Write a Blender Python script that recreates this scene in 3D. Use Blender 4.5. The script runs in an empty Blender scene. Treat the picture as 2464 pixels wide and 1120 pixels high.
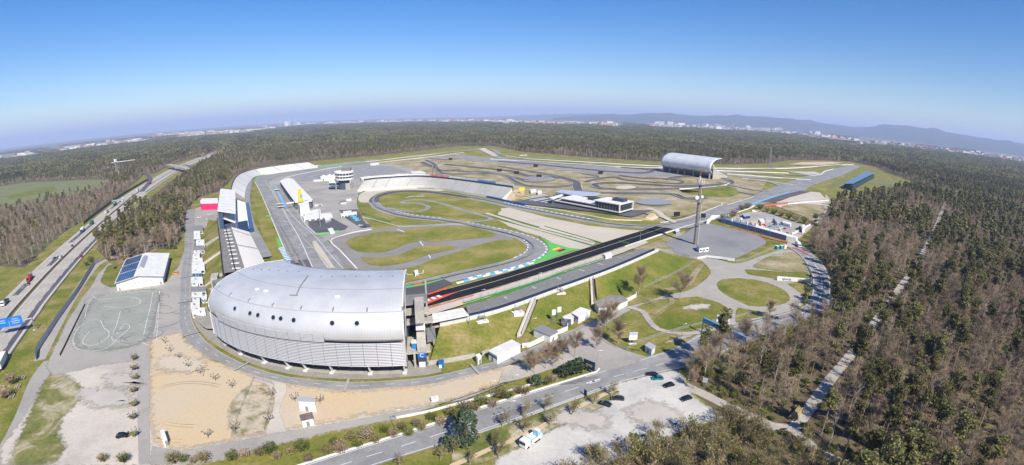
import bpy, bmesh, math, random
from mathutils import Matrix, Vector
from mathutils.geometry import tessellate_polygon
from mathutils.bvhtree import BVHTree
import numpy as np
random.seed(7)
PI = math.pi
scene = bpy.context.scene
COL = scene.collection

# ---------------------------------------------------------------- camera
# wide stitched aerial photograph: a stereographic lens 92 m above the ground
FPX, PITCH, ROLL, CAMZ = 1144.37, math.radians(13.98), math.radians(-.23), 92.0
def ray(X, Y):
    r = math.hypot(X - 1232, Y - 560) / FPX
    a = math.atan2(560 - Y, X - 1232)
    t = 2 * math.atan(r / 2)
    d = [math.sin(t) * math.cos(a), math.cos(t), math.sin(t) * math.sin(a)]
    c, s = math.cos(ROLL), math.sin(ROLL)
    d = [c * d[0] + s * d[2], d[1], -s * d[0] + c * d[2]]
    c, s = math.cos(PITCH), math.sin(PITCH)
    return Vector((d[0], c * d[1] + s * d[2], -s * d[1] + c * d[2]))
def G(X, Y, z=0.0):
    """the point of the level plane at height z that the survey photograph shows at X, Y"""
    d = ray(X, Y)
    k = (CAMZ - z) / max(-d.z, 1e-4)
    return Vector((d.x * k, d.y * k, z))
cd = bpy.data.cameras.new('camera')
cam = bpy.data.objects.new('camera', cd); COL.objects.link(cam); scene.camera = cam
cd.type = 'PANO'; cd.panorama_type = 'FISHEYE_LENS_POLYNOMIAL'
cd.sensor_width = 36; cd.sensor_fit = 'HORIZONTAL'; cd.fisheye_fov = PI
_r = np.linspace(0, 1400, 400); _s = 36 / 2464.
_k = np.linalg.lstsq(np.stack([(_r * _s) ** k for k in (1, 2, 3, 4)], 1), 2 * np.arctan(_r / FPX / 2), rcond=None)[0]
cd.fisheye_polynomial_k0 = 0
cd.fisheye_polynomial_k1, cd.fisheye_polynomial_k2, cd.fisheye_polynomial_k3, cd.fisheye_polynomial_k4 = [-float(v) for v in _k]
_f = ray(1232, 560); _u = ray(1232, 510) - ray(1232, 610); _z = -_f; _y = (_u - _u.dot(_z) * _z).normalized()
_m = Matrix((_y.cross(_z), _y, _z)).transposed().to_4x4(); _m.translation = (0, 0, CAMZ)
cam.matrix_world = _m
cd.clip_start = .5; cd.clip_end = 120000

# ---------------------------------------------------------------- sky, sun, exposure
SUN_AZ, SUN_EL = math.radians(153), math.radians(42)
world = bpy.data.worlds.new('World'); scene.world = world; world.use_nodes = True
nt = world.node_tree; nt.nodes.clear()
wo = nt.nodes.new('ShaderNodeOutputWorld'); bg = nt.nodes.new('ShaderNodeBackground'); sk = nt.nodes.new('ShaderNodeTexSky')
sk.sky_type = 'NISHITA'; sk.sun_disc = False; sk.sun_elevation = SUN_EL; sk.sun_rotation = SUN_AZ
sk.altitude = 0; sk.air_density = 1.0; sk.dust_density = .25; sk.ozone_density = 3.5
hs = nt.nodes.new('ShaderNodeHueSaturation'); hs.inputs['Saturation'].default_value = 1.46; hs.inputs['Hue'].default_value = .512
bg.inputs['Strength'].default_value = .09
nt.links.new(sk.outputs[0], hs.inputs['Color']); nt.links.new(hs.outputs[0], bg.inputs[0]); nt.links.new(bg.outputs[0], wo.inputs[0])
sl = bpy.data.lights.new('sun', 'SUN'); sl.energy = 4.9; sl.angle = math.radians(.55); sl.color = (1, .94, .835)
so = bpy.data.objects.new('sun', sl); COL.objects.link(so)
_d = Vector((math.sin(SUN_AZ) * math.cos(SUN_EL), math.cos(SUN_AZ) * math.cos(SUN_EL), math.sin(SUN_EL)))
so.rotation_euler = (-_d).to_track_quat('-Z', 'Y').to_euler(); so.location = (0, 0, 900)
scene.view_settings.view_transform = 'Standard'; scene.view_settings.look = 'None'
scene.view_settings.exposure = 0.56; scene.view_settings.gamma = 1
scene.cycles.max_bounces = 6; scene.cycles.transparent_max_bounces = 12
scene.cycles.volume_bounces = 1

# ---------------------------------------------------------------- materials
MATS = {}
def mat(name, c1, c2=None, c3=None, scale=.05, rough=.92, fine=0., metal=0., bump=0., fscale=3., emit=0., rand=0., alpha=1., spec=.12, dist=0., transl=0.):
    """noise-mottled surface: c1..c3 over a large noise in world metres, plus a fine grain"""
    if name in MATS: return MATS[name]
    m = bpy.data.materials.new(name); m.use_nodes = True; t = m.node_tree; N = t.nodes.new; L = t.links.new
    b = t.nodes['Principled BSDF']; MATS[name] = m
    b.inputs['Roughness'].default_value = rough; b.inputs['Metallic'].default_value = metal
    b.inputs['Specular IOR Level'].default_value = spec; b.inputs['Alpha'].default_value = alpha
    b.inputs['Base Color'].default_value = (*c1, 1)
    geo = N('ShaderNodeNewGeometry'); col = None
    if c2 is not None:
        n = N('ShaderNodeTexNoise'); n.inputs['Scale'].default_value = scale; n.inputs['Detail'].default_value = 7
        n.inputs['Roughness'].default_value = .62; n.inputs['Distortion'].default_value = dist
        L(geo.outputs['Position'], n.inputs['Vector'])
        r = N('ShaderNodeValToRGB'); e = r.color_ramp.elements
        e[0].position = .36; e[0].color = (*c1, 1); e[1].position = .64; e[1].color = (*(c3 or c2), 1)
        if c3: q = e.new(.5); q.color = (*c2, 1)
        L(n.outputs['Fac'], r.inputs['Fac']); col = r.outputs['Color']
    if fine:
        n = N('ShaderNodeTexNoise'); n.inputs['Scale'].default_value = fscale; n.inputs['Detail'].default_value = 4
        L(geo.outputs['Position'], n.inputs['Vector'])
        h = N('ShaderNodeMapRange'); h.inputs['From Min'].default_value = .3; h.inputs['From Max'].default_value = .7
        h.inputs['To Min'].default_value = 1 - fine; h.inputs['To Max'].default_value = 1 + fine
        L(n.outputs['Fac'], h.inputs['Value'])
        v = N('ShaderNodeVectorMath'); v.operation = 'SCALE'
        if col: L(col, v.inputs[0])
        else: v.inputs[0].default_value = c1
        L(h.outputs['Result'], v.inputs['Scale']); col = v.outputs['Vector']
    if rand:
        oi = N('ShaderNodeObjectInfo'); h = N('ShaderNodeMapRange')
        h.inputs['To Min'].default_value = 1 - rand; h.inputs['To Max'].default_value = 1 + rand
        L(oi.outputs['Random'], h.inputs['Value'])
        v = N('ShaderNodeVectorMath'); v.operation = 'SCALE'
        if col: L(col, v.inputs[0])
        else: v.inputs[0].default_value = c1
        L(h.outputs['Result'], v.inputs['Scale']); col = v.outputs['Vector']
    if col: L(col, b.inputs['Base Color'])
    if bump:
        n = N('ShaderNodeTexNoise'); n.inputs['Scale'].default_value = fscale; n.inputs['Detail'].default_value = 5
        L(geo.outputs['Position'], n.inputs['Vector'])
        bp = N('ShaderNodeBump'); bp.inputs['Strength'].default_value = bump; bp.inputs['Distance'].default_value = .3
        L(n.outputs['Fac'], bp.inputs['Height']); L(bp.outputs['Normal'], b.inputs['Normal'])
    if transl:
        tr = N('ShaderNodeBsdfTranslucent'); mx = N('ShaderNodeMixShader'); mx.inputs[0].default_value = transl; L(b.outputs[0], mx.inputs[1]); L(tr.outputs[0], mx.inputs[2])
        if col: L(col, tr.inputs['Color'])
        else: tr.inputs['Color'].default_value = (*c1, 1)
        L(mx.outputs[0], t.nodes['Material Output'].inputs['Surface'])
    return m

# ---------------------------------------------------------------- mesh helpers
class MB:
    def __init__(s): s.v = []; s.f = []; s.mi = []; s.uv = None; s.cur = 0
    def face(s, pts):
        n = len(s.v); s.v += [tuple(p) for p in pts]; s.f.append(tuple(range(n, n + len(pts)))); s.mi.append(s.cur); return s
    def prism(s, poly, z0, z1, bottom=False):
        """poly: counter-clockwise xy points"""
        a = sum(poly[i][0] * poly[(i + 1) % len(poly)][1] - poly[(i + 1) % len(poly)][0] * poly[i][1] for i in range(len(poly)))
        if a < 0: poly = poly[::-1]
        n = len(s.v); k = len(poly)
        s.v += [(p[0], p[1], z0) for p in poly] + [(p[0], p[1], z1) for p in poly]
        for i in range(k):
            j = (i + 1) % k; s.f.append((n + i, n + j, n + k + j, n + k + i)); s.mi.append(s.cur)
        s.f.append(tuple(n + k + i for i in range(k))); s.mi.append(s.cur)
        if bottom: s.f.append(tuple(n + k - 1 - i for i in range(k))); s.mi.append(s.cur)
        return s
    def box(s, cx, cy, z0, hx, hy, z1, rot=0., bottom=True):
        c, q = math.cos(rot), math.sin(rot)
        return s.prism([(cx + c * x - q * y, cy + q * x + c * y) for x, y in ((-hx, -hy), (hx, -hy), (hx, hy), (-hx, hy))], z0, z1, bottom)
    def cyl(s, p0, p1, r0, r1=None, n=8, cap=True):
        p0, p1 = Vector(p0), Vector(p1); r1 = r0 if r1 is None else r1
        d = (p1 - p0).normalized(); x = d.orthogonal().normalized(); y = d.cross(x); k = len(s.v)
        for p, r in ((p0, r0), (p1, r1)):
            for i in range(n):
                a = 2 * PI * i / n; s.v.append(tuple(p + x * (r * math.cos(a)) + y * (r * math.sin(a))))
        for i in range(n):
            j = (i + 1) % n; s.f.append((k + i, k + j, k + n + j, k + n + i)); s.mi.append(s.cur)
        if cap:
            s.f.append(tuple(k + n + i for i in range(n))); s.mi.append(s.cur)
            s.f.append(tuple(k + n - 1 - i for i in range(n))); s.mi.append(s.cur)
        return s
    def bar(s, p0, p1, w, h):
        """square bar between two points, w across, h up"""
        p0, p1 = Vector(p0), Vector(p1); d = (p1 - p0).normalized()
        up = Vector((0, 0, 1)) if abs(d.z) < .95 else Vector((0, 1, 0))
        x = d.cross(up).normalized() * (w / 2); y = x.cross(d).normalized() * (h / 2); k = len(s.v)
        for p in (p0, p1):
            for a, b in ((-1, -1), (1, -1), (1, 1), (-1, 1)): s.v.append(tuple(p + x * a + y * b))
        for q in ((0, 1, 5, 4), (1, 2, 6, 5), (2, 3, 7, 6), (3, 0, 4, 7), (3, 2, 1, 0), (4, 5, 6, 7)):
            s.f.append(tuple(k + i for i in q)); s.mi.append(s.cur)
        return s
    def grid(s, rows, close=False):
        """rows of equal length, joined into quads"""
        k = len(s.v); n = len(rows[0])
        for r in rows: s.v += [tuple(p) for p in r]
        for i in range(len(rows) - 1):
            for j in range(n - 1):
                a = k + i * n + j; s.f.append((a, a + 1, a + n + 1, a + n)); s.mi.append(s.cur)
        return s
    def build(s, name, m, parent=None, smooth=False, label=None):
        me = bpy.data.meshes.new(name)
        off = Vector(parent.get('_o', (0, 0, 0))) if parent is not None else Vector((0, 0, 0))
        me.from_pydata([(x - off.x, y - off.y, z - off.z) for x, y, z in s.v], [], s.f)
        for q in (m if isinstance(m, (list, tuple)) else [m]): me.materials.append(q)
        if any(s.mi): me.polygons.foreach_set('material_index', s.mi)
        if smooth: me.polygons.foreach_set('use_smooth', [True] * len(me.polygons))
        me.update()
        o = bpy.data.objects.new(name, me); COL.objects.link(o)
        if parent is not None: o.parent = parent
        if parent is not None: o['_o'] = tuple(off)
        if label: o['label'] = label
        return o
def tag(o, label=None, cat=None, group=None, kind=None):
    for k, v in (('label', label), ('category', cat), ('group', group), ('kind', kind)):
        if v: o[k] = v
    return o
def thing(name, label, cat, loc=(0, 0, 0), group=None, rz=0.):
    o = bpy.data.objects.new(name, None); COL.objects.link(o); o.empty_display_size = .5
    o.location = loc; o['_o'] = tuple(loc); o.rotation_euler.z = rz
    return tag(o, label, cat, group)
def proto(name, label, cat, group=None):
    return thing(name, label, cat, (0, 0, 0), group)
def copy_tree(o, parent=None):
    c = o.copy(); COL.objects.link(c); c.parent = parent
    for ch in o.children: copy_tree(ch, c)
    return c
class Stamp:
    """the first place() moves the thing itself, later ones copy it with its parts"""
    def __init__(s, make): s.make = make; s.o = None; s.n = 0
    def place(s, p, rz=0., sc=1., label=None, group=None):
        if s.o is None: s.o = s.make(); o = s.o
        else: o = copy_tree(s.o)
        o.location = p; o.rotation_euler = (0, 0, rz); o.scale = (sc, sc, sc)
        if label: o['label'] = label
        if group: o['group'] = group
        s.n += 1
        return o
def W(pts, z=0.): return [G(x, y, z) for x, y in pts]
def smooth(pts, step=4., closed=False):
    """Catmull-Rom through world points"""
    n = len(pts); out = []
    if n < 3 and not closed: return [Vector(p) for p in pts]
    for i in range(n if closed else n - 1):
        if closed: a, b, c, d = (pts[(i + k) % n] for k in (-1, 0, 1, 2))
        else: a, b, c, d = pts[max(i - 1, 0)], pts[i], pts[i + 1], pts[min(i + 2, n - 1)]
        m = max(1, min(24, int((c - b).length / step)))
        for k in range(m):
            t = k / m
            out.append(.5 * ((2 * b) + (c - a) * t + (2 * a - 5 * b + 4 * c - d) * t * t + (3 * b - a - 3 * c + d) * t ** 3))
    if not closed: out.append(Vector(pts[-1]))
    return out
def resample(pts, n):
    L = [0.]
    for a, b in zip(pts, pts[1:]): L.append(L[-1] + (b - a).length)
    out = []; j = 0
    for i in range(n):
        s = L[-1] * i / (n - 1)
        while j < len(L) - 2 and L[j + 1] < s: j += 1
        t = (s - L[j]) / max(L[j + 1] - L[j], 1e-9); out.append(pts[j].lerp(pts[j + 1], min(max(t, 0), 1)))
    return out
def normals(pts):
    out = []
    for i in range(len(pts)):
        d = pts[min(i + 1, len(pts) - 1)] - pts[max(i - 1, 0)]; d.z = 0; d.normalize(); out.append(Vector((-d.y, d.x, 0)))
    return out
ZL = [0.02]
def nz():
    ZL[0] += .012; return ZL[0]
RAG = {'gravel_lot': .9, 'sand_lot': 1.3, 'worn_grass': 1.2, 'lawn': .35, 'verge': .5, 'parking_gravel': .7, 'gravel_drive': .7, 'field': .6, 'dirt_verge': .9, 'worn_patch': .8, 'infield': .5, 'gravel_trap': .35, 'curve_verge': .3, 'parking_lot': .5, 'gravel_field': .7, 'storage_yard': .6, 'sand_verge': .4, 'green_wash': 1.5, 'gravel_square': .3}
def ragged(P, amp, near=420):
    out = []; n = len(P); rr = random.Random(n); ph = [rr.uniform(0, 6.28) for _ in range(4)]; s = 0.
    for i in range(n):
        a, c = P[i], P[(i + 1) % n]; d = c - a; L = d.length; k = max(1, min(60, int(L / 2.2))) if a.length < near else 1; nn = Vector((-d.y, d.x, 0)).normalized() if L > 1e-6 else Vector((0, 0, 0))
        for j in range(k):
            q = s + L * j / k; w = amp * (.45 * math.sin(q * .31 + ph[0]) + .35 * math.sin(q * .83 + ph[1]) + .3 * math.sin(q * 1.9 + ph[2])) if k > 1 else 0
            out.append(a + d * (j / k) + nn * w)
        s += L
    return out
FADE = {'sand_lot': 7, 'gravel_lot': 4, 'worn_grass': 5, 'parking_gravel': 3, 'worn_patch': 4, 'lawn': 1.3, 'green_wash': 9, 'grass_patch': 1.2, 'dirt_verge': 3, 'gravel_drive': .6, 'dirt_mound': 3, 'worn_path': 1.2, 'sand_stain': 8, 'gravel_square': 1.2, 'verge': 1.2, 'gravel_field': 1.6, 'parking_lot': 2}
FM = {}
def faded(m):
    if m.name in FM: return FM[m.name]
    q = m.copy(); FM[m.name] = q; t = q.node_tree; N = t.nodes.new; L = t.links.new
    at_ = N('ShaderNodeAttribute'); at_.attribute_name = 'fade'; n = N('ShaderNodeTexNoise'); n.inputs['Scale'].default_value = .45; n.inputs['Detail'].default_value = 6; n.inputs['Roughness'].default_value = .65
    L(N('ShaderNodeNewGeometry').outputs['Position'], n.inputs['Vector']); a = N('ShaderNodeMath'); a.operation = 'MULTIPLY_ADD'; a.inputs[1].default_value = 1.46; L(n.outputs['Fac'], a.inputs[0]); s = N('ShaderNodeMath'); s.operation = 'ADD'; s.inputs[1].default_value = -.75; L(at_.outputs['Fac'], s.inputs[0]); L(s.outputs[0], a.inputs[2])
    r = N('ShaderNodeMapRange'); r.inputs['From Min'].default_value = .28; r.inputs['From Max'].default_value = .72; L(a.outputs[0], r.inputs['Value']); L(r.outputs['Result'], t.nodes['Principled BSDF'].inputs['Alpha']); return q
def faded_sheet(name, P, m, z, w):
    Q = []; n = len(P)
    for i in range(n):
        a, c = P[i], P[(i + 1) % n]; k = max(1, min(80, int((c - a).length / 3)))
        Q += [a.lerp(c, j / k) for j in range(k)]
    n = len(Q); ar = sum(Q[i].x * Q[(i + 1) % n].y - Q[(i + 1) % n].x * Q[i].y for i in range(n)); s = 1 if ar > 0 else -1
    nn = []
    for i in range(n):
        d = Q[(i + 2) % n] - Q[i - 2]; d.z = 0; nn.append(Vector((-d.y, d.x, 0)).normalized() * s if d.length > 1e-6 else Vector((0, 0, 0)))
    far = max(1., min(1.6, sum(q.length for q in Q) / n / 400)); w *= far
    O = [q - v * w * .5 for q, v in zip(Q, nn)]; I = [q + v * w * .5 for q, v in zip(Q, nn)]
    b = MB(); b.v = [(p.x, p.y, z) for p in O] + [(p.x, p.y, z) for p in I] + [(p.x, p.y, z) for p in I]
    for i in range(n): j = (i + 1) % n; b.f.append((i, j, n + j, n + i) if s > 0 else (j, i, n + i, n + j)); b.mi.append(0)
    for t in tessellate_polygon([[Vector((p.x, p.y, 0)) for p in I]]):
        t = tuple(2 * n + i for i in t); a, c, d = (Vector(b.v[i]) for i in t)
        b.f.append(t[::-1] if (c - a).cross(d - a).z < 0 else t); b.mi.append(0)
    o = b.build(name, faded(m)); f = o.data.attributes.new('fade', 'FLOAT', 'POINT'); f.data.foreach_set('value', [0.] * n + [1.] * n + [1.] * n); o['kind'] = 'structure'; return o
def sheet(name, px, m, z=None, sm=True, world=None):
    """a ground surface: outline given as survey pixels (or world points), laid a little above what lies below"""
    z = nz() if z is None else z
    P = world if world else W(px)
    if sm: P = smooth(P, 5., True)
    if name in FADE and sum(p.length for p in P) / len(P) < 650: return faded_sheet(name, [Vector((p.x, p.y, 0)) for p in P], m, z, FADE[name])
    if name in RAG: P = ragged(P, RAG[name])
    b = MB(); b.v = [(p.x, p.y, z) for p in P]
    for t in tessellate_polygon([[Vector((p.x, p.y, 0)) for p in P]]):
        a, c, d = (Vector(b.v[i]) for i in t)
        if (c - a).cross(d - a).z < 0: t = t[::-1]
        b.f.append(tuple(t)); b.mi.append(0)
    o = b.build(name, m); o['kind'] = 'structure'; return o
def band(b, P, w0, w1, z, dash=None):
    """strip from offset w0 to w1 left of the line P; dash=(on, off) metres"""
    if dash:
        L = sum((q - p).length for p, q in zip(P, P[1:])); n = max(2, int(L / 1.5)); P = resample(P, n); N = normals(P); s = 0.
        step = L / (n - 1)
        for i in range(n - 1):
            if (i * step) % (dash[0] + dash[1]) < dash[0]:
                b.face([(P[i] + N[i] * w0) + Vector((0, 0, z)), (P[i + 1] + N[i + 1] * w0) + Vector((0, 0, z)), (P[i + 1] + N[i + 1] * w1) + Vector((0, 0, z)), (P[i] + N[i] * w1) + Vector((0, 0, z))])
        return
    N = normals(P)
    b.grid([[p + n * w0 + Vector((0, 0, z)) for p, n in zip(P, N)], [p + n * w1 + Vector((0, 0, z)) for p, n in zip(P, N)]])
def up(b):
    for i, f in enumerate(b.f):
        a, c, d = (Vector(b.v[k]) for k in f[:3])
        if (c - a).cross(d - a).z < 0: b.f[i] = f[::-1]
    return b
def ribbon(name, px, w, m, z=None, step=4., world=None):
    z = nz() if z is None else z
    P = smooth(world or W(px), step); b = MB(); band(b, P, -w / 2, w / 2, z); up(b)
    o = b.build(name, m); o['kind'] = 'structure'; return o
def loft(name, A, B, m, z=None, n=60):
    z = nz() if z is None else z
    A, B = resample(smooth(W(A)), n), resample(smooth(W(B)), n); b = MB()
    b.grid([[p + Vector((0, 0, z)) for p in A], [p + Vector((0, 0, z)) for p in B]]); up(b)
    o = b.build(name, m); o['kind'] = 'structure'; return o
# ---------------------------------------------------------------- palette
M_floor = mat('forest_floor', (.11, .08, .052), (.14, .105, .062), (.11, .115, .045), scale=.035, fine=.35, fscale=.8, bump=.4)
M_grass = mat('meadow', (.125, .145, .022), (.195, .185, .042), (.28, .225, .09), scale=.07, fine=.22, fscale=.7, bump=.2)
M_lush = mat('lush_grass', (.10, .135, .018), (.15, .16, .028), (.215, .18, .055), scale=.06, fine=.2, fscale=.9, bump=.2)
M_dry = mat('dry_grass', (.20, .185, .075), (.31, .26, .145), (.43, .36, .25), scale=.04, fine=.15, fscale=.6)
M_inf = mat('infield_grass', (.14, .16, .024), (.21, .20, .042), (.30, .245, .09), scale=.03, fine=.15, fscale=.5)
M_worn = mat('worn_grass', (.10, .13, .025), (.20, .19, .07), (.45, .39, .28), scale=.07, fine=.15, fscale=.6, dist=1.)
M_asph = mat('asphalt', (.215, .212, .205), (.255, .25, .243), (.30, .295, .285), scale=.06, fine=.09, fscale=1.2, dist=.8)
M_road = mat('road_asphalt', (.225, .222, .215), (.26, .255, .247), (.305, .297, .285), scale=.09, fine=.09, fscale=1.)
M_dark = mat('fresh_asphalt', (.012, .013, .019), (.022, .023, .03), scale=.05, fine=.2, fscale=.8, rough=.85, spec=.05)
M_mid = mat('dark_asphalt', (.085, .083, .095), (.12, .117, .125), scale=.03, fine=.08, fscale=.8)
M_conc = mat('motorway_concrete', (.36, .325, .28), (.43, .395, .345), scale=.06, fine=.05, fscale=.7)
M_pave = mat('concrete_paving', (.26, .245, .21), (.33, .31, .26), scale=.2, fine=.08, fscale=1.5)
M_lot = mat('worn_lot', (.28, .262, .235), (.34, .318, .285), (.38, .35, .305), scale=.03, fine=.07, fscale=1.)
M_grav = mat('pale_gravel', (.40, .36, .31), (.50, .45, .38), (.56, .50, .42), scale=.04, fine=.07, fscale=1.)
M_sand = mat('yellow_sand', (.50, .425, .32), (.53, .42, .28), (.56, .415, .235), scale=.018, fine=.05, fscale=1., dist=.8)
M_trap = mat('gravel_bed', (.47, .42, .34), (.53, .47, .38), scale=.03, fine=.05, fscale=1.5)
M_path = mat('gravel_path', (.34, .31, .27), (.44, .40, .345), scale=.1, fine=.08, fscale=1.)
M_graylot = mat('grey_gravel', (.20, .20, .205), (.245, .24, .24), (.27, .26, .245), scale=.025, fine=.08, fscale=1.)
M_white = mat('white_paint', (.66, .64, .60), (.75, .74, .72), scale=.35, fine=.05)
M_line = mat('road_line', (.62, .62, .60), fine=.12, fscale=2.)
M_gline = mat('green_paint', (.12, .42, .10), fine=.06)
M_green = mat('green_barrier', (.05, .20, .045), fine=.2, fscale=1.)
M_blue = mat('blue_board', (.01, .10, .42), fine=.05)
M_lblue = mat('blue_line', (.16, .42, .70), fine=.05)
M_red = mat('red_paint', (.62, .09, .055), fine=.08)
M_yel = mat('yellow_paint', (.85, .58, .03), fine=.04)
M_blk = mat('black_rubber', (.018, .018, .02), rough=.7)
M_cst = mat('concrete', (.34, .32, .28), (.43, .40, .35), scale=.3, fine=.1, fscale=2.)
M_dconc = mat('dark_concrete', (.17, .168, .165), (.23, .226, .22), scale=.3, fine=.1, fscale=1.5)
M_steel = mat('galvanised_steel', (.38, .39, .41), rough=.45, metal=.6)
M_seat = mat('seat_white', (.80, .79, .77), fine=.06, fscale=2.)
M_glass = mat('dark_glass', (.012, .02, .03), rough=.08, spec=.8)
M_wglass = mat('window_glass', (.03, .05, .075), rough=.1, spec=.7)
M_panel = mat('solar_cell', (.035, .075, .17), rough=.22, spec=.8)
M_roofw = mat('white_roof', (.58, .57, .54), (.70, .69, .67), scale=.22, fine=.05, fscale=1.)
M_roofg = mat('grey_roof', (.22, .225, .23), fine=.08)
# ---------------------------------------------------------------- terrain
def terrain():
    b = MB(); R = [0, 60, 200, 600, 1500, 4000, 10000, 22000, 45000]; n = 72
    rows = [[(r * math.sin(2 * PI * i / n), r * math.cos(2 * PI * i / n), 0) for i in range(n + 1)] for r in R[1:]]
    b.grid(rows); b.f.append(tuple(range(n))[::-1]); b.mi.append(0); up(b)
    o = b.build('ground', mat('ground_soil', (.10, .078, .050), (.135, .105, .062), (.11, .115, .05), scale=.02, fine=.3, fscale=.4)); o['kind'] = 'structure'
terrain()
# the open land without wood: one outline for the whole circuit
OPEN = [(-120, 1500), (-350, 1000), (-160, 780), (0, 640), (60, 645), (140, 570), (216, 520), (262, 488), (300, 462), (347, 420), (372, 418), (425, 393), (478, 378), (500, 374), (470, 402), (425, 425), (392, 452), (340, 492), (289, 522), (240, 575), (232, 600), (262, 630), (330, 625), (370, 602), (425, 600), (440, 560), (452, 520),
        (462, 492), (480, 476), (525, 462), (545, 445), (566, 422), (608, 405), (660, 397), (745, 389), (900, 375), (1000, 365), (1100, 352), (1190, 352), (1260, 366), (1400, 378), (1560, 388), (1750, 397), (1850, 394), (1900, 386), (2040, 388), (2110, 402), (2150, 420), (2222, 446), (2200, 462), (2110, 470), (2070, 484), (2020, 490), (1998, 505), (1975, 545), (1940, 590), (1975, 625), (2000, 665), (2005, 710),
        (1990, 745), (1930, 790), (1830, 812), (1700, 874), (1650, 905), (1672, 950), (1750, 1008), (1705, 1026), (1640, 1038), (1560, 1042), (1500, 1058), (1440, 1084), (1390, 1115), (1350, 1150), (1290, 1230), (900, 1500)]
OPENW = W(OPEN)
sheet('field', OPEN, M_grass, sm=False)
FIELDS = [([(-40, 456), (60, 440), (150, 436), (230, 432), (262, 436), (240, 455), (150, 476), (60, 496), (-40, 512)], 'pasture'),
          ([(10, 474), (60, 462), (130, 450), (140, 458), (80, 470), (30, 480)], 'lush'),
          ([(1975, 430), (2080, 432), (2200, 446), (2190, 452), (2070, 440), (1990, 446)], 'pasture')]
M_past = mat('pasture', (.15, .17, .07), (.19, .20, .09), scale=.02, fine=.08, fscale=.2)
for px, k in FIELDS: sheet('pasture', px, M_past if k == 'pasture' else M_lush, z=.3 if k == 'pasture' else .34, sm=False)

# ---------------------------------------------------------------- motorway
MED = [(0, 790), (20, 767), (53, 726.5), (176, 598), (302, 486.6), (345, 455), (408, 416), (440, 399.5), (478, 384), (520, 367), (560, 352), (620, 331), (660, 315), (690, 306)]
medw = smooth([G(0, 790) + (G(0, 790) - G(53, 726.5)) * 2] + W(MED), 8.)
zm = nz(); b = MB(); band(b, medw, -18.5, -1.6, zm); band(b, medw, 1.6, 16.2, zm); up(b)
tag(b.build('motorway', M_conc), kind='structure')
zm = nz(); b = MB(); band(b, medw[:60], -16.2, -12.6, zm)
up(b); tag(b.build('hard_shoulder', M_mid), kind='structure')
b = MB()
for P0, P1, w0, w1 in ((6, 12, 7.6, 12), (17, 22, 7.6, 12), (26, 30, 4., 8), (34, 42, 8, 12), (50, 58, 8, 12), (66, 100, -16, -12.6)):
    band(b, medw[P0:P1], w0, w1, zm)
up(b); tag(b.build('motorway_repair', M_mid), kind='structure')
zm = nz(); b = MB()
for w in (-17.2, -2.6, 2.6, 14.6): band(b, medw, w - .16, w + .16, zm)
for w in (-6.1, -9.7, -12.9, 6.3, 10.2): band(b, medw[:90], w - .14, w + .14, zm, (6, 12))
up(b); tag(b.build('lane_marking', M_line), kind='structure')
b = MB(); band(b, medw, -1.6, 1.6, nz()); up(b); tag(b.build('motorway_median', mat('median_soil', (.12, .095, .05), (.17, .14, .08), scale=.5, fine=.2)), kind='structure')
# slip roads
ribbon('slip_road', [(300, 505), (340, 462), (361, 436), (357, 424), (345, 417), (330, 414)][1:], 9, M_mid)
ribbon('slip_road', [(453, 424), (466, 416), (467, 408), (455, 400), (440, 397)], 9, M_mid)
ribbon('service_road', [(26, 1119), (20, 1085), (60, 1000), (95, 910), (125, 868)], 8, M_lot)
ribbon('service_road', [(95, 868), (135, 790), (180, 710), (222, 650), (245, 632), (290, 612), (350, 598)], 5.5, M_lot)
ribbon('service_road', [(350, 598), (360, 585), (362, 565), (366, 548)], 4, M_path)

# ---------------------------------------------------------------- lots on the left
sheet('parking_lot', [(111, 882), (140, 820), (162, 775), (176, 752), (200, 715), (222, 686), (236, 660), (262, 634), (290, 640), (280, 690), (400, 680), (430, 640), (445, 600), (447, 560), (470, 560), (465, 640), (460, 700), (460, 760), (440, 812), (362, 822), (365, 870), (200, 895), (130, 910)], M_lot, sm=False)
sheet('gravel_lot', [(150, 900), (240, 880), (331, 868), (366, 870), (440, 815), (520, 872), (640, 905), (800, 935), (1000, 925), (1180, 890), (1262, 872), (1275, 892), (1180, 925), (954, 1009), (800, 1040), (673, 1070), (593, 1093), (480, 1119), (0, 1119), (0, 1085), (60, 1000), (100, 930)], M_grav, sm=False)
sheet('sand_lot', [(362, 816), (400, 808), (436, 800), (448, 820), (474, 842), (506, 865), (567, 890), (625, 910), (689, 926), (753, 934), (820, 942), (912, 937), (1025, 929), (1121, 906), (1200, 888), (1240, 892), (1226, 915), (1121, 958), (993, 983), (864, 1002), (817, 1012), (753, 1023), (657, 1041), (528, 1066), (440, 1085), (378, 1071), (362, 1010), (358, 900)], M_sand, sm=False)
sheet('gravel_drive', [(331, 868), (361, 868), (363, 1119), (335, 1119), (332, 1000)], M_lot, sm=False)
sheet('gravel_drive', [(365, 1075), (440, 1088), (528, 1072), (657, 1046), (817, 1017), (993, 987), (1121, 962), (1240, 915), (1262, 905), (1180, 935), (954, 1009), (800, 1038), (673, 1068), (593, 1091), (480, 1117), (363, 1119)], M_lot, sm=False)
sheet('worn_grass', [(116, 908), (151, 901), (199, 937), (192, 965), (150, 1008), (140, 1040), (156, 1080), (141, 1110), (100, 1119), (22, 1117), (32, 1085), (51, 1043), (75, 990), (95, 945)], M_worn)
sheet('worn_grass', [(560, 965), (590, 935), (640, 925), (662, 950), (655, 1000), (638, 1040), (560, 1050), (552, 1010)], mat('weedy_gravel', (.18, .17, .07), (.42, .36, .26), (.52, .44, .33), scale=.22, fine=.1))
sheet('gravel_drive', [(620, 885 + 25), (690, 927), (672, 990), (690, 1040), (640, 1046), (655, 1000), (662, 950), (640, 925), (600, 918)], M_grav)
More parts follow.
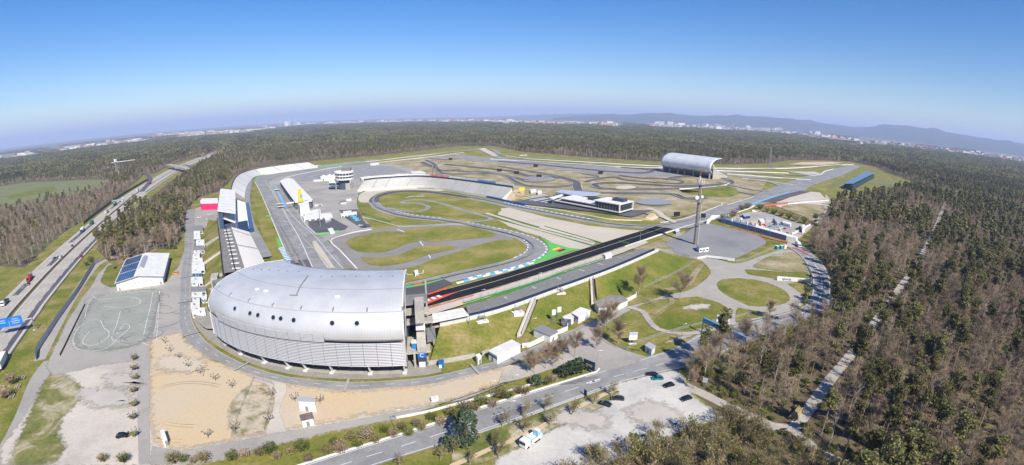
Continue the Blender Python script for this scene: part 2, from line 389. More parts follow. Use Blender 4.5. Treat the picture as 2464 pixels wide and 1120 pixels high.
# curved road round the grandstand
RIN = [(468, 505), (466, 560), (463, 600), (458, 691), (458, 752), (467.5, 786), (487, 815), (512, 837), (561, 866), (606, 885), (657, 901), (721, 913), (818, 921), (896, 921), (961, 917), (1025, 911), (1089, 898), (1153, 882), (1220, 864), (1319, 822), (1400, 786), (1430, 770)]
ROUT = [(450, 505), (445, 560), (443, 618), (437, 656), (435, 691), (433, 740), (433, 780), (448, 818), (474, 840), (506, 863), (567, 888.5), (625, 908), (689, 924), (753.5, 932), (820, 940), (912, 935), (1025, 927), (1121, 904.6), (1220, 880), (1330, 838), (1420, 792), (1440, 778)]
loft('ring_road', RIN, ROUT, M_road, n=120)
sheet('paved_apron', [(461, 752), (468, 778), (490, 808), (520, 832), (566, 859), (610, 879), (660, 894), (721, 906), (818, 914), (896, 914), (961, 910), (1025, 905), (1062, 897), (1060, 880), (975, 870), (740, 850), (560, 800), (520, 750), (500, 740), (470, 740)], M_pave)
zl = nz(); b = MB(); rm = [(a + c) / 2 for a, c in zip(resample(smooth(W(RIN)), 160), resample(smooth(W(ROUT)), 160))]
band(b, rm[35:], -.1, .1, zl, (3, 6))
for p, q in zip(RIN[3:16], ROUT[4:17]): pass
up(b); tag(b.build('road_marking', M_line), kind='structure')
b = MB(); band(b, [p + n * .0 for p, n in zip(resample(smooth(W(RIN)), 160), [Vector()] * 160)], -.2, .2, nz()); up(b); tag(b.build('kerb_line', M_cst), kind='structure')
# kart track paint and tyre marks on the lot
zl = nz(); b = MB()
for pts in ([(205, 765), (212, 735), (232, 712), (300, 706), (372, 702), (384, 712), (378, 760), (372, 800), (350, 818), (300, 822), (270, 818), (282, 780), (290, 750)],
            [(182, 830), (176, 818), (190, 790), (215, 775), (240, 772), (250, 790), (262, 800), (258, 816), (228, 832), (204, 830), (200, 820), (215, 800)],
            [(385, 700), (380, 780), (372, 830), (340, 826)], [(368, 705), (362, 740), (352, 780), (346, 808)],
            [(175, 826), (188, 842), (230, 846), (262, 836), (285, 815), (312, 790), (300, 782), (280, 806)],
            [(222, 712), (240, 722), (300, 716), (336, 722), (330, 736), (290, 742), (250, 738)]):
    band(b, smooth(W(pts), 1.5), -.13, .13, zl)
up(b); tag(b.build('kart_line', M_line), kind='structure')
random.seed(3); b = MB(); zl = nz()
for i in range(34):
    c = G(random.uniform(220, 395), random.uniform(715, 820)); r = random.uniform(4, 11); a0 = random.uniform(0, 6); e = random.uniform(.6, 1)
    P = [c + Vector((r * math.cos(a0 + t * .2) * (1 + .02 * t), r * e * math.sin(a0 + t * .2), 0)) for t in range(random.randint(6, 22))]
    band(b, P, -.14, .14, zl)
up(b); tag(b.build('tyre_mark', mat('tyre_mark', (.20, .195, .185), fine=.25)), kind='structure')
sheet('green_wash', [(190, 838), (184, 800), (214, 742), (236, 714), (300, 704), (380, 700), (376, 760), (348, 822), (262, 842)], mat('green_wash', (.265, .285, .235), (.32, .31, .275), scale=.12, fine=.1), z=zl - .018)
# brown court, grass near the hall
sheet('brick_court', [(277, 615), (285, 640), (335, 618), (380, 605), (372, 596), (320, 603)], mat('brick_court', (.24, .15, .11), (.28, .19, .14), fine=.1), sm=False)
sheet('lawn', [(250, 660), (262, 640), (292, 640), (280, 690), (244, 682)], M_lush)

# ---------------------------------------------------------------- main street in front
EU = [(700, 1132), (800, 1099), (1000, 1037), (1200, 970.5), (1441, 896.6), (1557, 861), (1620, 840), (1696, 798.6), (1760, 787), (1831, 769.6), (1924, 744), (1945.5, 726), (1955, 699), (1953.6, 661.7), (1940, 634.7), (1918.6, 610.5), (1902, 600), (1890, 590)]
EL = [(896, 1125), (1000, 1092), (1089, 1065), (1220, 1020), (1463, 933.5), (1560, 905), (1620, 892), (1674, 879), (1790, 830), (1870, 806), (1935, 776), (1972, 758.7), (1994, 737), (1999, 710), (1996.7, 672), (1986, 645.5), (1967, 624), (1945.5, 605), (1929, 591.6), (1908, 578)]
loft('main_street', EU, EL, M_road, n=160)
eu, el = resample(smooth(W(EU)), 300), resample(smooth(W(EL)), 300)
zl = nz(); b = MB()
cen = [(a + c) / 2 for a, c in zip(eu, el)]
band(b, [a.lerp(c, .06) for a, c in zip(eu, el)], -.12, .12, zl)
band(b, [a.lerp(c, .93) for a, c in zip(eu, el)][:150], -.12, .12, zl)
band(b, [a.lerp(c, .93) for a, c in zip(eu, el)][190:], -.12, .12, zl)
band(b, [a.lerp(c, .5) for a, c in zip(eu, el)], -.12, .12, zl, (5, 5))
band(b, [a.lerp(c, .75) for a, c in zip(eu, el)][180:], -.12, .12, zl, (3, 5))
band(b, [a.lerp(c, .52) for a, c in zip(eu, el)][170:], -.12, .12, zl)
for k in range(2):
    o_ = G(1412 + k * 14, 926 - k * 4.5)
    b.face([o_ + Vector((0, 0, zl)), o_ + Vector((3.2, 1.6, zl)), o_ + Vector((2.9, 2.2, zl)), o_ + Vector((-.3, .6, zl))])
up(b); tag(b.build('street_marking', M_line), kind='structure')
sheet('side_street', [(1441, 897), (1390, 862), (1330, 838), (1400, 792), (1440, 775), (1500, 740), (1552, 722), (1560, 733), (1490, 790), (1450, 815), (1505, 846), (1557, 861)], M_lot)
sheet('gravel_drive', [(1210, 893), (1300, 868), (1390, 848), (1400, 868), (1330, 890), (1250, 915), (1200, 925)], M_path)
sheet('parking_gravel', [(1463, 934), (1489, 925), (1560, 906), (1625, 892), (1645, 911), (1664, 953), (1700, 980), (1744, 1007), (1700, 1020), (1642, 1036), (1580, 1075), (1460, 1119), (1400, 1160), (1165, 1160), (1200, 1104), (1322, 1040), (1380, 1014), (1450, 982), (1490, 945)], mat('chalk_gravel', (.42, .40, .37), (.50, .475, .43), (.56, .53, .48), scale=.06, fine=.07, fscale=1., dist=.6), sm=False)
ribbon('foot_path', [(1085, 1125), (1185, 1081), (1264, 1049), (1367, 994.6), (1444, 956), (1484, 938)], 1.8, M_sand)
ribbon('forest_track', [(1648, 928), (1700, 952), (1760, 982), (1809, 1004), (1866, 1028), (1908, 1030), (1937, 996), (1979, 940), (2000, 911), (2074, 821), (2110, 770), (2139, 732), (2172, 683), (2196, 651), (2231, 589), (2255, 540), (2268, 505), (2285, 470), (2300, 450)], 4.4, M_path, z=.06)
ribbon('forest_track', [(1905, 1030), (1940, 1062), (1975, 1090), (2040, 1119)], 3.6, M_path, z=.05)
sheet('verge', [(1160, 1119), (1085, 1119), (1089, 1068), (1220, 1023), (1463, 936), (1486, 936), (1450, 980), (1380, 1012), (1322, 1038), (1200, 1100)], M_worn, z=nz() - .1, sm=False)

# ---------------------------------------------------------------- paths and islands right of the terrace
sheet('gravel_square', [(1552, 735), (1577, 717), (1648, 702), (1690, 680), (1706, 655), (1668, 622), (1700, 618), (1770, 636), (1830, 618), (1880, 602), (1905, 604), (1930, 625), (1948, 660), (1950, 700), (1925, 740), (1850, 764), (1800, 776), (1755, 788), (1700, 798), (1600, 828), (1560, 790)], mat('beige_path', (.33, .305, .265), (.385, .36, .315), scale=.1, fine=.06))
sheet('lawn', [(1724.6, 688.7), (1736, 675), (1779, 671.5), (1815, 675), (1848.5, 682), (1887, 701), (1901, 718), (1889, 731.7), (1851, 739), (1800, 738), (1768, 723), (1738, 706)], M_grass)
sheet('lawn', [(1440, 800), (1480, 770), (1545, 735), (1590, 722), (1640, 719), (1678, 716), (1716, 726), (1749, 742), (1754, 757), (1748, 772), (1690, 792), (1600, 826), (1540, 846), (1495, 838)], M_grass)
sheet('lawn', [(1578, 770), (1620, 742), (1680, 735), (1735, 748), (1738, 772), (1700, 788), (1640, 796), (1590, 790)], M_lush)
sheet('worn_patch', [(1640, 745), (1660, 736), (1708, 734), (1705, 744), (1670, 748)], M_grav)
sheet('lawn', [(1791, 651), (1830, 652), (1889, 657), (1942, 656), (1950, 666), (1945, 686), (1920, 684), (1860, 672), (1800, 662)], M_lush)
sheet('worn_patch', [(1813.5, 645.5), (1830, 630), (1862, 616), (1908, 610), (1929, 624), (1940, 653), (1889, 656), (1840, 650)], M_dry)
sheet('lawn', [(1895, 684), (1945.5, 687), (1951, 702), (1937.5, 716), (1916, 699)], M_grass)
sheet('lawn', [(1776, 743), (1820, 751), (1832, 756), (1834, 764), (1800, 770), (1772, 780)], M_grass)
sheet('lawn', [(1672, 624), (1710, 653), (1702, 668), (1678, 689), (1648, 704), (1600, 712), (1560, 728), (1500, 742), (1440, 762), (1500, 720), (1600, 650)], M_grass, z=nz())
sheet('gravel_field', [(1600, 583), (1640, 568), (1693, 540), (1753.6, 551), (1800, 559), (1836, 576), (1842, 588), (1810, 606), (1763.6, 626), (1730, 626), (1678, 621), (1622.7, 607), (1600, 598)], M_graylot)
sheet('dirt_verge', [(1500, 597), (1560, 575), (1620, 556), (1640, 552), (1650, 562), (1610, 582), (1602, 590), (1620, 606), (1570, 605)], M_dry)
sheet('parking_lot', [(468, 505), (500, 492), (524, 492), (525, 530), (505, 540), (494, 552), (466, 545)], M_lot, sm=False)
sheet('storage_yard', [(1752, 532), (1772, 520), (1800, 500), (1812, 498), (1830, 506), (1870, 522), (1920, 540), (1960, 546), (1945, 552), (1905, 578), (1860, 562), (1800, 546)], M_lot, sm=False)
ribbon('side_road', [(1902, 598), (1908, 580), (1935, 556), (1962, 530), (1985, 500), (1990, 480), (1975, 455), (2000, 440), (2025, 425), (2060, 408)], 7, M_path)
ribbon('cycle_path', [(1765, 552), (1800, 560), (1830, 570), (1862, 578), (1900, 586)], 2.2, M_red)
ribbon('cycle_path', [(1908, 597), (1925, 604), (1945, 615)], 1.6, M_red, z=nz() + .02)
sheet('dirt_mound', [(1880, 500), (1925, 492), (1975, 496), (1985, 508), (1960, 528), (1920, 518)], M_dry)
sheet('dirt_verge', [(1865, 496), (1900, 490), (1990, 486), (1998, 492), (1975, 540), (1955, 540), (1940, 525), (1900, 508)], M_trap, z=nz() - .04)

# wear: ruts on the sand, worn paths on the lawns, stains and repairs on the tarmac
random.seed(8); b = MB(); zl = nz()
for i in range(7):
    c = G(random.uniform(390, 560), random.uniform(870, 1050)); r = random.uniform(5, 16); a0 = random.uniform(0, 6)
    P = [c + Vector((r * 1.6 * math.cos(a0 + t * .1), r * .8 * math.sin(a0 + t * .1), 0)) for t in range(random.randint(8, 24))]
    P = [p for p in P if p.length > 90]
    if len(P) > 3:
        for o_ in (0, 1.5): band(b, P, o_ - .1, o_ + .1, zl)
up(b); tag(b.build('wheel_rut', mat('sand_rut', (.49, .40, .28), (.54, .42, .27), scale=.5, fine=.15)), kind='structure')
for k, (x, y, s, q) in enumerate(((430, 880, 9, 0), (250, 960, 9, 1), (290, 920, 7, 1), (1400, 1010, 7, 1), (1580, 1000, 7, 1))):
    c = G(x, y); P = [c + Vector((s * 1.5 * math.cos(a * .7) * random.uniform(.6, 1.2), s * math.sin(a * .7) * random.uniform(.6, 1.2), 0)) for a in range(9)]
    sheet('sand_stain', None, (mat('sand_pale', (.50, .43, .33), (.53, .45, .34), scale=.3, fine=.06), mat('gravel_stain', (.42, .385, .34), (.48, .44, .385), scale=.1, fine=.1))[q], world=P, z=zl + .004 + k * .002)
def faded_ribbon(name, px, w, m):
    P = smooth(W(px), 3.); N = normals(P); sheet(name, None, m, world=[p + n * w / 2 for p, n in zip(P, N)] + [p - n * w / 2 for p, n in list(zip(P, N))[::-1]], sm=False)
faded_ribbon('worn_path', [(1510, 742), (1545, 752), (1562, 775), (1585, 796), (1640, 806), (1700, 800), (1752, 786)], 3.2, M_path)
faded_ribbon('worn_path', [(1600, 712), (1618, 728), (1600, 742), (1570, 760)], 3., M_dry)
faded_ribbon('worn_path', [(1690, 636), (1672, 660), (1650, 690), (1600, 700)], 4, M_dry)
b = MB(); zl = nz()
for (i, a, c, n_) in ((70, .08, .3, 9), (110, .55, .8, 14), (160, .1, .45, 7), (210, .6, .9, 16), (40, .55, .9, 10)):
    L1 = [p.lerp(q, a) for p, q in zip(eu, el)][i:i + n_]; L2 = [p.lerp(q, c) for p, q in zip(eu, el)][i:i + n_]; b.grid([[p + Vector((0, 0, zl)) for p in L1], [p + Vector((0, 0, zl)) for p in L2]])
up(b); tag(b.build('road_repair', mat('repair_asphalt', (.16, .16, .16), (.21, .208, .205), scale=.3, fine=.1)), kind='structure')
b = MB(); zl = nz(); rm2 = rm
for i0 in range(10, 150, 13): band(b, [rm2[i0], rm2[i0].lerp(rm2[i0 + 1], .25)], -4, 4, zl)
up(b); tag(b.build('road_joint', mat('joint_tar', (.36, .35, .33))), kind='structure')
# ---------------------------------------------------------------- circuit surfaces
sheet('infield', [(598, 430), (640, 415), (752, 398), (912, 380), (1100, 362), (1190, 358), (1260, 376), (1400, 385), (1600, 396), (1850, 402), (2050, 394), (2070, 408), (1990, 448), (1985, 482), (1870, 495), (1740, 528), (1660, 552), (1560, 590), (1400, 640), (1200, 700), (1030, 752), (960, 760), (900, 700), (690, 700), (655, 640), (618, 520)], M_inf, sm=False)
sheet('dry_infield', [(905, 395), (1000, 382), (1100, 372), (1250, 388), (1400, 398), (1600, 408), (1780, 415), (1850, 430), (1830, 462), (1790, 480), (1700, 515), (1620, 535), (1520, 530), (1400, 498), (1250, 470), (1120, 440), (1020, 425), (960, 410)], M_dry, sm=False)
sheet('proving_ground', [(1100, 374), (1180, 380), (1300, 390), (1420, 398), (1560, 406), (1640, 420), (1620, 428), (1500, 424), (1400, 416), (1300, 404), (1200, 394), (1100, 384)], M_asph, sm=False)
# paddock and pit side
sheet('paddock', [(640, 440), (676, 425), (751, 412), (819, 402), (889, 395), (950, 398), (990, 408), (1008, 420), (960, 428), (880, 434), (862, 460), (858, 490), (866, 520), (895, 548), (960, 549), (900, 556), (795, 584), (760, 572), (700, 530), (660, 480)], M_lot, sm=False)
sheet('paddock_tarmac', [(696, 426), (819, 403.6), (889, 396), (940, 402), (985, 416), (900, 424), (862, 432), (820, 430), (760, 436), (720, 440)], M_road, sm=False)
sheet('paddock_tarmac', [(738, 525), (800, 528), (838, 548), (830, 556), (762, 566), (745, 552)], M_mid, z=nz(), sm=False)
sheet('paddock_tarmac', [(815, 508), (860, 506), (880, 540), (905, 548), (870, 552), (835, 530)], M_mid, z=nz(), sm=False)
# start straight and first curve
sheet('start_straight', [(612, 436), (625, 461), (645, 505), (672, 572), (698, 637), (706, 660), (860, 668), (800, 650), (768, 610), (744, 578), (716, 552), (690, 520), (670, 491), (650, 455), (645, 435), (676, 427), (751, 414), (826, 400), (915, 388), (912, 384), (826, 393), (751, 401), (675, 411), (625, 418)], M_asph, sm=False)
sheet('start_patch', [(696, 631), (741, 625), (752, 646), (706, 655)], M_mid, sm=False)
ribbon('pit_lane', [(666, 446), (676, 470), (700, 515), (740, 560), (775, 590), (800, 620), (826, 652)], 11, M_asph)
sheet('pit_gravel', [(751, 585), (760, 582), (782, 612), (806, 648), (788, 648), (766, 618)], M_trap, sm=False)
zl = nz(); b = MB()
for pts, w in (([(613, 439), (625, 461), (645, 507), (672, 572), (698, 636)], .35), ([(638, 440), (660, 470), (688, 520), (720, 575), (752, 646)], .3), ([(690, 505), (722, 540), (752, 565), (770, 584), (792, 612), (826, 650)], .2)):
    band(b, smooth(W(pts)), -w, w, zl)
for k in range(12):
    t = k / 12; p = G(660 + 66 * t, 508 + 110 * t ** 1.1); q = G(690 + 52 * t, 515 + 108 * t ** 1.1); m_ = p.lerp(q, .3 + .35 * (k % 2)); d = (q - p).normalized()
    b.face([m_ - d * 1.6 + Vector((0, 0, zl)), m_ + d * 1.6 + Vector((0, 0, zl)), m_ + d * 1.6 + Vector((.1, .4, zl)), m_ - d * 1.6 + Vector((.1, .4, zl))])
up(b); tag(b.build('track_marking', M_line), kind='structure')
ribbon('blue_lane', [(662, 448), (668, 462), (682, 490), (692, 503)], 2.2, M_lblue)
sheet('green_runoff', [(666, 577), (671, 575), (680, 600), (694, 634), (686, 632), (676, 612)], M_gline, sm=False)
sheet('green_runoff', [(640, 520), (653, 521), (652, 525), (640, 524)], M_gline, sm=False)
# race track with the two inner curves
TR = [(1700, 524), (1620, 543), (1560, 549), (1480, 544), (1420, 534.5), (1330, 518), (1240, 500.5), (1160, 483.5), (1090, 471.5), (1030, 464.3), (985, 462.5), (945, 465), (912, 474), (901, 485), (912, 501), (935, 511), (965, 520), (1010, 527), (1060, 532), (1110, 540), (1150, 549), (1200, 559), (1240, 569), (1270, 580), (1290, 595), (1290, 608), (1272, 622), (1235, 636), (1180, 650), (1100, 668), (1020, 688), (960, 700), (900, 720)]
sheet('curve_verge', [(868, 470), (892, 462), (930, 456), (985, 452), (1060, 458), (1130, 470), (1200, 486), (1300, 508), (1400, 528), (1500, 541), (1600, 538), (1610, 548), (1500, 556), (1400, 545), (1300, 528), (1150, 545), (1240, 566), (1325, 595), (1310, 620), (1180, 656), (960, 690), (900, 560), (872, 520), (862, 490)], M_inf, z=nz())
sheet('gravel_trap', [(862, 470), (902, 460), (977, 454), (1058, 458.5), (1062, 462), (1000, 459), (940, 461), (905, 470), (893, 482), (896, 488), (880, 490), (867, 489)], M_trap)
sheet('gravel_trap', [(1196, 505), (1225, 502), (1316, 526), (1416, 546), (1500, 555), (1548, 559), (1500, 575), (1450, 588), (1400, 578), (1300, 552), (1200, 520)], M_trap, sm=False)
sheet('gravel_trap', [(1200, 533), (1250, 545), (1330, 567), (1426, 592), (1430, 598), (1376, 606), (1330, 588), (1300, 572), (1263, 562), (1225, 548)], M_trap, sm=False)
sheet('green_runoff', [(1300, 574), (1330, 588), (1370, 600), (1400, 603), (1370, 608), (1290, 640), (1240, 648), (1280, 634), (1314, 616), (1322, 602), (1316, 588)], M_gline, sm=False)
fl = W([(1327, 604), (1344, 599), (1363, 604), (1346, 610)])
for k, m_ in enumerate((M_yel, M_red, mat('flag_black', (.04, .04, .045)))):
    a, c = k / 3, (k + 1) / 3
    sheet('flag_stripe', None, m_, world=[fl[0].lerp(fl[3], a), fl[1].lerp(fl[2], a), fl[1].lerp(fl[2], c), fl[0].lerp(fl[3], c)], sm=False)
sheet('old_asphalt', [(795, 583), (820, 572), (860, 564), (930, 552), (980, 549), (1060, 545), (1110, 541), (1150, 550), (1200, 566), (1236, 580), (1190, 600), (1100, 628), (1020, 655), (960, 662), (860, 655), (820, 630)], mat('old_asphalt', (.22, .205, .19), (.27, .25, .23), scale=.04, fine=.08), sm=True)
trw = smooth(W(TR), 4.)
b = MB(); band(b, trw, -6.6, 6.6, nz()); up(b); tag(b.build('race_track', M_asph), kind='structure')
ribbon('race_line', [(1130, 478), (1090, 471.5), (1030, 464.3), (985, 462.5), (945, 465), (912, 474), (901, 485), (903, 489)], 12.6, M_mid)
zl = nz(); b = MB(); band(b, trw, -6.5, -6.2, zl); band(b, trw, 6.2, 6.5, zl); up(b); tag(b.build('track_edge_line', M_line), kind='structure')
def kerb(pts, off, w=1.2, ma=None, mb=None, n=3.):
    P = smooth(W(pts), 1.); L = sum((q - p).length for p, q in zip(P, P[1:])); P = resample(P, max(4, int(L / n))); N = normals(P); z = nz() + .05; b = MB()
    for i in range(len(P) - 1):
        b.cur = i % 2; b.prism([tuple(v)[:2] for v in (P[i] + N[i] * off, P[i + 1] + N[i + 1] * off, P[i + 1] + N[i + 1] * (off + w), P[i] + N[i] * (off + w))], .02, z)
    tag(b.build('kerb', [ma or M_white, mb or mat('kerb_blue', (.12, .24, .44))]), kind='structure')
kerb([(1110, 540), (1150, 549), (1200, 559), (1240, 569), (1270, 580), (1290, 595), (1290, 608), (1272, 622), (1235, 636), (1180, 650), (1100, 668)], 6.6, .9)
kerb([(1222, 562), (1245, 572), (1268, 590), (1262, 610), (1235, 624)], 0, .9)
kerb([(1200, 491), (1240, 500.5), (1330, 518), (1416, 534)], 6.6, 1.6)
kerb([(940, 513), (965, 520), (1010, 527), (1060, 532)], 6.6, 1.)
kerb([(670, 601), (678, 615), (690, 633)], 0, 3.4, n=2.)
for p in ([(834, 585.6), (852, 575.5), (890, 566), (927, 560), (972, 563), (1008, 580), (1008, 585), (985, 589), (952, 603), (927, 610), (872, 611), (846, 601)],
          [(972, 557), (1053, 550), (1128, 549), (1196, 566), (1186, 573), (1078, 583), (1025, 584)],
          [(869, 623), (889, 625), (940, 622), (977.5, 611), (1000, 600), (1030, 594), (1091, 596), (1103, 600.7), (1028, 618), (977.5, 636), (919.6, 644.7), (889, 641)],
          [(945, 655), (992, 648), (1065, 621), (1179, 586), (1220, 580.5), (1244, 585), (1266, 597), (1262, 610), (1240, 622), (1190, 638), (1070, 664), (1010, 677), (945, 686)]):
    sheet('lawn', p, M_inf)
sheet('lawn', [(912, 482), (927, 472.5), (985, 467.5), (1028, 469), (1085, 477), (1179, 497), (1206, 506), (1195, 516), (1150, 529), (1078, 523), (977, 514), (935, 505), (918, 494)], M_inf)
sheet('lawn', [(866, 506), (885, 503), (915, 514), (970, 530), (1040, 537), (1094, 540), (1028, 546.5), (960, 548), (890, 530)], M_inf)
ribbon('inner_path', [(930, 503), (975, 511), (1010, 511), (1030, 504), (1025, 497), (1000, 492), (970, 492), (975, 486), (1010, 483), (1060, 492), (1120, 510), (1180, 528), (1165, 535), (1140, 538)], 5, M_asph)
ribbon('pit_exit_road', [(960, 549), (1020, 547), (1090, 543), (1130, 545)], 7, M_lot)
ribbon('inner_path', [(1170, 516), (1260, 545), (1360, 573), (1430, 592)], 4, M_trap)
# drag strip
SU = [(1020, 716), (1025, 714), (1220, 661), (1426.5, 595.6), (1577.5, 548)]
SD = [(1018, 749), (1028, 745), (1220, 690), (1401, 631), (1502, 597), (1622.7, 555)]
sheet('strip_shoulder', [(1400, 612), (1450, 590), (1500, 574), (1560, 556), (1500, 549), (1600, 543), (1640, 538), (1660, 545), (1600, 562)], M_asph, sm=False)
sheet('sand_verge', [(1020, 752), (1028, 746), (1220, 691), (1401, 632), (1502, 598), (1550, 582), (1560, 588), (1459, 627), (1371, 655), (1200, 712), (1110, 740), (1030, 765)], M_trap, sm=False)
sheet('far_road', [(1577, 548), (1612, 538), (1678, 519), (1736, 496.7), (1800, 480), (1832, 464), (1875, 447.5), (1935, 428.6), (2005, 407), (2053, 399), (2072, 402), (2029, 423), (1951, 450), (1935, 462), (1908, 475), (1860, 490), (1800, 501), (1733, 528), (1660, 552), (1622, 556)], M_asph, sm=False)
loft('drag_strip', SU, SD, M_dark)
su, sd = resample(smooth(W(SU)), 60), resample(smooth(W(SD)), 60)
zl = nz(); b = MB()
for a in (.46, .0, .99): band(b, [p.lerp(q, a) for p, q in zip(su, sd)], -.22, .22, zl)
up(b); tag(b.build('strip_line', mat('cream_line', (.52, .43, .25), fine=.1)), kind='structure')
sheet('dark_patch', [(945, 700), (1062, 674), (1090, 687), (1030, 712), (940, 735)], M_mid, sm=False)
sheet('red_runoff', [(1030, 730), (1060, 718), (1110, 705), (1085, 715), (1028, 738)], M_red, sm=False)
sheet('red_runoff', [(1030, 712), (1060, 702), (1090, 694), (1060, 706), (1030, 716)], M_red, sm=False)
kerb([(1026, 729), (1045, 723), (1060, 718)], -1.5, 3, M_white, M_red, 1.3)
kerb([(1100, 687), (1160, 671), (1220, 657), (1285, 637)], 0, 1.2, M_white, M_lblue, 4)
sheet('green_runoff', [(960, 697), (1020, 688), (1080, 672), (1060, 680), (1020, 692), (960, 702)], M_gline, sm=False)
sheet('orange_runoff', [(996, 688), (1015, 685), (1018, 689), (998, 692)], M_red, sm=False)
ribbon('red_edge_line', [(1030, 748), (1080, 734), (1140, 717)], .9, M_red)
ribbon('blue_line', [(1795, 500), (1850, 480), (1900, 464)], 2.5, M_lblue)
sheet('gravel_trap', [(1867, 491), (1900, 478), (1951, 464), (1972, 466), (1988, 483), (1930, 489)], M_trap, sm=False)
sheet('dark_patch', [(1830, 489), (1880, 472), (1925, 462), (1950, 464), (1900, 477), (1866, 491)], M_mid, sm=False)
# far side: long curve, hairpin and links
FAR = [([(912, 386), (960, 381), (1040, 372), (1120, 364), (1168, 360), (1190, 363), (1200, 372)], 12), ([(1172, 366), (1188, 374), (1210, 384), (1280, 390), (1400, 398), (1577, 407), (1700, 411), (1800, 409), (1935, 403), (2050, 396)], 14),
       ([(1200, 372), (1250, 380), (1400, 388), (1600, 399)], 10), ([(1780, 428), (1850, 432), (1935, 430), (1990, 418), (2040, 404)], 12), ([(1730, 440), (1780, 452), (1840, 462), (1880, 452), (1850, 440), (1800, 434)], 11),
       ([(1700, 418), (1800, 420), (1900, 423), (1980, 420)], 9), ([(1730, 450), (1800, 468), (1830, 472)], 8)]
for p, w in FAR: ribbon('far_track', p, w, M_asph, step=8)
sheet('gravel_trap', [(1893, 415), (1962, 415), (1974, 420), (1945, 423)], M_trap, sm=False)
sheet('gravel_trap', [(1152, 361), (1168, 359), (1190, 370), (1198, 377), (1186, 378)], M_trap, sm=False)
sheet('sand_heap_field', [(1895, 398), (1930, 392), (2000, 391), (2030, 394), (1980, 399)], M_sand, sm=False)
# handling courses with their dark loops
LOOPS = [([(1015, 392), (1040, 403), (1060, 412), (1080, 412), (1110, 410)], 9), ([(1025, 387), (1045, 397), (1052, 408), (1075, 420), (1180, 420), (1215, 425), (1250, 444), (1290, 451), (1340, 452), (1390, 446)], 8),
         ([(1070, 397), (1150, 405), (1230, 414), (1270, 425), (1330, 428), (1362, 432), (1385, 440), (1388, 452), (1392, 462)], 11), ([(1360, 430), (1300, 418), (1200, 402)], 8),
         ([(1430, 446), (1470, 442), (1560, 446), (1640, 450), (1740, 446), (1760, 440), (1735, 430), (1650, 426), (1600, 434)], 10), ([(1430, 447), (1450, 456), (1530, 458), (1620, 456), (1720, 452)], 10),
         ([(1495, 404), (1560, 410), (1568, 414), (1540, 418), (1460, 414), (1400, 408), (1300, 398), (1200, 390)], 10), ([(1400, 420), (1430, 424), (1438, 428), (1410, 430)], 6),
         ([(1410, 440), (1440, 432), (1480, 428), (1500, 434), (1560, 440), (1630, 444), (1640, 438), (1600, 432), (1540, 430), (1490, 424)], 7), ([(1388, 462), (1440, 466), (1560, 468), (1620, 470), (1650, 480), (1700, 478)], 9),
         ([(1100, 414), (1180, 418), (1240, 430), (1275, 437)], 6), ([(1760, 436), (1700, 424), (1650, 420)], 7)]
for i, (p, w) in enumerate(LOOPS):
    z_ = nz(); ribbon('handling_course', p, w + 1.6, M_line if i % 2 else M_trap, step=5, z=z_); ribbon('handling_course', p, w, M_mid, step=5, z=z_ + .03)
for p, m_ in (([(1255, 432), (1280, 427), (1320, 428), (1338, 435), (1310, 440), (1270, 440)], M_asph), ([(1030, 381), (1060, 378), (1095, 380), (1100, 384), (1060, 386)], M_asph), ([(1530, 490), (1545, 484), (1580, 482), (1610, 488), (1616, 494), (1590, 497), (1550, 496)], mat('pale_pad', (.26, .275, .31), rough=.5)),
              ([(1480, 456), (1495, 450), (1520, 450), (1530, 455), (1500, 459)], M_trap), ([(1500, 500), (1620, 505), (1700, 500), (1690, 510), (1620, 530), (1560, 520)], M_dry)):
    sheet('skid_pad', p, m_)
ribbon('service_road', [(1625, 540), (1600, 528), (1580, 512), (1560, 505)], 6, M_trap)
sheet('car_park', [(1225, 492), (1290, 478), (1340, 475), (1400, 480), (1520, 510), (1575, 510), (1520, 527), (1440, 515), (1300, 500)], M_mid, sm=False)
zl = nz(); b = MB()
for k, (x0, y0, x1, y1) in enumerate(((1252, 482, 1312, 472), (1258, 484, 1316, 474), (1275, 486, 1312, 480), (1284, 488, 1320, 481), (1302, 490, 1334, 484), (1312, 492, 1346, 485))):
    band(b, W([(x0, y0), (x1, y1)]), -1.2, 1.2, zl)
up(b); tag(b.build('parking_bay', M_line), kind='structure')

M_rub = mat('rubbered_asphalt', (.20, .197, .19), (.27, .265, .255), scale=.12, fine=.12)
zl = nz(); b = MB(); band(b, trw[2:-10], -2.6, -.4, zl); up(b); tag(b.build('rubber_line', M_rub), kind='structure')
b = MB()
for a, c, w in (((648, 500), (716, 640), 2.2), ((662, 520), (735, 648), 1.6)):
    P = resample(W([a, c]), 20); band(b, P, -w / 2, w / 2, zl)
up(b); tag(b.build('rubber_line', M_rub), kind='structure')
b = MB(); zl = nz()
for t in range(14):
    p, q = G(652 + 5.2 * t, 505 + 10.5 * t), G(694 + 7 * t, 512 + 10 * t); band(b, [p, q], -.12, .12, zl) if t % 3 == 0 else None
up(b); tag(b.build('slab_joint', M_line), kind='structure')
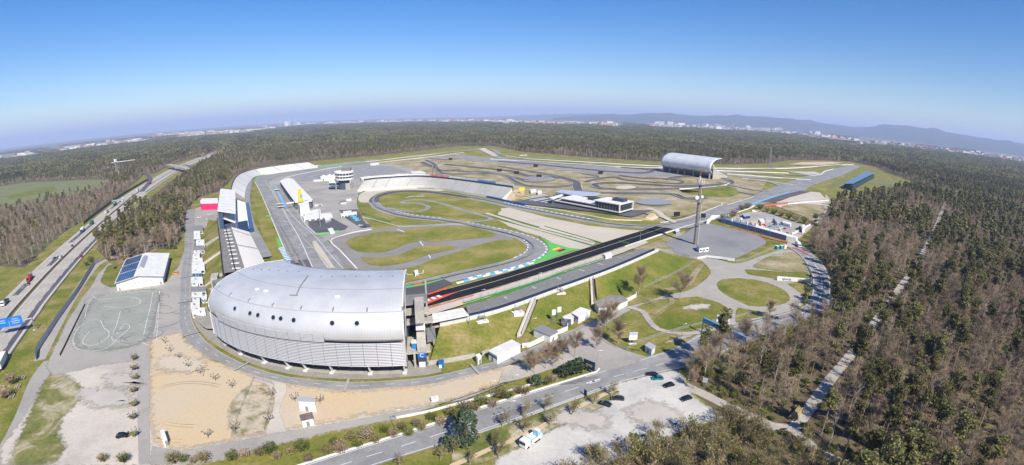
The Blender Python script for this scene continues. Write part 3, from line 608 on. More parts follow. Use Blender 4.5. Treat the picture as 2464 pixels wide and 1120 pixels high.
# ---------------------------------------------------------------- builders for standing things
def HT(base, tp):
    b = G(*base); d = ray(*tp); return CAMZ + d.z * math.hypot(b.x, b.y) / math.hypot(d.x, d.y)
def ctr(P): return sum(P, Vector((0, 0, 0))) / len(P)
def barrier(name, label, cat, px, h, t, m, group=None, z0=0., world=None, sm=True, parent=None):
    """a low wall along a line"""
    P = world or W(px)
    P = smooth(P, 5.) if sm else P
    N = normals(P); b = MB(); L = [p - n * t / 2 for p, n in zip(P, N)]; R = [p + n * t / 2 for p, n in zip(P, N)]
    zz = lambda q, z: Vector((q.x, q.y, q.z + z))
    b.grid([[zz(p, z0) for p in L], [zz(p, z0 + h) for p in L], [zz(p, z0 + h) for p in R], [zz(p, z0) for p in R]])
    for k, s in ((0, 1), (-1, -1)):
        q = [zz(L[k], z0), zz(R[k], z0), zz(R[k], z0 + h), zz(L[k], z0 + h)]; b.face(q[::s])
    o = b.build(name, m, parent)
    return o if parent is not None else tag(o, label, cat, group)
M_net = mat('wire_mesh', (.42, .44, .44), alpha=.28, rough=.6)
M_netg = mat('green_mesh', (.10, .25, .14), alpha=.4, rough=.7)
def fence(name, label, px, h, m=None, step=8., group=None, world=None, z0=0., pm=None, cat='fence'):
    """mesh panel between posts, each post a part"""
    P = world or W(px); P = smooth(P, 5.); c = P[len(P) // 2]; L = sum((q - p).length for p, q in zip(P, P[1:]))
    t = thing(name, label, cat, (c.x, c.y, c.z + z0), group)
    b = MB(); b.grid([[p + Vector((0, 0, z0)) for p in P], [p + Vector((0, 0, z0 + h)) for p in P]]); b.build('mesh_panel', m or M_net, t)
    n = max(2, min(60, int(L / step))); o = None
    for p in resample(P, n):
        if o is None:
            q = MB(); q.cyl(p + Vector((0, 0, z0)), p + Vector((0, 0, z0 + h + .15)), .07, n=5); o = q.build('post', pm or M_steel, t); p0 = p; base = o.location.copy()
        else:
            d = o.copy(); COL.objects.link(d); d.parent = t; d.location = base + (p - p0)
    return t
def flat_tri(b, pts):
    for t in tessellate_polygon([[Vector(p) for p in pts]]):
        a, c, d = (Vector(pts[i]) for i in t)
        if (c - a).cross(d - a).z < 0: t = t[::-1]
        b.face([pts[i] for i in t])
def shrink(P, d):
    c = ctr(P); return [p + (c - p).normalized() * d for p in P]
def windows(par, m, A, B, z0, z1, n, gap=.35, inset=.0, t=.06):
    """n windows on the wall A-B, standing 6 cm proud, each a part of its own"""
    d = (B - A); L = d.length; d.normalize(); nn = Vector((d.y, -d.x, 0))
    s = L / n
    for i in range(n):
        a = A + d * (s * i + gap * s / 2 + inset); c = A + d * (s * (i + 1) - gap * s / 2)
        MB().prism([(v.x, v.y) for v in (a - nn * .05, c - nn * .05, c + nn * t, a + nn * t)], z0, z1, True).build('window', m, par)
def building(name, label, cat, quad, h, wall, roof, group=None, over=.3, rt=.25, win=(), door=None, base_z=0., world=None, glass=None, tilt=0.):
    """quad: the roof outline as seen, at height h; win: (edge, n, z0, z1)"""
    P = world or W(quad, 0.0 if False else h)
    P = [Vector((p.x, p.y, 0)) for p in P]
    a = sum(P[i].x * P[(i + 1) % len(P)].y - P[(i + 1) % len(P)].x * P[i].y for i in range(len(P)))
    if a < 0: P = P[::-1]
    c = ctr(P); t = thing(name, label, cat, (c.x, c.y, base_z), group); Q = shrink(P, over)
    b = MB(); b.prism([(p.x, p.y) for p in Q], base_z, h - rt); b.build('wall', wall, t)
    b = MB(); b.prism([(p.x, p.y) for p in P], h - rt, h, True)
    if tilt:
        d = (P[1] - P[0]).normalized(); b.v = [(x, y, z + tilt * ((Vector((x, y, 0)) - c).dot(d) * .1)) for x, y, z in b.v]
    b.build('roof', roof, t)
    for e, n, z0, z1 in win:
        windows(t, glass or M_wglass, Q[e % len(Q)], Q[(e + 1) % len(Q)], base_z + z0, base_z + z1, n)
    if door is not None:
        A, B = Q[door % len(Q)], Q[(door + 1) % len(Q)]; d = (B - A).normalized(); m = A.lerp(B, .35); nn = Vector((d.y, -d.x, 0))
        b = MB(); b.prism([(v.x, v.y) for v in (m - nn * .05, m + d * 1.0 - nn * .05, m + d * 1.0 + nn * .08, m + nn * .08)], base_z, base_z + 2.05, True); b.build('door', M_roofg, t)
    return t
def near_edge(P):
    """the edge whose middle is nearest the camera"""
    return min(range(len(P)), key=lambda i: ((P[i] + P[(i + 1) % len(P)]) / 2).length)
def tiers(F, B, z0, z1, n, b=None, tread=.62):
    """stepped terrace rising from the line F to the line B"""
    b = b or MB(); rows = []
    for i in range(n):
        a, c = i / n, (i + 1) / n; z = z0 + (z1 - z0) * (i + 1) / n; zp = z0 + (z1 - z0) * i / n
        fa = [p.lerp(q, a) for p, q in zip(F, B)]
        rows.append([Vector((p.x, p.y, zp)) for p in fa]); rows.append([Vector((p.x, p.y, z)) for p in fa])
    rows.append([Vector((p.x, p.y, z1)) for p in B])
    b.grid(rows); return b
def seats(F, B, z0, z1, n, b=None, w=.6):
    """rows of seat shells on the treads"""
    b = b or MB()
    for i in range(n):
        z = z0 + (z1 - z0) * (i + 1) / n + .02; a = (i + .35) / n; c = (i + .35 + w) / n; h = .38
        P = [p.lerp(q, a) for p, q in zip(F, B)]; Q = [p.lerp(q, c) for p, q in zip(F, B)]
        b.grid([[Vector((p.x, p.y, z)) for p in P], [Vector((p.x, p.y, z + h)) for p in P], [Vector((p.x, p.y, z + h)) for p in Q], [Vector((p.x, p.y, z + h + .4)) for p in Q], [Vector((p.x, p.y, z)) for p in Q]])
    return b
def letters(name, text, p, right, upv, size, m, parent, t=.03):
    """raised lettering as a mesh part"""
    cu = bpy.data.curves.new(name, 'FONT'); cu.body = text; cu.size = size; cu.extrude = t; cu.align_x = 'CENTER'; cu.align_y = 'CENTER'
    o = bpy.data.objects.new(name + '_src', cu); COL.objects.link(o)
    bpy.context.view_layer.update()
    me = bpy.data.meshes.new_from_object(o.evaluated_get(bpy.context.evaluated_depsgraph_get())); bpy.data.objects.remove(o)
    r = right.normalized(); u = upv.normalized(); n = r.cross(u)
    M = Matrix((r, u, n)).transposed().to_4x4(); off = Vector(parent.get('_o', (0, 0, 0)))
    M.translation = Vector(p) - off; me.transform(M); me.materials.clear(); me.materials.append(m)
    q = bpy.data.objects.new(name, me); COL.objects.link(q); q.parent = parent; return q
# ---------------------------------------------------------------- big curved roof grandstand in front
def metal_roof(name, c, seam=1.0, rough=.42, wide=.08, ax='X', metal=.35, dk=.55):
    m = bpy.data.materials.new(name); m.use_nodes = True; t = m.node_tree; N = t.nodes.new; L = t.links.new; b = t.nodes['Principled BSDF']
    b.inputs['Roughness'].default_value = rough; b.inputs['Metallic'].default_value = metal
    uv = N('ShaderNodeUVMap'); sp = N('ShaderNodeSeparateXYZ'); L(uv.outputs[0], sp.inputs[0])
    md = N('ShaderNodeMath'); md.operation = 'MODULO'; md.inputs[1].default_value = seam; L(sp.outputs[ax], md.inputs[0])
    lt = N('ShaderNodeMath'); lt.operation = 'LESS_THAN'; lt.inputs[1].default_value = wide; L(md.outputs[0], lt.inputs[0])
    ns = N('ShaderNodeTexNoise'); ns.inputs['Scale'].default_value = .12; ns.inputs['Detail'].default_value = 5; geo = N('ShaderNodeNewGeometry'); L(geo.outputs['Position'], ns.inputs['Vector'])
    mr = N('ShaderNodeMapRange'); mr.inputs['From Min'].default_value = .3; mr.inputs['From Max'].default_value = .7; mr.inputs['To Min'].default_value = .86; mr.inputs['To Max'].default_value = 1.05; L(ns.outputs['Fac'], mr.inputs['Value'])
    mx = N('ShaderNodeMix'); mx.data_type = 'RGBA'; mx.inputs['A'].default_value = (*c, 1); mx.inputs['B'].default_value = (*[v * dk for v in c], 1); L(lt.outputs[0], mx.inputs['Factor'])
    vm = N('ShaderNodeVectorMath'); vm.operation = 'SCALE'; L(mx.outputs['Result'], vm.inputs[0]); L(mr.outputs['Result'], vm.inputs['Scale']); L(vm.outputs[0], b.inputs['Base Color'])
    return m
def uvgrid(b, rows, us, vs):
    b.grid(rows); b.uvs = [(u, v) for v in vs for u in us]
def set_uv(o, uvs):
    me = o.data; l = me.uv_layers.new(name='UVMap'); vi = np.zeros(len(me.loops), dtype=int); me.loops.foreach_get('vertex_index', vi)
    l.data.foreach_set('uv', np.array(uvs, dtype=float)[vi].ravel())
def sweep_stand(path, prof, thick, name, m, parent, smooth_=True):
    N = normals(path); us = [0.]
    for a, c in zip(path, path[1:]): us.append(us[-1] + (c - a).length)
    vs = [0.]
    for a, c in zip(prof, prof[1:]): vs.append(vs[-1] + math.hypot(c[0] - a[0], c[1] - a[1]))
    rows = [[Vector((p.x + n.x * u, p.y + n.y * u, z)) for p, n in zip(path, N)] for u, z in prof]
    b = MB(); uvgrid(b, rows, us, vs); o = b.build(name, m, parent, smooth_); set_uv(o, b.uvs)
    if thick:
        s = o.modifiers.new('thickness', 'SOLIDIFY'); s.thickness = thick; s.offset = -1
    return o, b, us
def arc_smooth(prof, n):
    P = resample(smooth([Vector((u, 0, z)) for u, z in prof], .5), n); return [(p.x, p.z) for p in P]
FEET = [(543.7, 830), (586, 852.5), (641, 871), (695, 885), (740, 892.5), (804, 895), (890, 901), (977.5, 897.5)]
fw = W(FEET); base = [Vector((-127.5, 170.5, 0)), Vector((-117, 162.8, 0)), Vector((-104, 156.6, 0)), Vector((-90, 152.6, 0)), Vector((-76, 150.7, 0)), Vector((-60, 150.6, 0)), Vector((-48, 151.6, 0)), Vector((-38.6, 153.1, 0))]
path = resample(smooth(base, 2.), 96)
gs = thing('grandstand', 'large grandstand under a curved silver metal roof with louvred back wall in the foreground', 'grandstand', (-80, 165, 0))
PROF = [(-2.4, 14.6), (-3.0, 17.2), (-2.4, 20.2), (-.6, 23.2), (2.6, 25.9), (7, 27.9), (13, 29.3), (20, 30), (28, 29.8), (35.5, 29.0)]
M_sroof = metal_roof('standing_seam_metal', (.57, .57, .575), 1.0, .42, .09, metal=.25, dk=.82)
roof, rb, us = sweep_stand(path, arc_smooth(PROF, 40), .35, 'roof', M_sroof, gs)
bvh = BVHTree.FromPolygons([Vector(v) for v in rb.v], rb.f)
NP = normals(path)
def at(u, z, i): return Vector((path[i].x + NP[i].x * u, path[i].y + NP[i].y * u, z))
M_louv = mat('louvre_metal', (.43, .43, .445), fine=.05, rough=.5, metal=.15)
def louvres(lo, hi, i0, i1, n, lift, name='louvre'):
    b = MB()
    for k in range(n):
        t = (k + .5) / n; u = lo[0] + (hi[0] - lo[0]) * t - lift; z = lo[1] + (hi[1] - lo[1]) * t; dz = (hi[1] - lo[1]) / n * .27
        b.grid([[at(u + .28, z - dz, i) for i in range(i0, i1)], [at(u - .12, z - dz * .6, i) for i in range(i0, i1)], [at(u + .10, z + dz, i) for i in range(i0, i1)], [at(u + .28, z + dz, i) for i in range(i0, i1)]])
    b.build(name, M_louv, gs)
    for i in range(i0, i1, 5):
        MB().bar(at(lo[0] - lift - .2, lo[1] - .2, i), at(hi[0] - lift - .2, hi[1] + .1, i), .12, .12).build('mullion', M_steel, gs)
louvres((-2.9, 4.6), (-2.9, 14.2), 0, 96, 15, 0.)
louvres((-3.0, 14.6), (-3.6, 18.2), 12, 67, 7, .5)
b = MB(); b.grid([[at(-2.2, 14.1, i) for i in range(96)], [at(-2.0, 5, i) for i in range(96)], [at(1.2, 5, i) for i in range(96)]]); b.build('rear_screen', mat('dark_panel', (.035, .04, .05)), gs)
b = MB(); b.grid([[at(2.6, 0, i) for i in range(96)], [at(2.6, 5, i) for i in range(96)]]); b.build('rear_wall', mat('shopfront_dark', (.035, .04, .045), (.09, .085, .075), scale=.4, rough=.3), gs)
b = MB(); b.grid([[at(-.6, 0, i) for i in range(96)], [at(-.6, .35, i) for i in range(96)], [at(3, .36, i) for i in range(96)]]); b.build('plinth', M_cst, gs)
for p in fw:
    j = min(range(96), key=lambda i: (path[i] - p).length)
    b = MB(); b.bar(at(-2.6, 5.6, j), at(.4, 0, j), .55, .75); b.bar(at(-1.4, .3, j), at(1.6, .3, j), 1.6, .9); b.build('strut', M_roofw, gs)
# seating bowl and inside
Fr = [at(40, 2.2, i) for i in range(0, 96, 3)]; Bk = [at(8, 20, i) for i in range(0, 96, 3)]
tiers(Fr, Bk, 2.2, 20, 34).build('terrace', M_cst, gs); seats(Fr, Bk, 2.2, 20, 34).build('seating', M_seat, gs)
b = MB(); b.grid([[at(8, 20, i) for i in range(96)], [at(3, 20, i) for i in range(96)], [at(2.8, 5, i) for i in range(96)]]); b.build('concourse', M_cst, gs)
for j in range(4, 96, 13):
    b = MB(); b.bar(at(2, 20, j), at(2, 26, j), .5, .5); b.bar(at(1, 25.2, j), at(34, 28.2, j), .4, .9); b.bar(at(6, 12, j), at(24, 27.9, j), .4, .5); b.build('truss', M_steel, gs)
for e in (0, 95):
    b = MB(); q = [at(2.7, 0, e), at(2.7, 20, e), at(8, 20, e), at(40, 2, e), at(40, 0, e)]; b.face(q if e else q[::-1]); b.build('end_wall', M_dconc, gs)
for e in (0, 95):
    b = MB(); b.bar(at(-2.9, 4.4, e), at(-2.9, 14.6, e), .35, .5)
    for (u0, z0), (u1, z1) in zip(PROF, PROF[1:]): b.bar(at(u0, z0, e), at(u1, z1, e), .4, .35)
    b.build('edge_trim', M_roofw, gs)
# ridges, hatches and portholes of the roof
def on_roof(X, Y):
    h = bvh.ray_cast(Vector((0, 0, CAMZ)), ray(X, Y)); return h[0], (h[1] if h[1] is not None and h[1].dot(ray(X, Y)) < 0 else (-h[1] if h[1] is not None else None))
for X, Y in ((565.5, 743), (602, 754.5), (621, 759), (658, 764.5), (676, 767), (707, 771), (799.5, 778), (859, 778.5)):
    p, n = on_roof(X, Y)
    if p is None: continue
    o = MB().cyl(p - n * .1, p + n * .16, 0.85, n=18).build('porthole', M_glass, gs)
    x_ = n.orthogonal().normalized(); y_ = n.cross(x_); b = MB()
    for k in range(18):
        a0, a1 = 2 * PI * k / 18, 2 * PI * (k + 1) / 18
        b.face([p + n * .2 + (x_ * math.cos(a) + y_ * math.sin(a)) * r for a, r in ((a0, .85), (a1, .85), (a1, 1.05), (a0, 1.05))])
    off = Vector(gs['_o']); b.v = [tuple(Vector(v) - off) for v in b.v]; rim = b.build('rim', M_louv); rim.parent = o; rim['_o'] = tuple(off)
b = MB()
for a, c in (((713, 712), (722, 692)), ((722, 692), (733, 676)), ((733, 676), (741, 665)), ((697, 711), (716, 712))):
    p, n = on_roof(*a); q, _ = on_roof(*c)
    if p is not None and q is not None: b.bar(p + n * .12, q + n * .12, .45, .3)
b.build('roof_rail', mat('walkway_grey', (.20, .20, .21)), gs)
for X, Y in ((619, 696), (812, 714), (549, 620 + 43), (640, 700)):
    p, n = on_roof(X, Y)
    if p is not None: MB().box(p.x, p.y, p.z - .1, .9, .6, p.z + .35, .3).build('hatch', M_roofw, gs)
for X in (610, 629, 648, 670, 692, 719, 773, 799, 829, 857, 888, 916, 945):
    Y = 650 + (X - 610) * .045 if X < 760 else 667
    p, n = on_roof(X, Y)
    if p is not None: MB().box(p.x, p.y, p.z - .1, .25, .25, p.z + .45).build('vent', M_roofg, gs)
M_seam = mat('roof_joint', (.33, .33, .35))
for u, z in ((.7, 24.6), (12, 29.2)):
    k = min(range(40), key=lambda j: abs(arc_smooth(PROF, 40)[j][0] - u)) if False else None
    b = MB(); pr = arc_smooth(PROF, 120); j = min(range(120), key=lambda q: abs(pr[q][0] - u)); u0, z0 = pr[j]; u1, z1 = pr[j + 1]
    b.grid([[at(u0, z0 + .05, i) for i in range(96)], [at(u1 - .0, z1 + .05, i) for i in range(96)]])
    o = b.build('roof_joint', M_seam, gs); o.scale = (1, 1, 1)

# ---------------------------------------------------------------- concrete stair tower with the letter C
ct = thing('stair_tower', 'raw concrete stair and terrace tower with a blue C sign beside the curved grandstand', 'stair tower', (-32, 166, 0))
def slab(quad, z, th, nm, m=M_cst, parent=ct):
    P = W(quad, z); b = MB(); b.prism([(p.x, p.y) for p in P], z - th, z, True); return b.build(nm, m, parent)
slab([(963, 712), (1026, 706), (1030, 724), (965, 733)], 20, .9, 'upper_deck', M_dconc)
slab([(965, 744), (1030, 738), (1033, 751), (967, 756)], 17, .9, 'deck')
slab([(969, 766), (1040, 760), (1042, 772), (969, 780)], 13.5, .9, 'deck')
slab([(972, 812), (1034, 806), (1036, 844), (976, 850)], 7, .8, 'lower_deck')
slab([(1025, 790), (1046, 786), (1049, 815), (1028, 820)], 9.5, .8, 'side_deck', M_dconc)
A = W([(1001, 777), (1022, 776)], 13.4); B_ = W([(1004, 845), (1026, 843)], 7.6)
b = MB()
lo = [(*A[0][:2], 13.6), (*A[1][:2], 13.6), (*B_[1][:2], 8.6), (*B_[0][:2], 8.6)]
b.face([Vector(v) for v in lo]); b.face([Vector((v[0], v[1], 6.9)) for v in lo][::-1])
for i in range(4):
    p, q = lo[i], lo[(i + 1) % 4]; b.face([Vector(p), Vector((p[0], p[1], 6.9)), Vector((q[0], q[1], 6.9)), Vector(q)])
b.build('stair_roof', M_cst, ct)
slab([(997, 716), (1019, 714), (1020, 748), (998, 750)], 22, 5, 'lift_shaft')
slab([(999, 752), (1020, 751), (1021, 766), (999, 767)], 18, 5, 'lift_shaft', M_roofw)
f0, f1 = G(1007, 885), G(1027, 884); d = (f1 - f0).normalized(); nn = Vector((d.y, -d.x, 0))
b = MB(); b.prism([(v.x, v.y) for v in (f0, f1, f1 - nn * 3.2, f0 - nn * 3.2)], 0, 6.4); b.build('front_wall', mat('dark_cladding', (.05, .055, .07)), ct)
m_ = f0.lerp(f1, .5)
b = MB(); b.prism([(v.x, v.y) for v in (m_ - d * 1.6 + nn * .02, m_ + d * 1.6 + nn * .02, m_ + d * 1.6 + nn * .14, m_ - d * 1.6 + nn * .14)], 4.2, 6.2, True); b.build('sign_plate', mat('sign_blue', (.01, .12, .48)), ct)
letters('letter', 'C', m_ + nn * .2 + Vector((0, 0, 5.2)), d, Vector((0, 0, 1)), 2.2, M_white, ct)
b = MB(); b.prism([(v.x, v.y) for v in (m_ - d * 1.2 + nn * .02, m_ + d * 1.2 + nn * .02, m_ + d * 1.2 + nn * .2, m_ - d * 1.2 + nn * .2)], .1, 2.4, True); b.build('door', M_roofw, ct)
b = MB(); b.prism([(p.x, p.y) for p in W([(976, 800), (1006, 800), (1006, 770), (974, 770)])], 0, 12); b.build('core_wall', mat('navy_wall', (.02, .035, .07)), ct)
for q in ((980, 886), (1000, 886), (1030, 872), (1046, 838), (1030, 790), (972, 740), (1028, 752)):
    p = G(*q); b = MB(); b.box(p.x, p.y, 0, .35, .35, {740: 17, 752: 16.5, 790: 8.7, 838: 8.7}.get(q[1], 6.2)); b.build('column', M_cst, ct)
b = MB(); P = W([(1034, 762), (1036, 790), (1049, 812)], 10); Q = [p + Vector((0, 0, 1.1)) for p in P]
for s_ in (P, Q):
    for p, q in zip(s_, s_[1:]): b.bar(p, q, .08, .08)
for p, q in zip(P, Q): b.bar(p, q, .06, .06)
b.build('railing', M_steel, ct)
p = G(999, 836, 7); t = thing('portable_toilet', 'blue portable toilet with white roof standing on the concrete deck beside the C sign', 'portable toilet', (p.x, p.y, 7))
b = MB(); b.box(p.x, p.y, 7, 1.1, 1.3, 9.3, .1); b.build('cabin', mat('toilet_blue', (.02, .22, .50)), t); b = MB(); b.box(p.x, p.y, 9.3, 1.2, 1.4, 9.6, .1); b.build('roof', M_roofw, t)

# smaller stair block at the left end of the grandstand
bl = thing('stair_block', 'weathered concrete stair block half hidden behind the left end of the curved grandstand', 'stair block', (-147, 196, 0))
slab([(510, 676), (540, 668), (545, 682), (530, 692)], 12, 6, 'top_block', M_dconc, bl)
slab([(503, 694), (520, 690), (525, 702), (512, 706)], 8, .8, 'deck', M_cst, bl)
slab([(506, 712), (522, 708), (526, 716), (514, 721)], 5, .8, 'deck', M_cst, bl)
b = MB(); b.prism([(p.x, p.y) for p in W([(514, 715), (530, 712), (534, 700), (516, 703)])], 0, 11); b.build('wall', M_cst, bl)

# ---------------------------------------------------------------- open stand along the start straight
def stand(name, label, F, B, z0, z1, n, aisles=(), seatm=M_seat, group=None, back=None, width=.5, nres=40, tm=mat('pale_concrete', (.52, .50, .47), (.58, .56, .52), scale=.3, fine=.08)):
    F, B = resample(smooth(W(F, z0), 6.), nres), resample(smooth(W(B, z1), 6.), nres); c = ctr([f.lerp(q, .5) for f, q in zip(F, B)])
    t = thing(name, label, 'grandstand', (c.x, c.y, 0), group)
    b = tiers(F, B, z0, z1, n)
    zz = lambda p, z: Vector((p.x, p.y, z))
    b.grid([[zz(p, 0) for p in F], [zz(p, z0) for p in F]]); b.grid([[zz(p, z1) for p in B], [zz(p, 0) for p in B]])
    for k in (0, -1): b.face([zz(F[k], 0), zz(F[k], z0), zz(B[k], z1), zz(B[k], 0)])
    b.build('terrace', tm, t)
    if seatm: seats(F, B, z0, z1, n).build('seating', seatm, t)
    if aisles:
        for a in aisles:
            i = int(a * (nres - 1)); d = (F[min(i + 1, nres - 1)] - F[i]).normalized() * .7; b = MB()
            b.face([zz(F[i] - d, z0 + .95), zz(F[i] + d, z0 + .95), zz(B[i] + d, z1 + .95), zz(B[i] - d, z1 + .95)]); b.build('stair_aisle', M_cst, t)
    if back:
        h, m_ = back; b = MB(); Nn = normals(B); s = 1 if (B[0] - F[0]).dot(Nn[0]) > 0 else -1
        b.grid([[zz(p, z1) for p in B], [zz(p, z1 + h) for p in B], [zz(p + q * s * 1.2, z1 + h) for p, q in zip(B, Nn)], [zz(p + q * s * 1.2, 0) for p, q in zip(B, Nn)]])
        b.build('back_wall', m_, t)
    return t, F, B
st1, F1, B1 = stand('grandstand', 'open stand of pale seat rows beside the start straight directly behind the curved roof', [(594, 548), (612, 584), (645, 648)], [(551, 531), (567, 578), (590, 650)], 2, 9, 24, (.3, .62))
b = MB(); 
for a, c, z in (((551, 531), (590, 650), 9),):
    P = resample(smooth(W([(524, 530), (529, 570), (533, 605), (539, 658)], 9)), 30); Q = resample(W([(551, 531), (567, 578), (590, 650)], 9), 30)
    b.grid([P, Q]); b.grid([[Vector((p.x, p.y, 0)) for p in P], P])
    b2 = MB(); R = [p.lerp(q, .52) for p, q in zip(P, Q)]
    b2.grid([[p + Vector((0, 0, .05)) for p in R], [p + Vector((0, 0, 2.0)) for p in R], [p + Vector((.5, 0, 2.0)) for p in R], [p + Vector((.5, 0, .05)) for p in R]])
    b2.build('divider_wall', mat('navy_dark', (.02, .025, .04)), st1)
up(b).build('concourse', M_dconc, st1)
CR = resample(smooth(W([(522.5, 528), (527.5, 569), (531.5, 604), (537, 660)], 9)), 30)
barrier('parapet', 'x', 'x', None, 1.6, .5, mat('navy_dark', (.02, .02, .03)), world=CR, parent=st1, sm=False)
for k in range(14):
    p = P[2 + k * 2].lerp(Q[2 + k * 2], .62); MB().box(p.x, p.y, 9, 2.6, .35, 9.5, .3).build('bench', M_white, st1)
# main grandstand with white roof
mg = thing('main_grandstand', 'main grandstand with tall white slanted roof and blue glass boxes by the start line', 'grandstand', (*G(560, 520)[:2], 0))
R4 = W([(531, 461), (566, 455.5), (566.5, 508), (524.5, 515)], 22); zs = (25, 21, 20.5, 25)
b = MB(); top_ = [Vector((p.x, p.y, z)) for p, z in zip(R4, zs)]; b.face(top_); b.face([p - Vector((0, 0, 1)) for p in top_][::-1])
for i in range(4): p, q = top_[i], top_[(i + 1) % 4]; b.face([p - Vector((0, 0, 1)), q - Vector((0, 0, 1)), q, p])
b.build('roof', M_roofw, mg)
b = MB()
for k in range(1, 9): b.bar(top_[0].lerp(top_[3], k / 9) + Vector((0, 0, .15)), top_[1].lerp(top_[2], k / 9) + Vector((0, 0, .1)), .15, .2)
b.build('roof_rib', M_roofw, mg)
fl_ = [Vector((p.x, p.y, 0)) for p in R4]; c_ = ctr(fl_); ex = (fl_[2] - fl_[3]).normalized(); fr = [p + ex * 10 for p in (fl_[1], fl_[2])]
b = MB(); tiers(resample([fr[1], fr[0]], 12), resample([fl_[3].lerp(fl_[2], .25), fl_[0].lerp(fl_[1], .25)], 12), 5, 17, 22, b); b.build('seating', M_seat, mg)
b = MB(); b.prism([(p.x, p.y) for p in (fl_[3].lerp(c_, .03), fl_[3].lerp(fl_[2], .25), fl_[0].lerp(fl_[1], .25), fl_[0].lerp(c_, .03))], 0, 22); b.build('rear_block', mat('glass_cladding', (.05, .09, .16), rough=.2), mg)
b = MB(); b.prism([(p.x, p.y) for p in (fl_[3].lerp(fl_[2], .26), fl_[2] + ex * 9.5, fl_[2].lerp(fl_[1], .02) + ex * 9.5, fl_[3].lerp(fl_[2], .26).lerp(fl_[0], .02))], 0, 12); b.build('side_wall', mat('blue_dark', (.02, .045, .10)), mg)
b = MB(); b.prism([(p.x, p.y) for p in (fr[1], fr[1] + ex * 4, fr[0] + ex * 4, fr[0])], 0, 5); b.build('box_seats', mat('blue_glass', (.03, .07, .14), rough=.2), mg)
for k in range(6):
    p = fl_[2].lerp(fl_[1], k / 5) - ex * .8; MB().cyl(Vector((p.x, p.y, 5)), Vector((p.x, p.y, 20)), .25, n=6).build('column', M_steel, mg)
b = MB()
for k in range(1, 12):
    p = fl_[3].lerp(fl_[2], .26 + k * .07) - (fl_[0] - fl_[3]).normalized() * .1; b.box(p.x, p.y, 1, .12, .12, 12.5)
b.build('fin', M_steel, mg)
# curved north stand
stn, Fn, Bn = stand('grandstand', 'long curved open stand round the first corner with dark rear wall below the wood', [(588, 479), (592, 455), (602, 437), (618, 424), (667.5, 416), (710, 410), (765, 402.5)], [(557, 457), (566, 433), (582, 419), (618, 408), (667.5, 400.5), (705, 396), (742, 392)], 2, 9, 22, (.15, .3, .42, .55, .68, .8, .92), back=(1.6, mat('navy_back', (.03, .04, .075))), nres=60)
barrier('barrier', 'light green painted barrier in front of the curved open stand at the first corner', 'barrier', [(598, 443), (606, 434), (622, 426), (667.5, 418), (710, 412.5), (768, 404.5), (830, 397)], 2, 1, M_gline)
# inner stand
sti, Fi, Bi = stand('grandstand', 'long curved stand of white seats behind the hairpin bend in the middle of the circuit', [(860, 459), (890, 456), (920, 454.5), (983, 450), (1045, 451), (1119.7, 463), (1209, 477)], [(877, 436.5), (900, 433), (931, 431), (978.5, 428), (1022, 428), (1095, 435), (1183, 447), (1233, 454)], 3, 12.5, 26, (.1, .17, .3, .42, .52, .62, .72, .8, .88, .95), seatm=mat('seat_cream', (.66, .645, .60), (.76, .75, .72), scale=.02, fine=.04), back=(2.6, mat('navy_back2', (.03, .045, .08))), nres=70)
Nb = normals(Bi); OB = [p - n * 0 for p, n in zip(Bi, Nb)]; s_ = 1 if (Bi[0] - Fi[0]).dot(Nb[0]) > 0 else -1; OB = [Vector((p.x, p.y, 0)) + n * s_ * 1.6 for p, n in zip(Bi, Nb)]
for i0, i1, m_ in ((0, 27, M_roofw), (27, 37, mat('red_banner', (.50, .07, .06), (.72, .35, .30), scale=.5)), (37, 52, M_roofw), (52, 61, M_lblue if False else mat('blue_banner', (.02, .20, .48), (.10, .38, .62), scale=.4)), (61, 70, M_roofw)):
    barrier('banner', 'x', 'x', None, 3.0, .3, m_, z0=14.2, world=[p.copy() for p in OB[i0:i1 + 1]], parent=sti, sm=False)
barrier('advertising_board', 'row of blue advertising boards with white lettering below the white seats', 'advertising board', [(1044, 455.5), (1075, 457.5), (1110, 463)], 2.6, .5, mat('board_blue', (.015, .10, .36), (.02, .13, .42), scale=1.))
barrier('advertising_board', 'bright yellow advertising board below the white seats of the inner stand', 'advertising board', [(952, 453.5), (984, 451.5)], 2.4, .5, M_yel)
barrier('barrier', 'long blue wall at the foot of the inner stand towards the dark glass building', 'wall', [(1130, 470.5), (1170, 477), (1215, 487), (1263, 497.5)], 2.8, .6, M_blue)
barrier('barrier', 'green tyre barrier along the gravel outside the hairpin bend', 'barrier', [(862, 500), (861, 480), (866, 469), (880, 462), (920, 456.5), (960, 453.5), (1044, 457)], 1.6, .8, M_green)
# sand bank at the end of the inner stand
def mound(name, label, cat, base_px, top_px, h, m):
    A = [Vector((p.x, p.y, 0)) for p in W(base_px)]; B = W(top_px, h); b = MB(); n = 28
    A, B = resample(A + [A[0]], n), resample(B + [B[0]], n); rows = [[a.lerp(c, t) + Vector((random.uniform(-.4, .4), random.uniform(-.4, .4), random.uniform(-.3, .3) if 0 < t < 1 else 0)) for a, c in zip(A, B)] for t in (0, .35, .7, 1)]
    for r in rows: r[-1] = r[0]
    b.grid(rows); b.face(rows[-1][:-1]); up(b)
    return tag(b.build(name, m), label, cat)
mound('sand_bank', 'bare sandy earth bank at the right end of the inner white stand', 'earth bank', [(1212, 482), (1228, 486), (1262, 474), (1262, 462), (1240, 455)], [(1232, 462), (1240, 464), (1252, 461), (1248, 456), (1238, 456)], 9, M_sand)
mound('grass_bank', 'green grass bank below the far curved roof stand', 'grass bank', [(1630, 458), (1660, 470), (1720, 478), (1760, 478), (1788, 468), (1775, 455), (1750, 445), (1700, 452)], [(1650, 457), (1680, 460), (1730, 460), (1757, 455), (1758, 450), (1748, 447), (1700, 453), (1670, 455)], 5, M_lush)
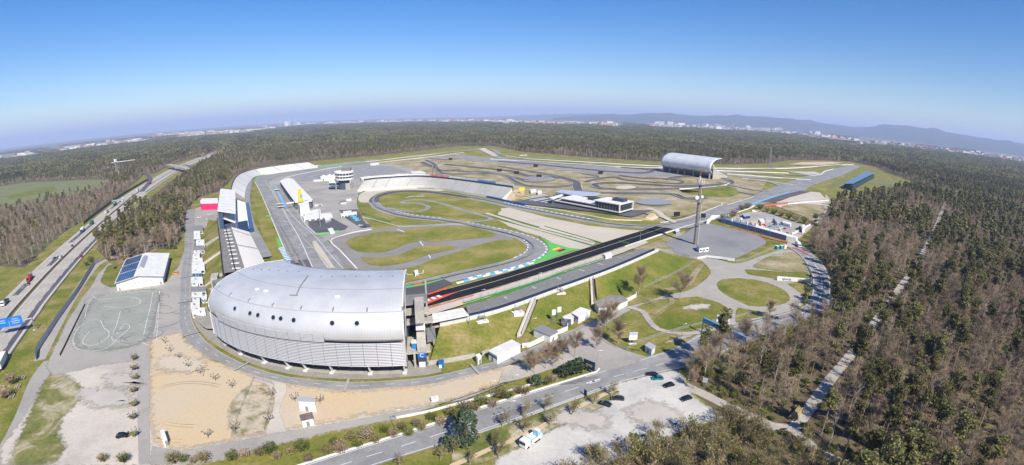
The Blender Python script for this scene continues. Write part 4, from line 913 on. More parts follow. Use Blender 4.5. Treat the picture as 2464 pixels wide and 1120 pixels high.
mound('earth_bank', 'sandy earth bank right of the dark glass building forecourt', 'earth bank', [(1540, 531), (1570, 533), (1592, 524), (1578, 512), (1560, 514)], [(1552, 524), (1568, 524), (1576, 520), (1572, 515), (1562, 516)], 3, M_sand)

# far stand with the curved roof
fs = thing('far_grandstand', 'distant grandstand with curved silver roof open towards the far straight', 'grandstand', (*G(1655, 424)[:2], 0))
fp = resample([Vector((262, 812, 0)), Vector((317, 722, 0))], 30); fN = normals(fp); sgn = 1
if (Vector((40, 25, 0))).dot(fN[0]) < 0: fp = fp[::-1]; fN = normals(fp)
def fat(u, z, i): return Vector((fp[i].x + fN[i].x * u, fp[i].y + fN[i].y * u, z))
PF = arc_smooth([(2, 10), (-2, 14), (-3.5, 18), (-3, 22), (-.5, 26), (4, 29.5), (10, 32), (18, 33.6), (27, 34)], 26)
b = MB(); rows = [[fat(u, z, i) for i in range(30)] for u, z in PF]; b.grid(rows); o = b.build('roof', metal_roof('far_roof_metal', (.70, .70, .71), 2., .4, .1, metal=.15), fs, True)
l_ = o.data.uv_layers.new(name='UVMap'); s = o.modifiers.new('thickness', 'SOLIDIFY'); s.thickness = .8
Ff, Bf = [fat(46, 2, i) for i in range(30)], [fat(4, 18, i) for i in range(30)]
tiers(Ff, Bf, 2, 18, 24).build('seating', M_seat, fs)
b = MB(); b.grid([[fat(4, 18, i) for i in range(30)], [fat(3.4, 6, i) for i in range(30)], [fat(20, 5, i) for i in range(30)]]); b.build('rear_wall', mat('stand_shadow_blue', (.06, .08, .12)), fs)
for k in range(7):
    i = min(29, 1 + int(k * 4.5)); b = MB(); b.bar(fat(0, 0, i), fat(0, 16, i), 2.4, 1.2); b.bar(fat(0, 10, i), fat(16, 6, i), 1.2, 2.4); b.bar(fat(16, 0, i), fat(16, 7, i), 1.4, 1.4); b.build('pier', mat('pier_concrete', (.22, .23, .25)), fs)
for e in (0, 29):
    b = MB(); q = [fat(4, 0, e), fat(4, 18, e), fat(46, 2, e), fat(46, 0, e)]; b.face(q); b.build('end_wall', M_cst, fs)
    b = MB(); b.bar(fat(46, 2.5, e), fat(14, 14, e), .8, .8); b.bar(fat(14, 14, e), fat(2, 24, e), .8, .8); b.build('edge_beam', M_roofw, fs)
# solar roofed stand at the right edge
ss = thing('solar_grandstand', 'low grandstand with a long blue solar panel roof at the edge of the wood', 'grandstand', (*G(2060, 440)[:2], 0))
Q4 = W([(2032, 441), (2052, 446), (2105, 419), (2083, 412)], 9); b = MB(); zz_ = (8, 11.5, 11.5, 8)
tp = [Vector((p.x, p.y, z)) for p, z in zip(Q4, zz_)]; b.face(tp); b.face([p - Vector((0, 0, .4)) for p in tp][::-1])
for i in range(4): p, q = tp[i], tp[(i + 1) % 4]; b.face([p - Vector((0, 0, .4)), q - Vector((0, 0, .4)), q, p])
b.build('roof', mat('solar_roof', (.13, .22, .38), rough=.3, fine=.05), ss)
b = MB(); b.prism([(p.x, p.y) for p in shrink([Vector((p.x, p.y, 0)) for p in Q4], 2)], 0, 7.6); b.build('wall', mat('dark_green_wall', (.03, .06, .06)), ss)
# ---------------------------------------------------------------- terrace beside the drag strip with its grass banks
TF = [(1121, 738), (1210, 713), (1373.6, 654), (1459, 626), (1540, 600.6)]
TB = [(1128, 760), (1200, 743), (1320, 701), (1401, 672), (1484, 641), (1572, 603)]
tt, _F, _B = stand('spectator_terrace', 'long grey stepped terrace between the drag strip and the grass bank', TF, TB, 1.2, 6, 12, (), seatm=None, nres=60, tm=M_dconc)
for a in (.16, .3, .43, .56, .68, .82, .9):
    i = int(a * 59); d = (_F[i + 1] - _F[i]).normalized(); b = MB(); p, q = _F[i].lerp(_B[i], .06), _F[i].lerp(_B[i], .4)
    b.face([Vector((v.x, v.y, z)) for v, z in ((p - d * .8, 1.75), (p + d * .8, 1.75), (q + d * .8, 3.4), (q - d * .8, 3.4))]); b.build('step', M_white, tt)
WALKF = [Vector((p.x, p.y, 0)) for p in resample(smooth(W([(1036, 783), (1120, 765), (1200, 744.5), (1320, 702), (1401, 673.5), (1484, 642), (1574, 603)], 6)), 60)]
NW = normals(WALKF); sgn_ = -1 if (WALKF[30]).dot(NW[30]) > 0 else 1
WALKB = [p + n * sgn_ * 3.4 for p, n in zip(WALKF, NW)]
barrier('parapet', 'x', 'x', None, 1.5, .35, mat('navy_wall2', (.02, .035, .08)), z0=6, world=[p.copy() for p in WALKF], parent=tt, sm=False)
b = MB(); b.grid([[p + Vector((0, 0, 6)) for p in WALKF], [p + Vector((0, 0, 6)) for p in WALKB]]); up(b).build('walkway', M_sand, tt)
fence('slatted_fence', 'pale slatted fence along the top of the grass bank behind the terrace', None, 2., mat('pale_slats', (.66, .65, .62), fine=.1, alpha=.8), 6, world=[p.copy() for p in WALKB[1:]], z0=6)
tri_seatroof = W([(1040, 755), (1113.6, 741), (1128.6, 758.6), (1038.6, 777)], 9.5)
cv = thing('white_canopy', 'white canopy roof over the near end of the terrace beside the concrete tower', 'canopy', (*ctr(tri_seatroof)[:2], 0))
b = MB(); b.prism([(p.x, p.y) for p in tri_seatroof], 9.2, 9.5, True); b.build('roof', M_roofw, cv)
for p in tri_seatroof: MB().cyl((p.x * .995, p.y * .995, 0), (p.x * .995, p.y * .995, 9.2), .18, n=6).build('column', M_steel, cv)
def bank(label, crest, foot, z, m=M_grass, wc=None):
    A = resample(wc or smooth(W(crest, z)), 40); A = [Vector((p.x, p.y, z)) for p in A]; B = resample(smooth([Vector((p.x, p.y, 0)) for p in W(foot)]), 40); b = MB()
    b.grid([[a.lerp(c, t) + Vector((0, 0, random.uniform(-.12, .12) if 0 < t < 1 else 0)) for a, c in zip(A, B)] for t in (0, .1, .3, .5, .7, .9, 1)]); up(b)
    for c in (0, -1): b.face([A[c], B[c], Vector((A[c].x, A[c].y, 0))])
    return tag(b.build('grass_bank', m, smooth=True), label, 'grass bank')
def sub(a, c): return [p for p in WALKB[int(a * 59):int(c * 59) + 1]]
bank('grass bank between the concrete tower and the first fenced stairway', None, [(1032, 880), (1100, 868), (1141, 858), (1173, 846), (1205, 832), (1238, 815)], 6, wc=sub(.03, .30))
bank('grass bank with two small white billboards between the two fenced stairways', None, [(1262, 806), (1283, 797), (1325, 778), (1353, 766), (1390, 754), (1416, 743)], 6, M_lush, wc=sub(.325, .56))
bank('bright green grass bank from the second stairway to the far corner of the terrace', None, [(1438, 726), (1490, 700), (1500, 718), (1550, 700), (1590, 672), (1640, 652), (1668, 630)], 6, M_lush, wc=sub(.585, 1.0))
for k, (a, f) in enumerate((((.31), (1250, 811)), ((.57), (1427, 735)))):
    t_ = WALKB[int(a * 59)]; f_ = G(*f); d = (WALKB[int(a * 59) + 1] - t_).normalized() * 1.5
    t = thing('stairway', ('first fenced stairway down the grass bank, nearest the concrete tower', 'second fenced stairway down the grass bank, above the flat grey roofed building')[k], 'stairway', (f_.x, f_.y, 0))
    b = MB(); n = 26
    for i in range(n):
        p = f_.lerp(Vector((t_.x, t_.y, 0)), i / n); q = f_.lerp(Vector((t_.x, t_.y, 0)), (i + 1) / n); b.prism([(v.x, v.y) for v in (p - d, p + d, q + d, q - d)], 0, 6.1 * (i + 1) / n)
    b.build('steps', M_grav, t)
    for s in (-1, 1):
        b = MB(); p, q = f_ + d * s, Vector((t_.x, t_.y, 6)) + d * s; b.grid([[p, q], [p + Vector((0, 0, 2)), q + Vector((0, 0, 2))]]); b.build('side_fence', MATS['pale_slats'], t)
for X, Y, l in ((1246, 751, 'small white seat structure on the grass bank crest above the second billboard'), (1160, 772, 'silver trussed frame on the grass bank crest close to the white canopy'), (1347, 705, 'small silver frame on the grass bank crest beside the second stairway')):
    p = G(X, Y, 5.5); t = thing('camera_platform', l, 'platform', (p.x, p.y, 4))
    b = MB(); b.box(p.x, p.y, 3.6, 2.6, 1.6, 5.6, .45); b.build('base', M_roofw, t); b = MB()
    for i in (-1, 1):
        for j in (-1, 1): b.bar((p.x + i * 1.6, p.y + j, 5.6), (p.x + i * .9, p.y + j * .4, 9), .14, .14)
    b.bar((p.x - 1.6, p.y, 7.4), (p.x + 1.6, p.y, 7.6), .5, .3); b.build('frame', M_steel, t)

# ---------------------------------------------------------------- buildings below the banks
def edge_facing(P): return near_edge(P)
def bld(name, label, quad, h, wall=M_white, roof=M_roofw, cat='building', n=0, wz=(1.4, 2.3), group=None, both=True, door=True, **k):
    P = [Vector((p.x, p.y, 0)) for p in W(quad, h)]
    a = sum(P[i].x * P[(i + 1) % len(P)].y - P[(i + 1) % len(P)].x * P[i].y for i in range(len(P)))
    if a < 0: P = P[::-1]
    e = near_edge(P)
    return building(name, label, cat, None, h, wall, roof, group, win=([(e, n, *wz)] if n else []), door=(e if door else None), world=P, **k)
bld('ticket_building', 'long low white building with a row of small windows along the curved road', [(1174, 844), (1232, 817), (1254, 829), (1196, 857)], 4, n=12, wz=(2.2, 2.9))
bld('flat_roof_building', 'grey flat roofed hut with white walls at the foot of the first stairway', [(1283, 792), (1304, 781), (1344, 798), (1324, 809)], 3.6, M_white, M_roofg)
bld('entrance_kiosk', 'small white double kiosk behind the bare trees, under the two small billboards', [(1353, 762), (1373, 754), (1382, 764), (1362, 772)], 3.2)
bld('entrance_building', 'white flat roofed entrance building with short windows between grass bank and bare trees', [(1374, 753), (1397, 739), (1422, 747), (1392, 763)], 3.6, n=5, wz=(2.0, 2.7))
bld('grey_roof_building', 'wide white building with a worn grey roof beside the second stairway', [(1430, 727), (1465, 711), (1500, 712), (1512, 722), (1478, 737), (1440, 741)], 3.6, M_white, mat('worn_roof', (.20, .19, .18), (.30, .27, .23), scale=.3, fine=.1))
bld('guard_hut', 'tiny white guard hut with solar panel on its roof beside the grass strip', [(1143, 854), (1154, 850), (1160, 858), (1149, 862)], 3.2)
bld('white_hut', 'small pale metal hut at the street junction below the billboard', [(1551, 831), (1562, 823), (1579, 833), (1569, 842)], 3., mat('pale_metal', (.55, .58, .62)), M_louv)
barrier('boundary_wall', 'pale concrete wall along the foot of the grass bank from the tower to the guard hut', 'wall', [(1031, 880), (1090, 871), (1143, 861)], 2, .3, M_cst)
barrier('boundary_wall', 'short concrete wall between the guard hut and the long white building', 'wall', [(1160, 857), (1176, 850)], 2, .3, M_cst)
barrier('boundary_wall', 'low white wall of the yard between the long white building and the grey roofed hut', 'wall', [(1256, 838), (1275, 836), (1318, 815), (1365, 796), (1366, 786)], 2.2, .3, M_roofw)
barrier('boundary_wall', 'white wall with blue gate beside the wide worn roof building', 'wall', [(1478, 744), (1500, 733), (1530, 718), (1531, 713)], 2.5, .3, M_white)
fence('gate_fence', 'light steel gate fence at the end of the grey side street', [(1531, 718), (1552, 726), (1568, 735)], 2, step=3)
# hall with solar panels
P = [(283, 701), (394, 685)]
A, B = G(*P[0]), G(*P[1]); C_, D_ = G(401, 633), G(302, 646); 
hl = thing('hall', 'white gabled hall with blue solar panels on the left half of its roof', 'hall', (*ctr([A, B, C_, D_])[:2], 0))
A, B, C_, D_ = (Vector((p.x, p.y, 0)) for p in (A, B, G(408, 628), G(308, 642)))
rf, rb_ = A.lerp(B, .5), D_.lerp(C_, .5); U = lambda p, z: Vector((p.x, p.y, z)); ov = (A - D_).normalized() * 1.2; sd_ = (B - A).normalized() * .9
b = MB(); b.face([U(A, 0), U(B, 0), U(B, 5.3), U(rf, 7.6), U(A, 5.1)]); b.face([U(C_, 0), U(D_, 0), U(D_, 5.1), U(rb_, 7.6), U(C_, 5.3)]); b.face([U(B, 0), U(C_, 0), U(C_, 5.3), U(B, 5.3)]); b.face([U(D_, 0), U(A, 0), U(A, 5.1), U(D_, 5.1)]); b.build('wall', M_white, hl)
b = MB()
for th in (0, -.25):
    q = [[U(A + ov - sd_, 5.2 + th), U(rf + ov, 7.9 + th), U(B + ov + sd_, 5.3 + th)], [U(D_ - ov - sd_, 5.2 + th), U(rb_ - ov, 7.9 + th), U(C_ - ov + sd_, 5.3 + th)]]; b.grid(q)
b.build('roof', M_roofw, hl)
def roofpt(u, v, lift=.08):
    """u across 0..1, v along 0..1"""
    p = (A + ov - sd_).lerp(B + ov + sd_, u).lerp((D_ - ov - sd_).lerp(C_ - ov + sd_, u), v); z = 5.2 + 2.7 * (1 - abs(u - .5) * 2); return U(p, z + lift)
for (v0, v1) in ((.02, .32), (.34, .64), (.66, .97)):
    b = MB(); b.face([roofpt(.02, v0), roofpt(.40, v0), roofpt(.40, v1), roofpt(.02, v1)]); o_ = b.build('solar_panel', M_panel, hl)
    b = MB(); 
    for k in range(1, 8): b.bar(roofpt(.02 + .38 * k / 8, v0, .12), roofpt(.02 + .38 * k / 8, v1, .12), .06, .04)
    b.build('panel_frame', M_steel, hl)
b = MB(); b.grid([[roofpt(.44, .3, .2), roofpt(.5, .3, 1.3), roofpt(.56, .3, .2)], [roofpt(.44, .8, .2), roofpt(.5, .8, 1.3), roofpt(.56, .8, .2)]]); b.face([roofpt(.44, .3, .1), roofpt(.56, .3, .1), roofpt(.5, .3, 1.3)]); b.build('skylight', M_louv, hl)
dd = (B - A).normalized(); nA = Vector((dd.y, -dd.x, 0)); mid = A.lerp(B, .38)
b = MB(); b.face([mid + nA * .06 + Vector((0, 0, 4.6)), mid + dd * 1.6 + nA * .06 + Vector((0, 0, 3.4)), mid + dd * .2 + nA * .06 + Vector((0, 0, 3.0))]); b.build('emblem', M_lblue, hl)
letters('lettering', 'emodrom', mid + dd * 7 + nA * .07 + Vector((0, 0, 3.6)), dd, Vector((0, 0, 1)), 2.4, mat('grey_letter', (.25, .30, .38)), hl)
for k in (.04, .93):
    m_ = A.lerp(B, k); b = MB(); b.prism([(v.x, v.y) for v in (m_, m_ + dd, m_ + dd + nA * .08, m_ + nA * .08)], 0, 2.1); b.build('door', M_roofg, hl)
# red clad building behind the kiosks
rd = bld('red_building', 'crimson and white striped flat roofed building beside the main grandstand', [(481, 484), (486, 478), (524, 477), (525, 489), (483, 490.5)], 8, mat('crimson', (.60, .03, .14)), M_roofw, door=False)
q0, q1 = G(483, 501), G(525, 499)
for k in range(7):
    p = q0.lerp(q1, (k + .3) / 7); d = (q1 - q0).normalized(); n = Vector((d.y, -d.x, 0)); MB().prism([(v.x, v.y) for v in (p, p + d * .9, p + d * .9 + n * .5, p + n * .5)], 0, 7.4, True).build('facade_stripe', M_white, rd)
# kiosks in front of the left bank
random.seed(11)
KI = [((466, 543, 487, 555), 'grey'), ((467.5, 556, 481, 575), 'blue'), ((472, 577, 491, 590), 'white'), ((465, 592, 491, 602), 'grey'), ((467.5, 603, 481, 610), 'blue'), ((464, 612, 480, 620), 'white'), ((463, 621, 487, 629), 'white'), ((462, 631, 491, 647), 'big'),
      ((462, 649, 484, 657), 'blue'), ((460, 667, 487, 680), 'white'), ((461, 682, 476, 689), 'small'), ((460, 690, 495, 701), 'grey'), ((461, 705, 484, 715), 'blue'), ((485, 709, 497, 718), 'small'), ((463, 718, 480, 725), 'white'), ((459, 728, 480, 741), 'white'), ((461, 741, 493, 751), 'big'), ((476, 750, 495, 757), 'small')]
KL = ['grey roofed kiosk nearest the parked cars, top of the row below the left bank', 'white kiosk with blue trim, second from the top of the row', 'white stepped kiosk opposite the first stairway of the left bank', 'long grey roofed kiosk with glass front, fourth in the row', 'small white and blue kiosk below the long grey roofed one', 'small white kiosk opposite the hall corner', 'flat white kiosk opposite the end of the hall', 'largest white kiosk of the row, beside the hall forecourt',
      'pale kiosk with blue side directly below the largest kiosk', 'wide white kiosk by the third stairway of the left bank', 'small square white kiosk attached below the wide one', 'dark grey roofed kiosk in the lower half of the row', 'white kiosk with blue end wall below the dark grey roof', 'tiny white kiosk against the bank behind the blue ended one', 'narrow white kiosk with low wall near the row end', 'white kiosk third from the lower end of the row', 'broad white kiosk at the bend of the curved road', 'last small white kiosk at the lower end of the row, by the wooden deck']
for (q, kd), l in zip(KI, KL):
    x0, y0, x1, y1 = q; s = (y1 - y0) * .12
    t = bld('kiosk', l, [(x0, y0), (x1, y0 - .5), (x1 + s, y1), (x0 - s * .4, y1 + .5)], 3.6 if kd == 'big' else 3.0, {'blue': mat('kiosk_blue', (.10, .25, .55))}.get(kd, M_white), {'grey': M_roofg}.get(kd, M_roofw), 'kiosk', n=3, wz=(.9, 2.2), group='sales kiosks in a row below the left grass bank')
    P_ = W([(x0 + (x1 - x0) * .4, (y0 + y1) / 2)], 3); p = P_[0]; MB().box(p.x, p.y, 2.9, .5, .4, 3.9, random.random()).build('vent', M_steel, t)
bank('left grass bank, upper section between the parked cars and the first stairway', [(523.4, 534), (527, 566)], [(500, 528), (492, 562), (491, 583)], 8.6, M_grass)
bank('left grass bank, second section between two stairways', [(528.5, 572), (532, 602)], [(491.6, 597), (486, 620), (488, 629)], 8.6, M_grass)
bank('left grass bank, third section above the largest kiosk', [(533, 608), (538, 650)], [(491.6, 638), (489.5, 668), (491, 686)], 8.6, M_grass)
bank('left grass bank, lowest section beside the curved grandstand', [(537, 662), (522, 700), (513, 735)], [(492, 692), (498, 715), (498, 752)], 8, M_grass)
for k, (a, c) in enumerate((((528, 569), (491.5, 590)), ((532.3, 605), (488, 634)), ((537.6, 656), (492, 689)))):
    p, q = G(*a, 8.7), G(*c); t = thing('stairway', ('upper', 'middle', 'lower')[k] + ' concrete stairway climbing the left grass bank from the kiosks', 'stairway', (q.x, q.y, 0)); d = (p - q); d.z = 0; e = Vector((-d.y, d.x, 0)).normalized() * 1.7; b = MB(); n = 24
    pf = Vector((p.x, p.y, 0))
    for i in range(n):
        u, v = q.lerp(pf, i / n), q.lerp(pf, (i + 1) / n); b.prism([(w.x, w.y) for w in (u - e, u + e, v + e, v - e)], 0, 8.9 * (i + 1) / n)
    b.build('steps', M_grav, t)
    for s in (-1, 1): MB().bar(q + e * s + Vector((0, 0, 1.1)), p + e * s + Vector((0, 0, 1.3)), .09, .09).build('handrail', M_steel, t)
sheet('paved_apron', [(461, 752), (500, 752), (512, 770), (520, 800), (500, 800), (480, 785)], M_pave)
# ---------------------------------------------------------------- paddock
pb = thing('pit_building', 'long white roofed pit building with a yellow board beside the start straight', 'pit building', (*G(710, 465)[:2], 0))
Pp = W([(673, 436), (690, 428), (705, 431), (752.5, 480), (750, 484), (710, 487)], 9); Pp = [Vector((p.x, p.y, 0)) for p in Pp]
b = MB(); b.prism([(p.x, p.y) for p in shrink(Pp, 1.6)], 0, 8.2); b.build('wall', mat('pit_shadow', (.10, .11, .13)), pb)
b = MB(); b.prism([(p.x, p.y) for p in Pp], 8.2, 9, True); b.build('roof', M_roofw, pb)
for k in range(14):
    p = Pp[0].lerp(Pp[5], (k + .5) / 14); d = (Pp[5] - Pp[0]).normalized(); q = p - (Pp[0] - Pp[2]).normalized() * -1.2
    b = MB(); nn = Vector((-d.y, d.x, 0)); nn = nn if nn.x < 0 else -nn; p2 = shrink([p, p, ctr(Pp)], 1.4)[0]
    b.prism([(v.x, v.y) for v in (p2 - d * 2.6, p2 + d * 2.6, p2 + d * 2.6 + nn * .2, p2 - d * 2.6 + nn * .2)], .1, 4.2, True); b.build('garage_door', mat('garage_grey', (.32, .33, .35)), pb)
yb = W([(716, 458), (724, 456), (730, 482), (717, 484)], 11); tz = (11.8, 11.8, 10.2, 10.2)
b = MB(); q = [Vector((p.x, p.y, z)) for p, z in zip(yb, tz)]; b.face(q); b.face([p - Vector((0, 0, .5)) for p in q][::-1])
for i in range(4): b.face([q[i] - Vector((0, 0, .5)), q[(i + 1) % 4] - Vector((0, 0, .5)), q[(i + 1) % 4], q[i]])
o_ = b.build('roof_board', M_yel, pb)
c_ = ctr(q) + Vector((0, 0, .0)); e1 = (q[1] - q[0]) * .36; e2 = (q[3] - q[0]) * .13; cc = q[0].lerp(q[2], .62) + Vector((0, 0, .1))
b = MB(); b.face([cc - e1 - e2, cc + e1 - e2, cc + e1 + e2, cc - e1 + e2]); b.build('blue_panel', M_lblue, pb)
pe = bld('race_office', 'white office block with rows of windows at the near end of the pit building', [(716, 489), (742, 486), (744, 492), (721, 496)], 11, door=False)
for z0 in (2.2, 5.0, 8):
    P_ = [c for c in pe.children if c.name.startswith('wall')][0]
    q0, q1 = G(721, 507), G(742, 504); windows(pe, M_wglass, q0.lerp(q1, .04), q0.lerp(q1, .98), z0, z0 + 1.5, 8, .3)
for q, h, l in (([(730, 512), (769, 502), (772, 508), (733, 519)], 4, 'white hospitality container row with roof hatches in front of the race office'), ([(729, 520), (795, 512), (800, 518), (731, 527)], 3.5, 'long white tent row at the near end of the paddock'), ([(780, 524), (794, 520), (797, 526), (783, 531)], 3.5, 'small white tent beside the floodlight mast'), ([(788, 551), (799, 548), (806, 558), (794, 560)], 3, 'white flat roofed pavilion in front of the floodlight mast'),
                ([(819, 514), (858, 509), (859, 513), (820, 518)], 3, 'long white container on the right of the paddock'), ([(825, 509), (845, 506.5), (846, 510), (826, 512.5)], 3, 'white container behind the longer one on the right of the paddock'), ([(817, 483), (833, 481.5), (834, 486), (819, 488)], 4, 'white walled hut with dark roof in the middle of the paddock'), ([(832, 479), (846, 477.5), (846, 480), (833, 481.5)], 3.4, 'small white booth on the paddock fence line'),
                ([(753, 433), (776, 431.5), (777, 434), (754, 435.5)], 3, 'long white container beyond the pit building'), ([(890, 393), (911, 391), (912, 394.5), (891, 396.5)], 4, 'white container at the far edge of the paddock tarmac'), ([(866, 427), (892, 424), (893, 428), (870, 431)], 5, 'white tent at the left end of the inner stand'), ([(955, 419), (962, 418.5), (963, 421), (956, 421.5)], 4, 'small white cabin with light mast behind the inner stand'),
                ([(987, 413), (1010, 411.5), (1024, 415), (1024, 418), (990, 416)], 4, 'low white hall with curved roof edge behind the inner stand'), ([(1276, 456), (1290, 455), (1291, 460), (1277, 461)], 4, 'white van sized container right of the inner stand'), ([(1293, 459), (1303, 458), (1304, 463), (1294, 464)], 4, 'square white container right of the inner stand'), ([(1248, 452), (1262, 451.5), (1263, 455), (1249, 455.5)], 4, 'yellow container at the right end of the inner stand')):
    bld('paddock_container', l, q, h, M_yel if 'yellow' in l else M_white, M_yel if 'yellow' in l else (M_roofg if 'dark roof' in l else M_roofw), 'container', n=5, wz=(.4, h * .62), door=False, glass=mat('shadow_opening', (.16, .17, .19)))
for k in range(5):
    q = [(730 - 0 + 15 * 0, 0)]
# white peaked tents beside the control tower
def peak_tent():
    t = proto('peaked_tent', 'white peaked tent in the row left of the control tower', 'tent', 'white peaked tents beside the control tower')
    b = MB(); b.box(0, 0, 0, 5, 5, 3.2); b.build('wall', M_white, t); b = MB(); k = [(-5.3, -5.3, 3.2), (5.3, -5.3, 3.2), (5.3, 5.3, 3.2), (-5.3, 5.3, 3.2)]
    for i in range(4): b.face([k[i], k[(i + 1) % 4], (.4, 0, 6.4)])
    b.build('roof', M_roofw, t); return t
S_ = Stamp(peak_tent)
for x, y in ((779, 431), (787, 436), (793, 429), (801, 434), (806, 428)): S_.place(G(x, y), .5)
# control tower
c0 = G(828, 458); c0 = Vector((c0.x - 1, c0.y + 6, 0)); tw = thing('control_tower', 'white circular race control tower with two glazed storeys on a recessed base in the paddock', 'control tower', (c0.x, c0.y, 0))
def ring(b, r, z0, z1, n=18, sx=1.): b.prism([(c0.x + r * sx * math.cos(2 * PI * i / n), c0.y + r * math.sin(2 * PI * i / n)) for i in range(n)], z0, z1, True)
b = MB(); b.box(c0.x + 4, c0.y - 1, 0, 7, 6, 9, -.1); b.build('base', M_cst, tw)
b = MB(); ring(b, 8, 0, 14); b.build('core', mat('tower_core', (.06, .08, .12)), tw)
for z0, z1, r in ((13.5, 15.6, 12.5), (18, 19.4, 12.7), (22.2, 24.4, 13)): b = MB(); ring(b, r, z0, z1); b.build('floor_band', M_white, tw)
for z0, z1 in ((15.6, 18), (19.4, 22.2)):
    b = MB(); ring(b, 12.1, z0, z1); b.build('glazing', M_wglass, tw)
    for i in range(18):
        a = 2 * PI * i / 18; MB().box(c0.x + 12 * math.cos(a), c0.y + 12 * math.sin(a), z0, .22, .22, z1, a).build('window_pillar', M_white, tw)
b = MB(); b.box(c0.x - 11, c0.y + 1, 9.5, 9, 6, 12.5, .1); b.build('lounge', M_white, tw); b = MB(); b.box(c0.x - 11, c0.y + 1, 3, 9.5, 6.5, 4.2, .1); b.box(c0.x - 11, c0.y + 1, 6.5, 9, 6, 9.5, .1); b.build('lower_floor', mat('tower_glass', (.05, .07, .10), rough=.2), tw)
b = MB(); b.box(c0.x + 3, c0.y + 2, 24.4, 6, 4, 28, .1); b.build('roof_plant', mat('plant_grey', (.16, .16, .17)), tw)
b = MB(); b.cyl((c0.x + 4, c0.y + 2, 28), (c0.x + 4, c0.y + 2, 34), .15, .08, 5); b.build('antenna', M_steel, tw); b = MB(); b.cyl((c0.x - 5, c0.y + 3, 24), (c0.x - 5, c0.y + 3, 38), .12, .06, 5); b.build('antenna', M_steel, tw)
b = MB()
for i in (-1, 1): MB().cyl((c0.x + i * 10, c0.y - 6, 0), (c0.x + i * 10, c0.y - 6, 14), .5, n=8).build('column', M_white, tw)
# dark glass building
def T3(X, Y, z): p = G(X, Y, z); return Vector((p.x, p.y, 0))
dg = thing('glass_building', 'modern building of dark glass with white slab bands and rooftop boxes', 'building', (*G(1440, 505)[:2], 0))
a0, a1 = G(1345, 494), G(1488, 521.4); a0, a1 = Vector((a0.x, a0.y, 0)), Vector((a1.x, a1.y, 0)); a2 = G(1519, 512.5); a2 = Vector((a2.x, a2.y, 0))
dx = (a1 - a0).normalized(); L_ = (a1 - a0).length; dy = (a2 - a1).normalized(); Dp = max((a2 - a1).length, 24)
def blk(nm, u0, u1, v0, v1, z0, z1, m):
    b = MB(); b.prism([((a0 + dx * u + dy * v).x, (a0 + dx * u + dy * v).y) for u, v in ((u0, v0), (u1, v0), (u1, v1), (u0, v1))], z0, z1, True); return b.build(nm, m, dg)
M_gb = mat('facade_glass', (.015, .028, .04), (.02, .04, .05), scale=.3, rough=.25, spec=.4)
blk('ground_floor', 4, L_, 0, Dp, 0, 3.7, M_gb); blk('slab_band', -6, L_ + 1.4, -1.2, Dp + 1, 3.7, 4.5, M_roofw); blk('upper_floor', 2, L_ * .62, 1, Dp, 4.5, 7.0, M_gb); blk('slab_band', 0, L_ * .62, 0, Dp + .5, 7.0, 7.7, M_roofw)
blk('tall_floor', L_ * .62, L_, .3, Dp, 4.5, 11, M_gb); blk('roof', L_ * .6, L_ + 1.4, -.8, Dp + 1, 11, 11.8, M_roofw); b = blk('slab_end', L_ + .4, L_ + 1.4, -.8, .4, 4.5, 11, M_roofw); blk('slab_end', L_ + .3, L_ + 1.4, Dp, Dp + 1, 4.5, 11, M_roofw)
blk('rooftop_box', L_ * .80, L_ * .97, Dp * .45, Dp * .8, 11.8, 14.6, mat('dark_box', (.06, .065, .075))); blk('rooftop_box', L_ * .36, L_ * .55, Dp * .6, Dp * .9, 7.7, 10.4, MATS['dark_box']); blk('solar_array', L_ * .85, L_ * .96, Dp * .5, Dp * .75, 14.7, 14.8, M_panel)
b = MB()
for k in range(1, 22):
    p = a0 + dx * (L_ * k / 22) - dy * .06; MB().box(p.x, p.y, .1, .09, .09, 3.7, 0).build('mullion', M_roofg, dg)
    if k > 13: MB().box(p.x, p.y, 4.5, .09, .09, 11, 0).build('mullion', M_roofg, dg)
def poly_t(name, label, cat, quad, h, th, m, posts=True):
    P = W(quad, h); t = thing(name, label, cat, (*ctr(P)[:2], 0)); b = MB(); b.prism([(p.x, p.y) for p in P], h - th, h, True); b.build('roof', m, t)
    for p in P:
        q = p.lerp(ctr(P), .06); MB().cyl((q.x, q.y, 0), (q.x, q.y, h - th), .3, n=6).build('column', M_steel, t)
    return t
poly_t('covered_terrace', 'wide grey blue canopy roof behind the dark glass building', 'canopy', [(1335, 462), (1352, 457), (1445, 464), (1440, 470), (1390, 472)], 6, .6, mat('blue_grey_roof', (.36, .40, .48)))
poly_t('entrance_canopy', 'white canopy gate on tall posts left of the dark glass building', 'canopy', [(1320, 476), (1352, 467), (1356, 470), (1330, 480)], 7, .7, M_roofw)
# blue fronted store along the yard
sb = thing('storage_hall', 'long low storage hall with blue grey front and white roof beside the vehicle yard', 'hall', (*G(1860, 560)[:2], 0))
qs = [Vector((p.x, p.y, 0)) for p in W([(1734, 536), (1890, 580)])]; e_ = Vector((p.x, p.y, 0)) if False else None
dq = (qs[1] - qs[0]).normalized(); nq = Vector((-dq.y, dq.x, 0)); nq = nq if nq.y > 0 else -nq; e2 = qs[1] + dq * 0 + nq * 7
b = MB(); b.prism([(v.x, v.y) for v in (qs[0], qs[1], qs[1] + nq * 6, qs[0] + nq * 6)], 0, 4.2); b.build('wall', mat('blue_grey_wall', (.16, .21, .32)), sb)
b = MB(); mm = qs[0].lerp(qs[1], .52); b.prism([(v.x, v.y) for v in (mm, qs[1] + dq * .3, qs[1] + nq * 7 + dq * .3, mm + nq * 7)], 4.2, 4.6, True); b.build('roof', M_roofw, sb)
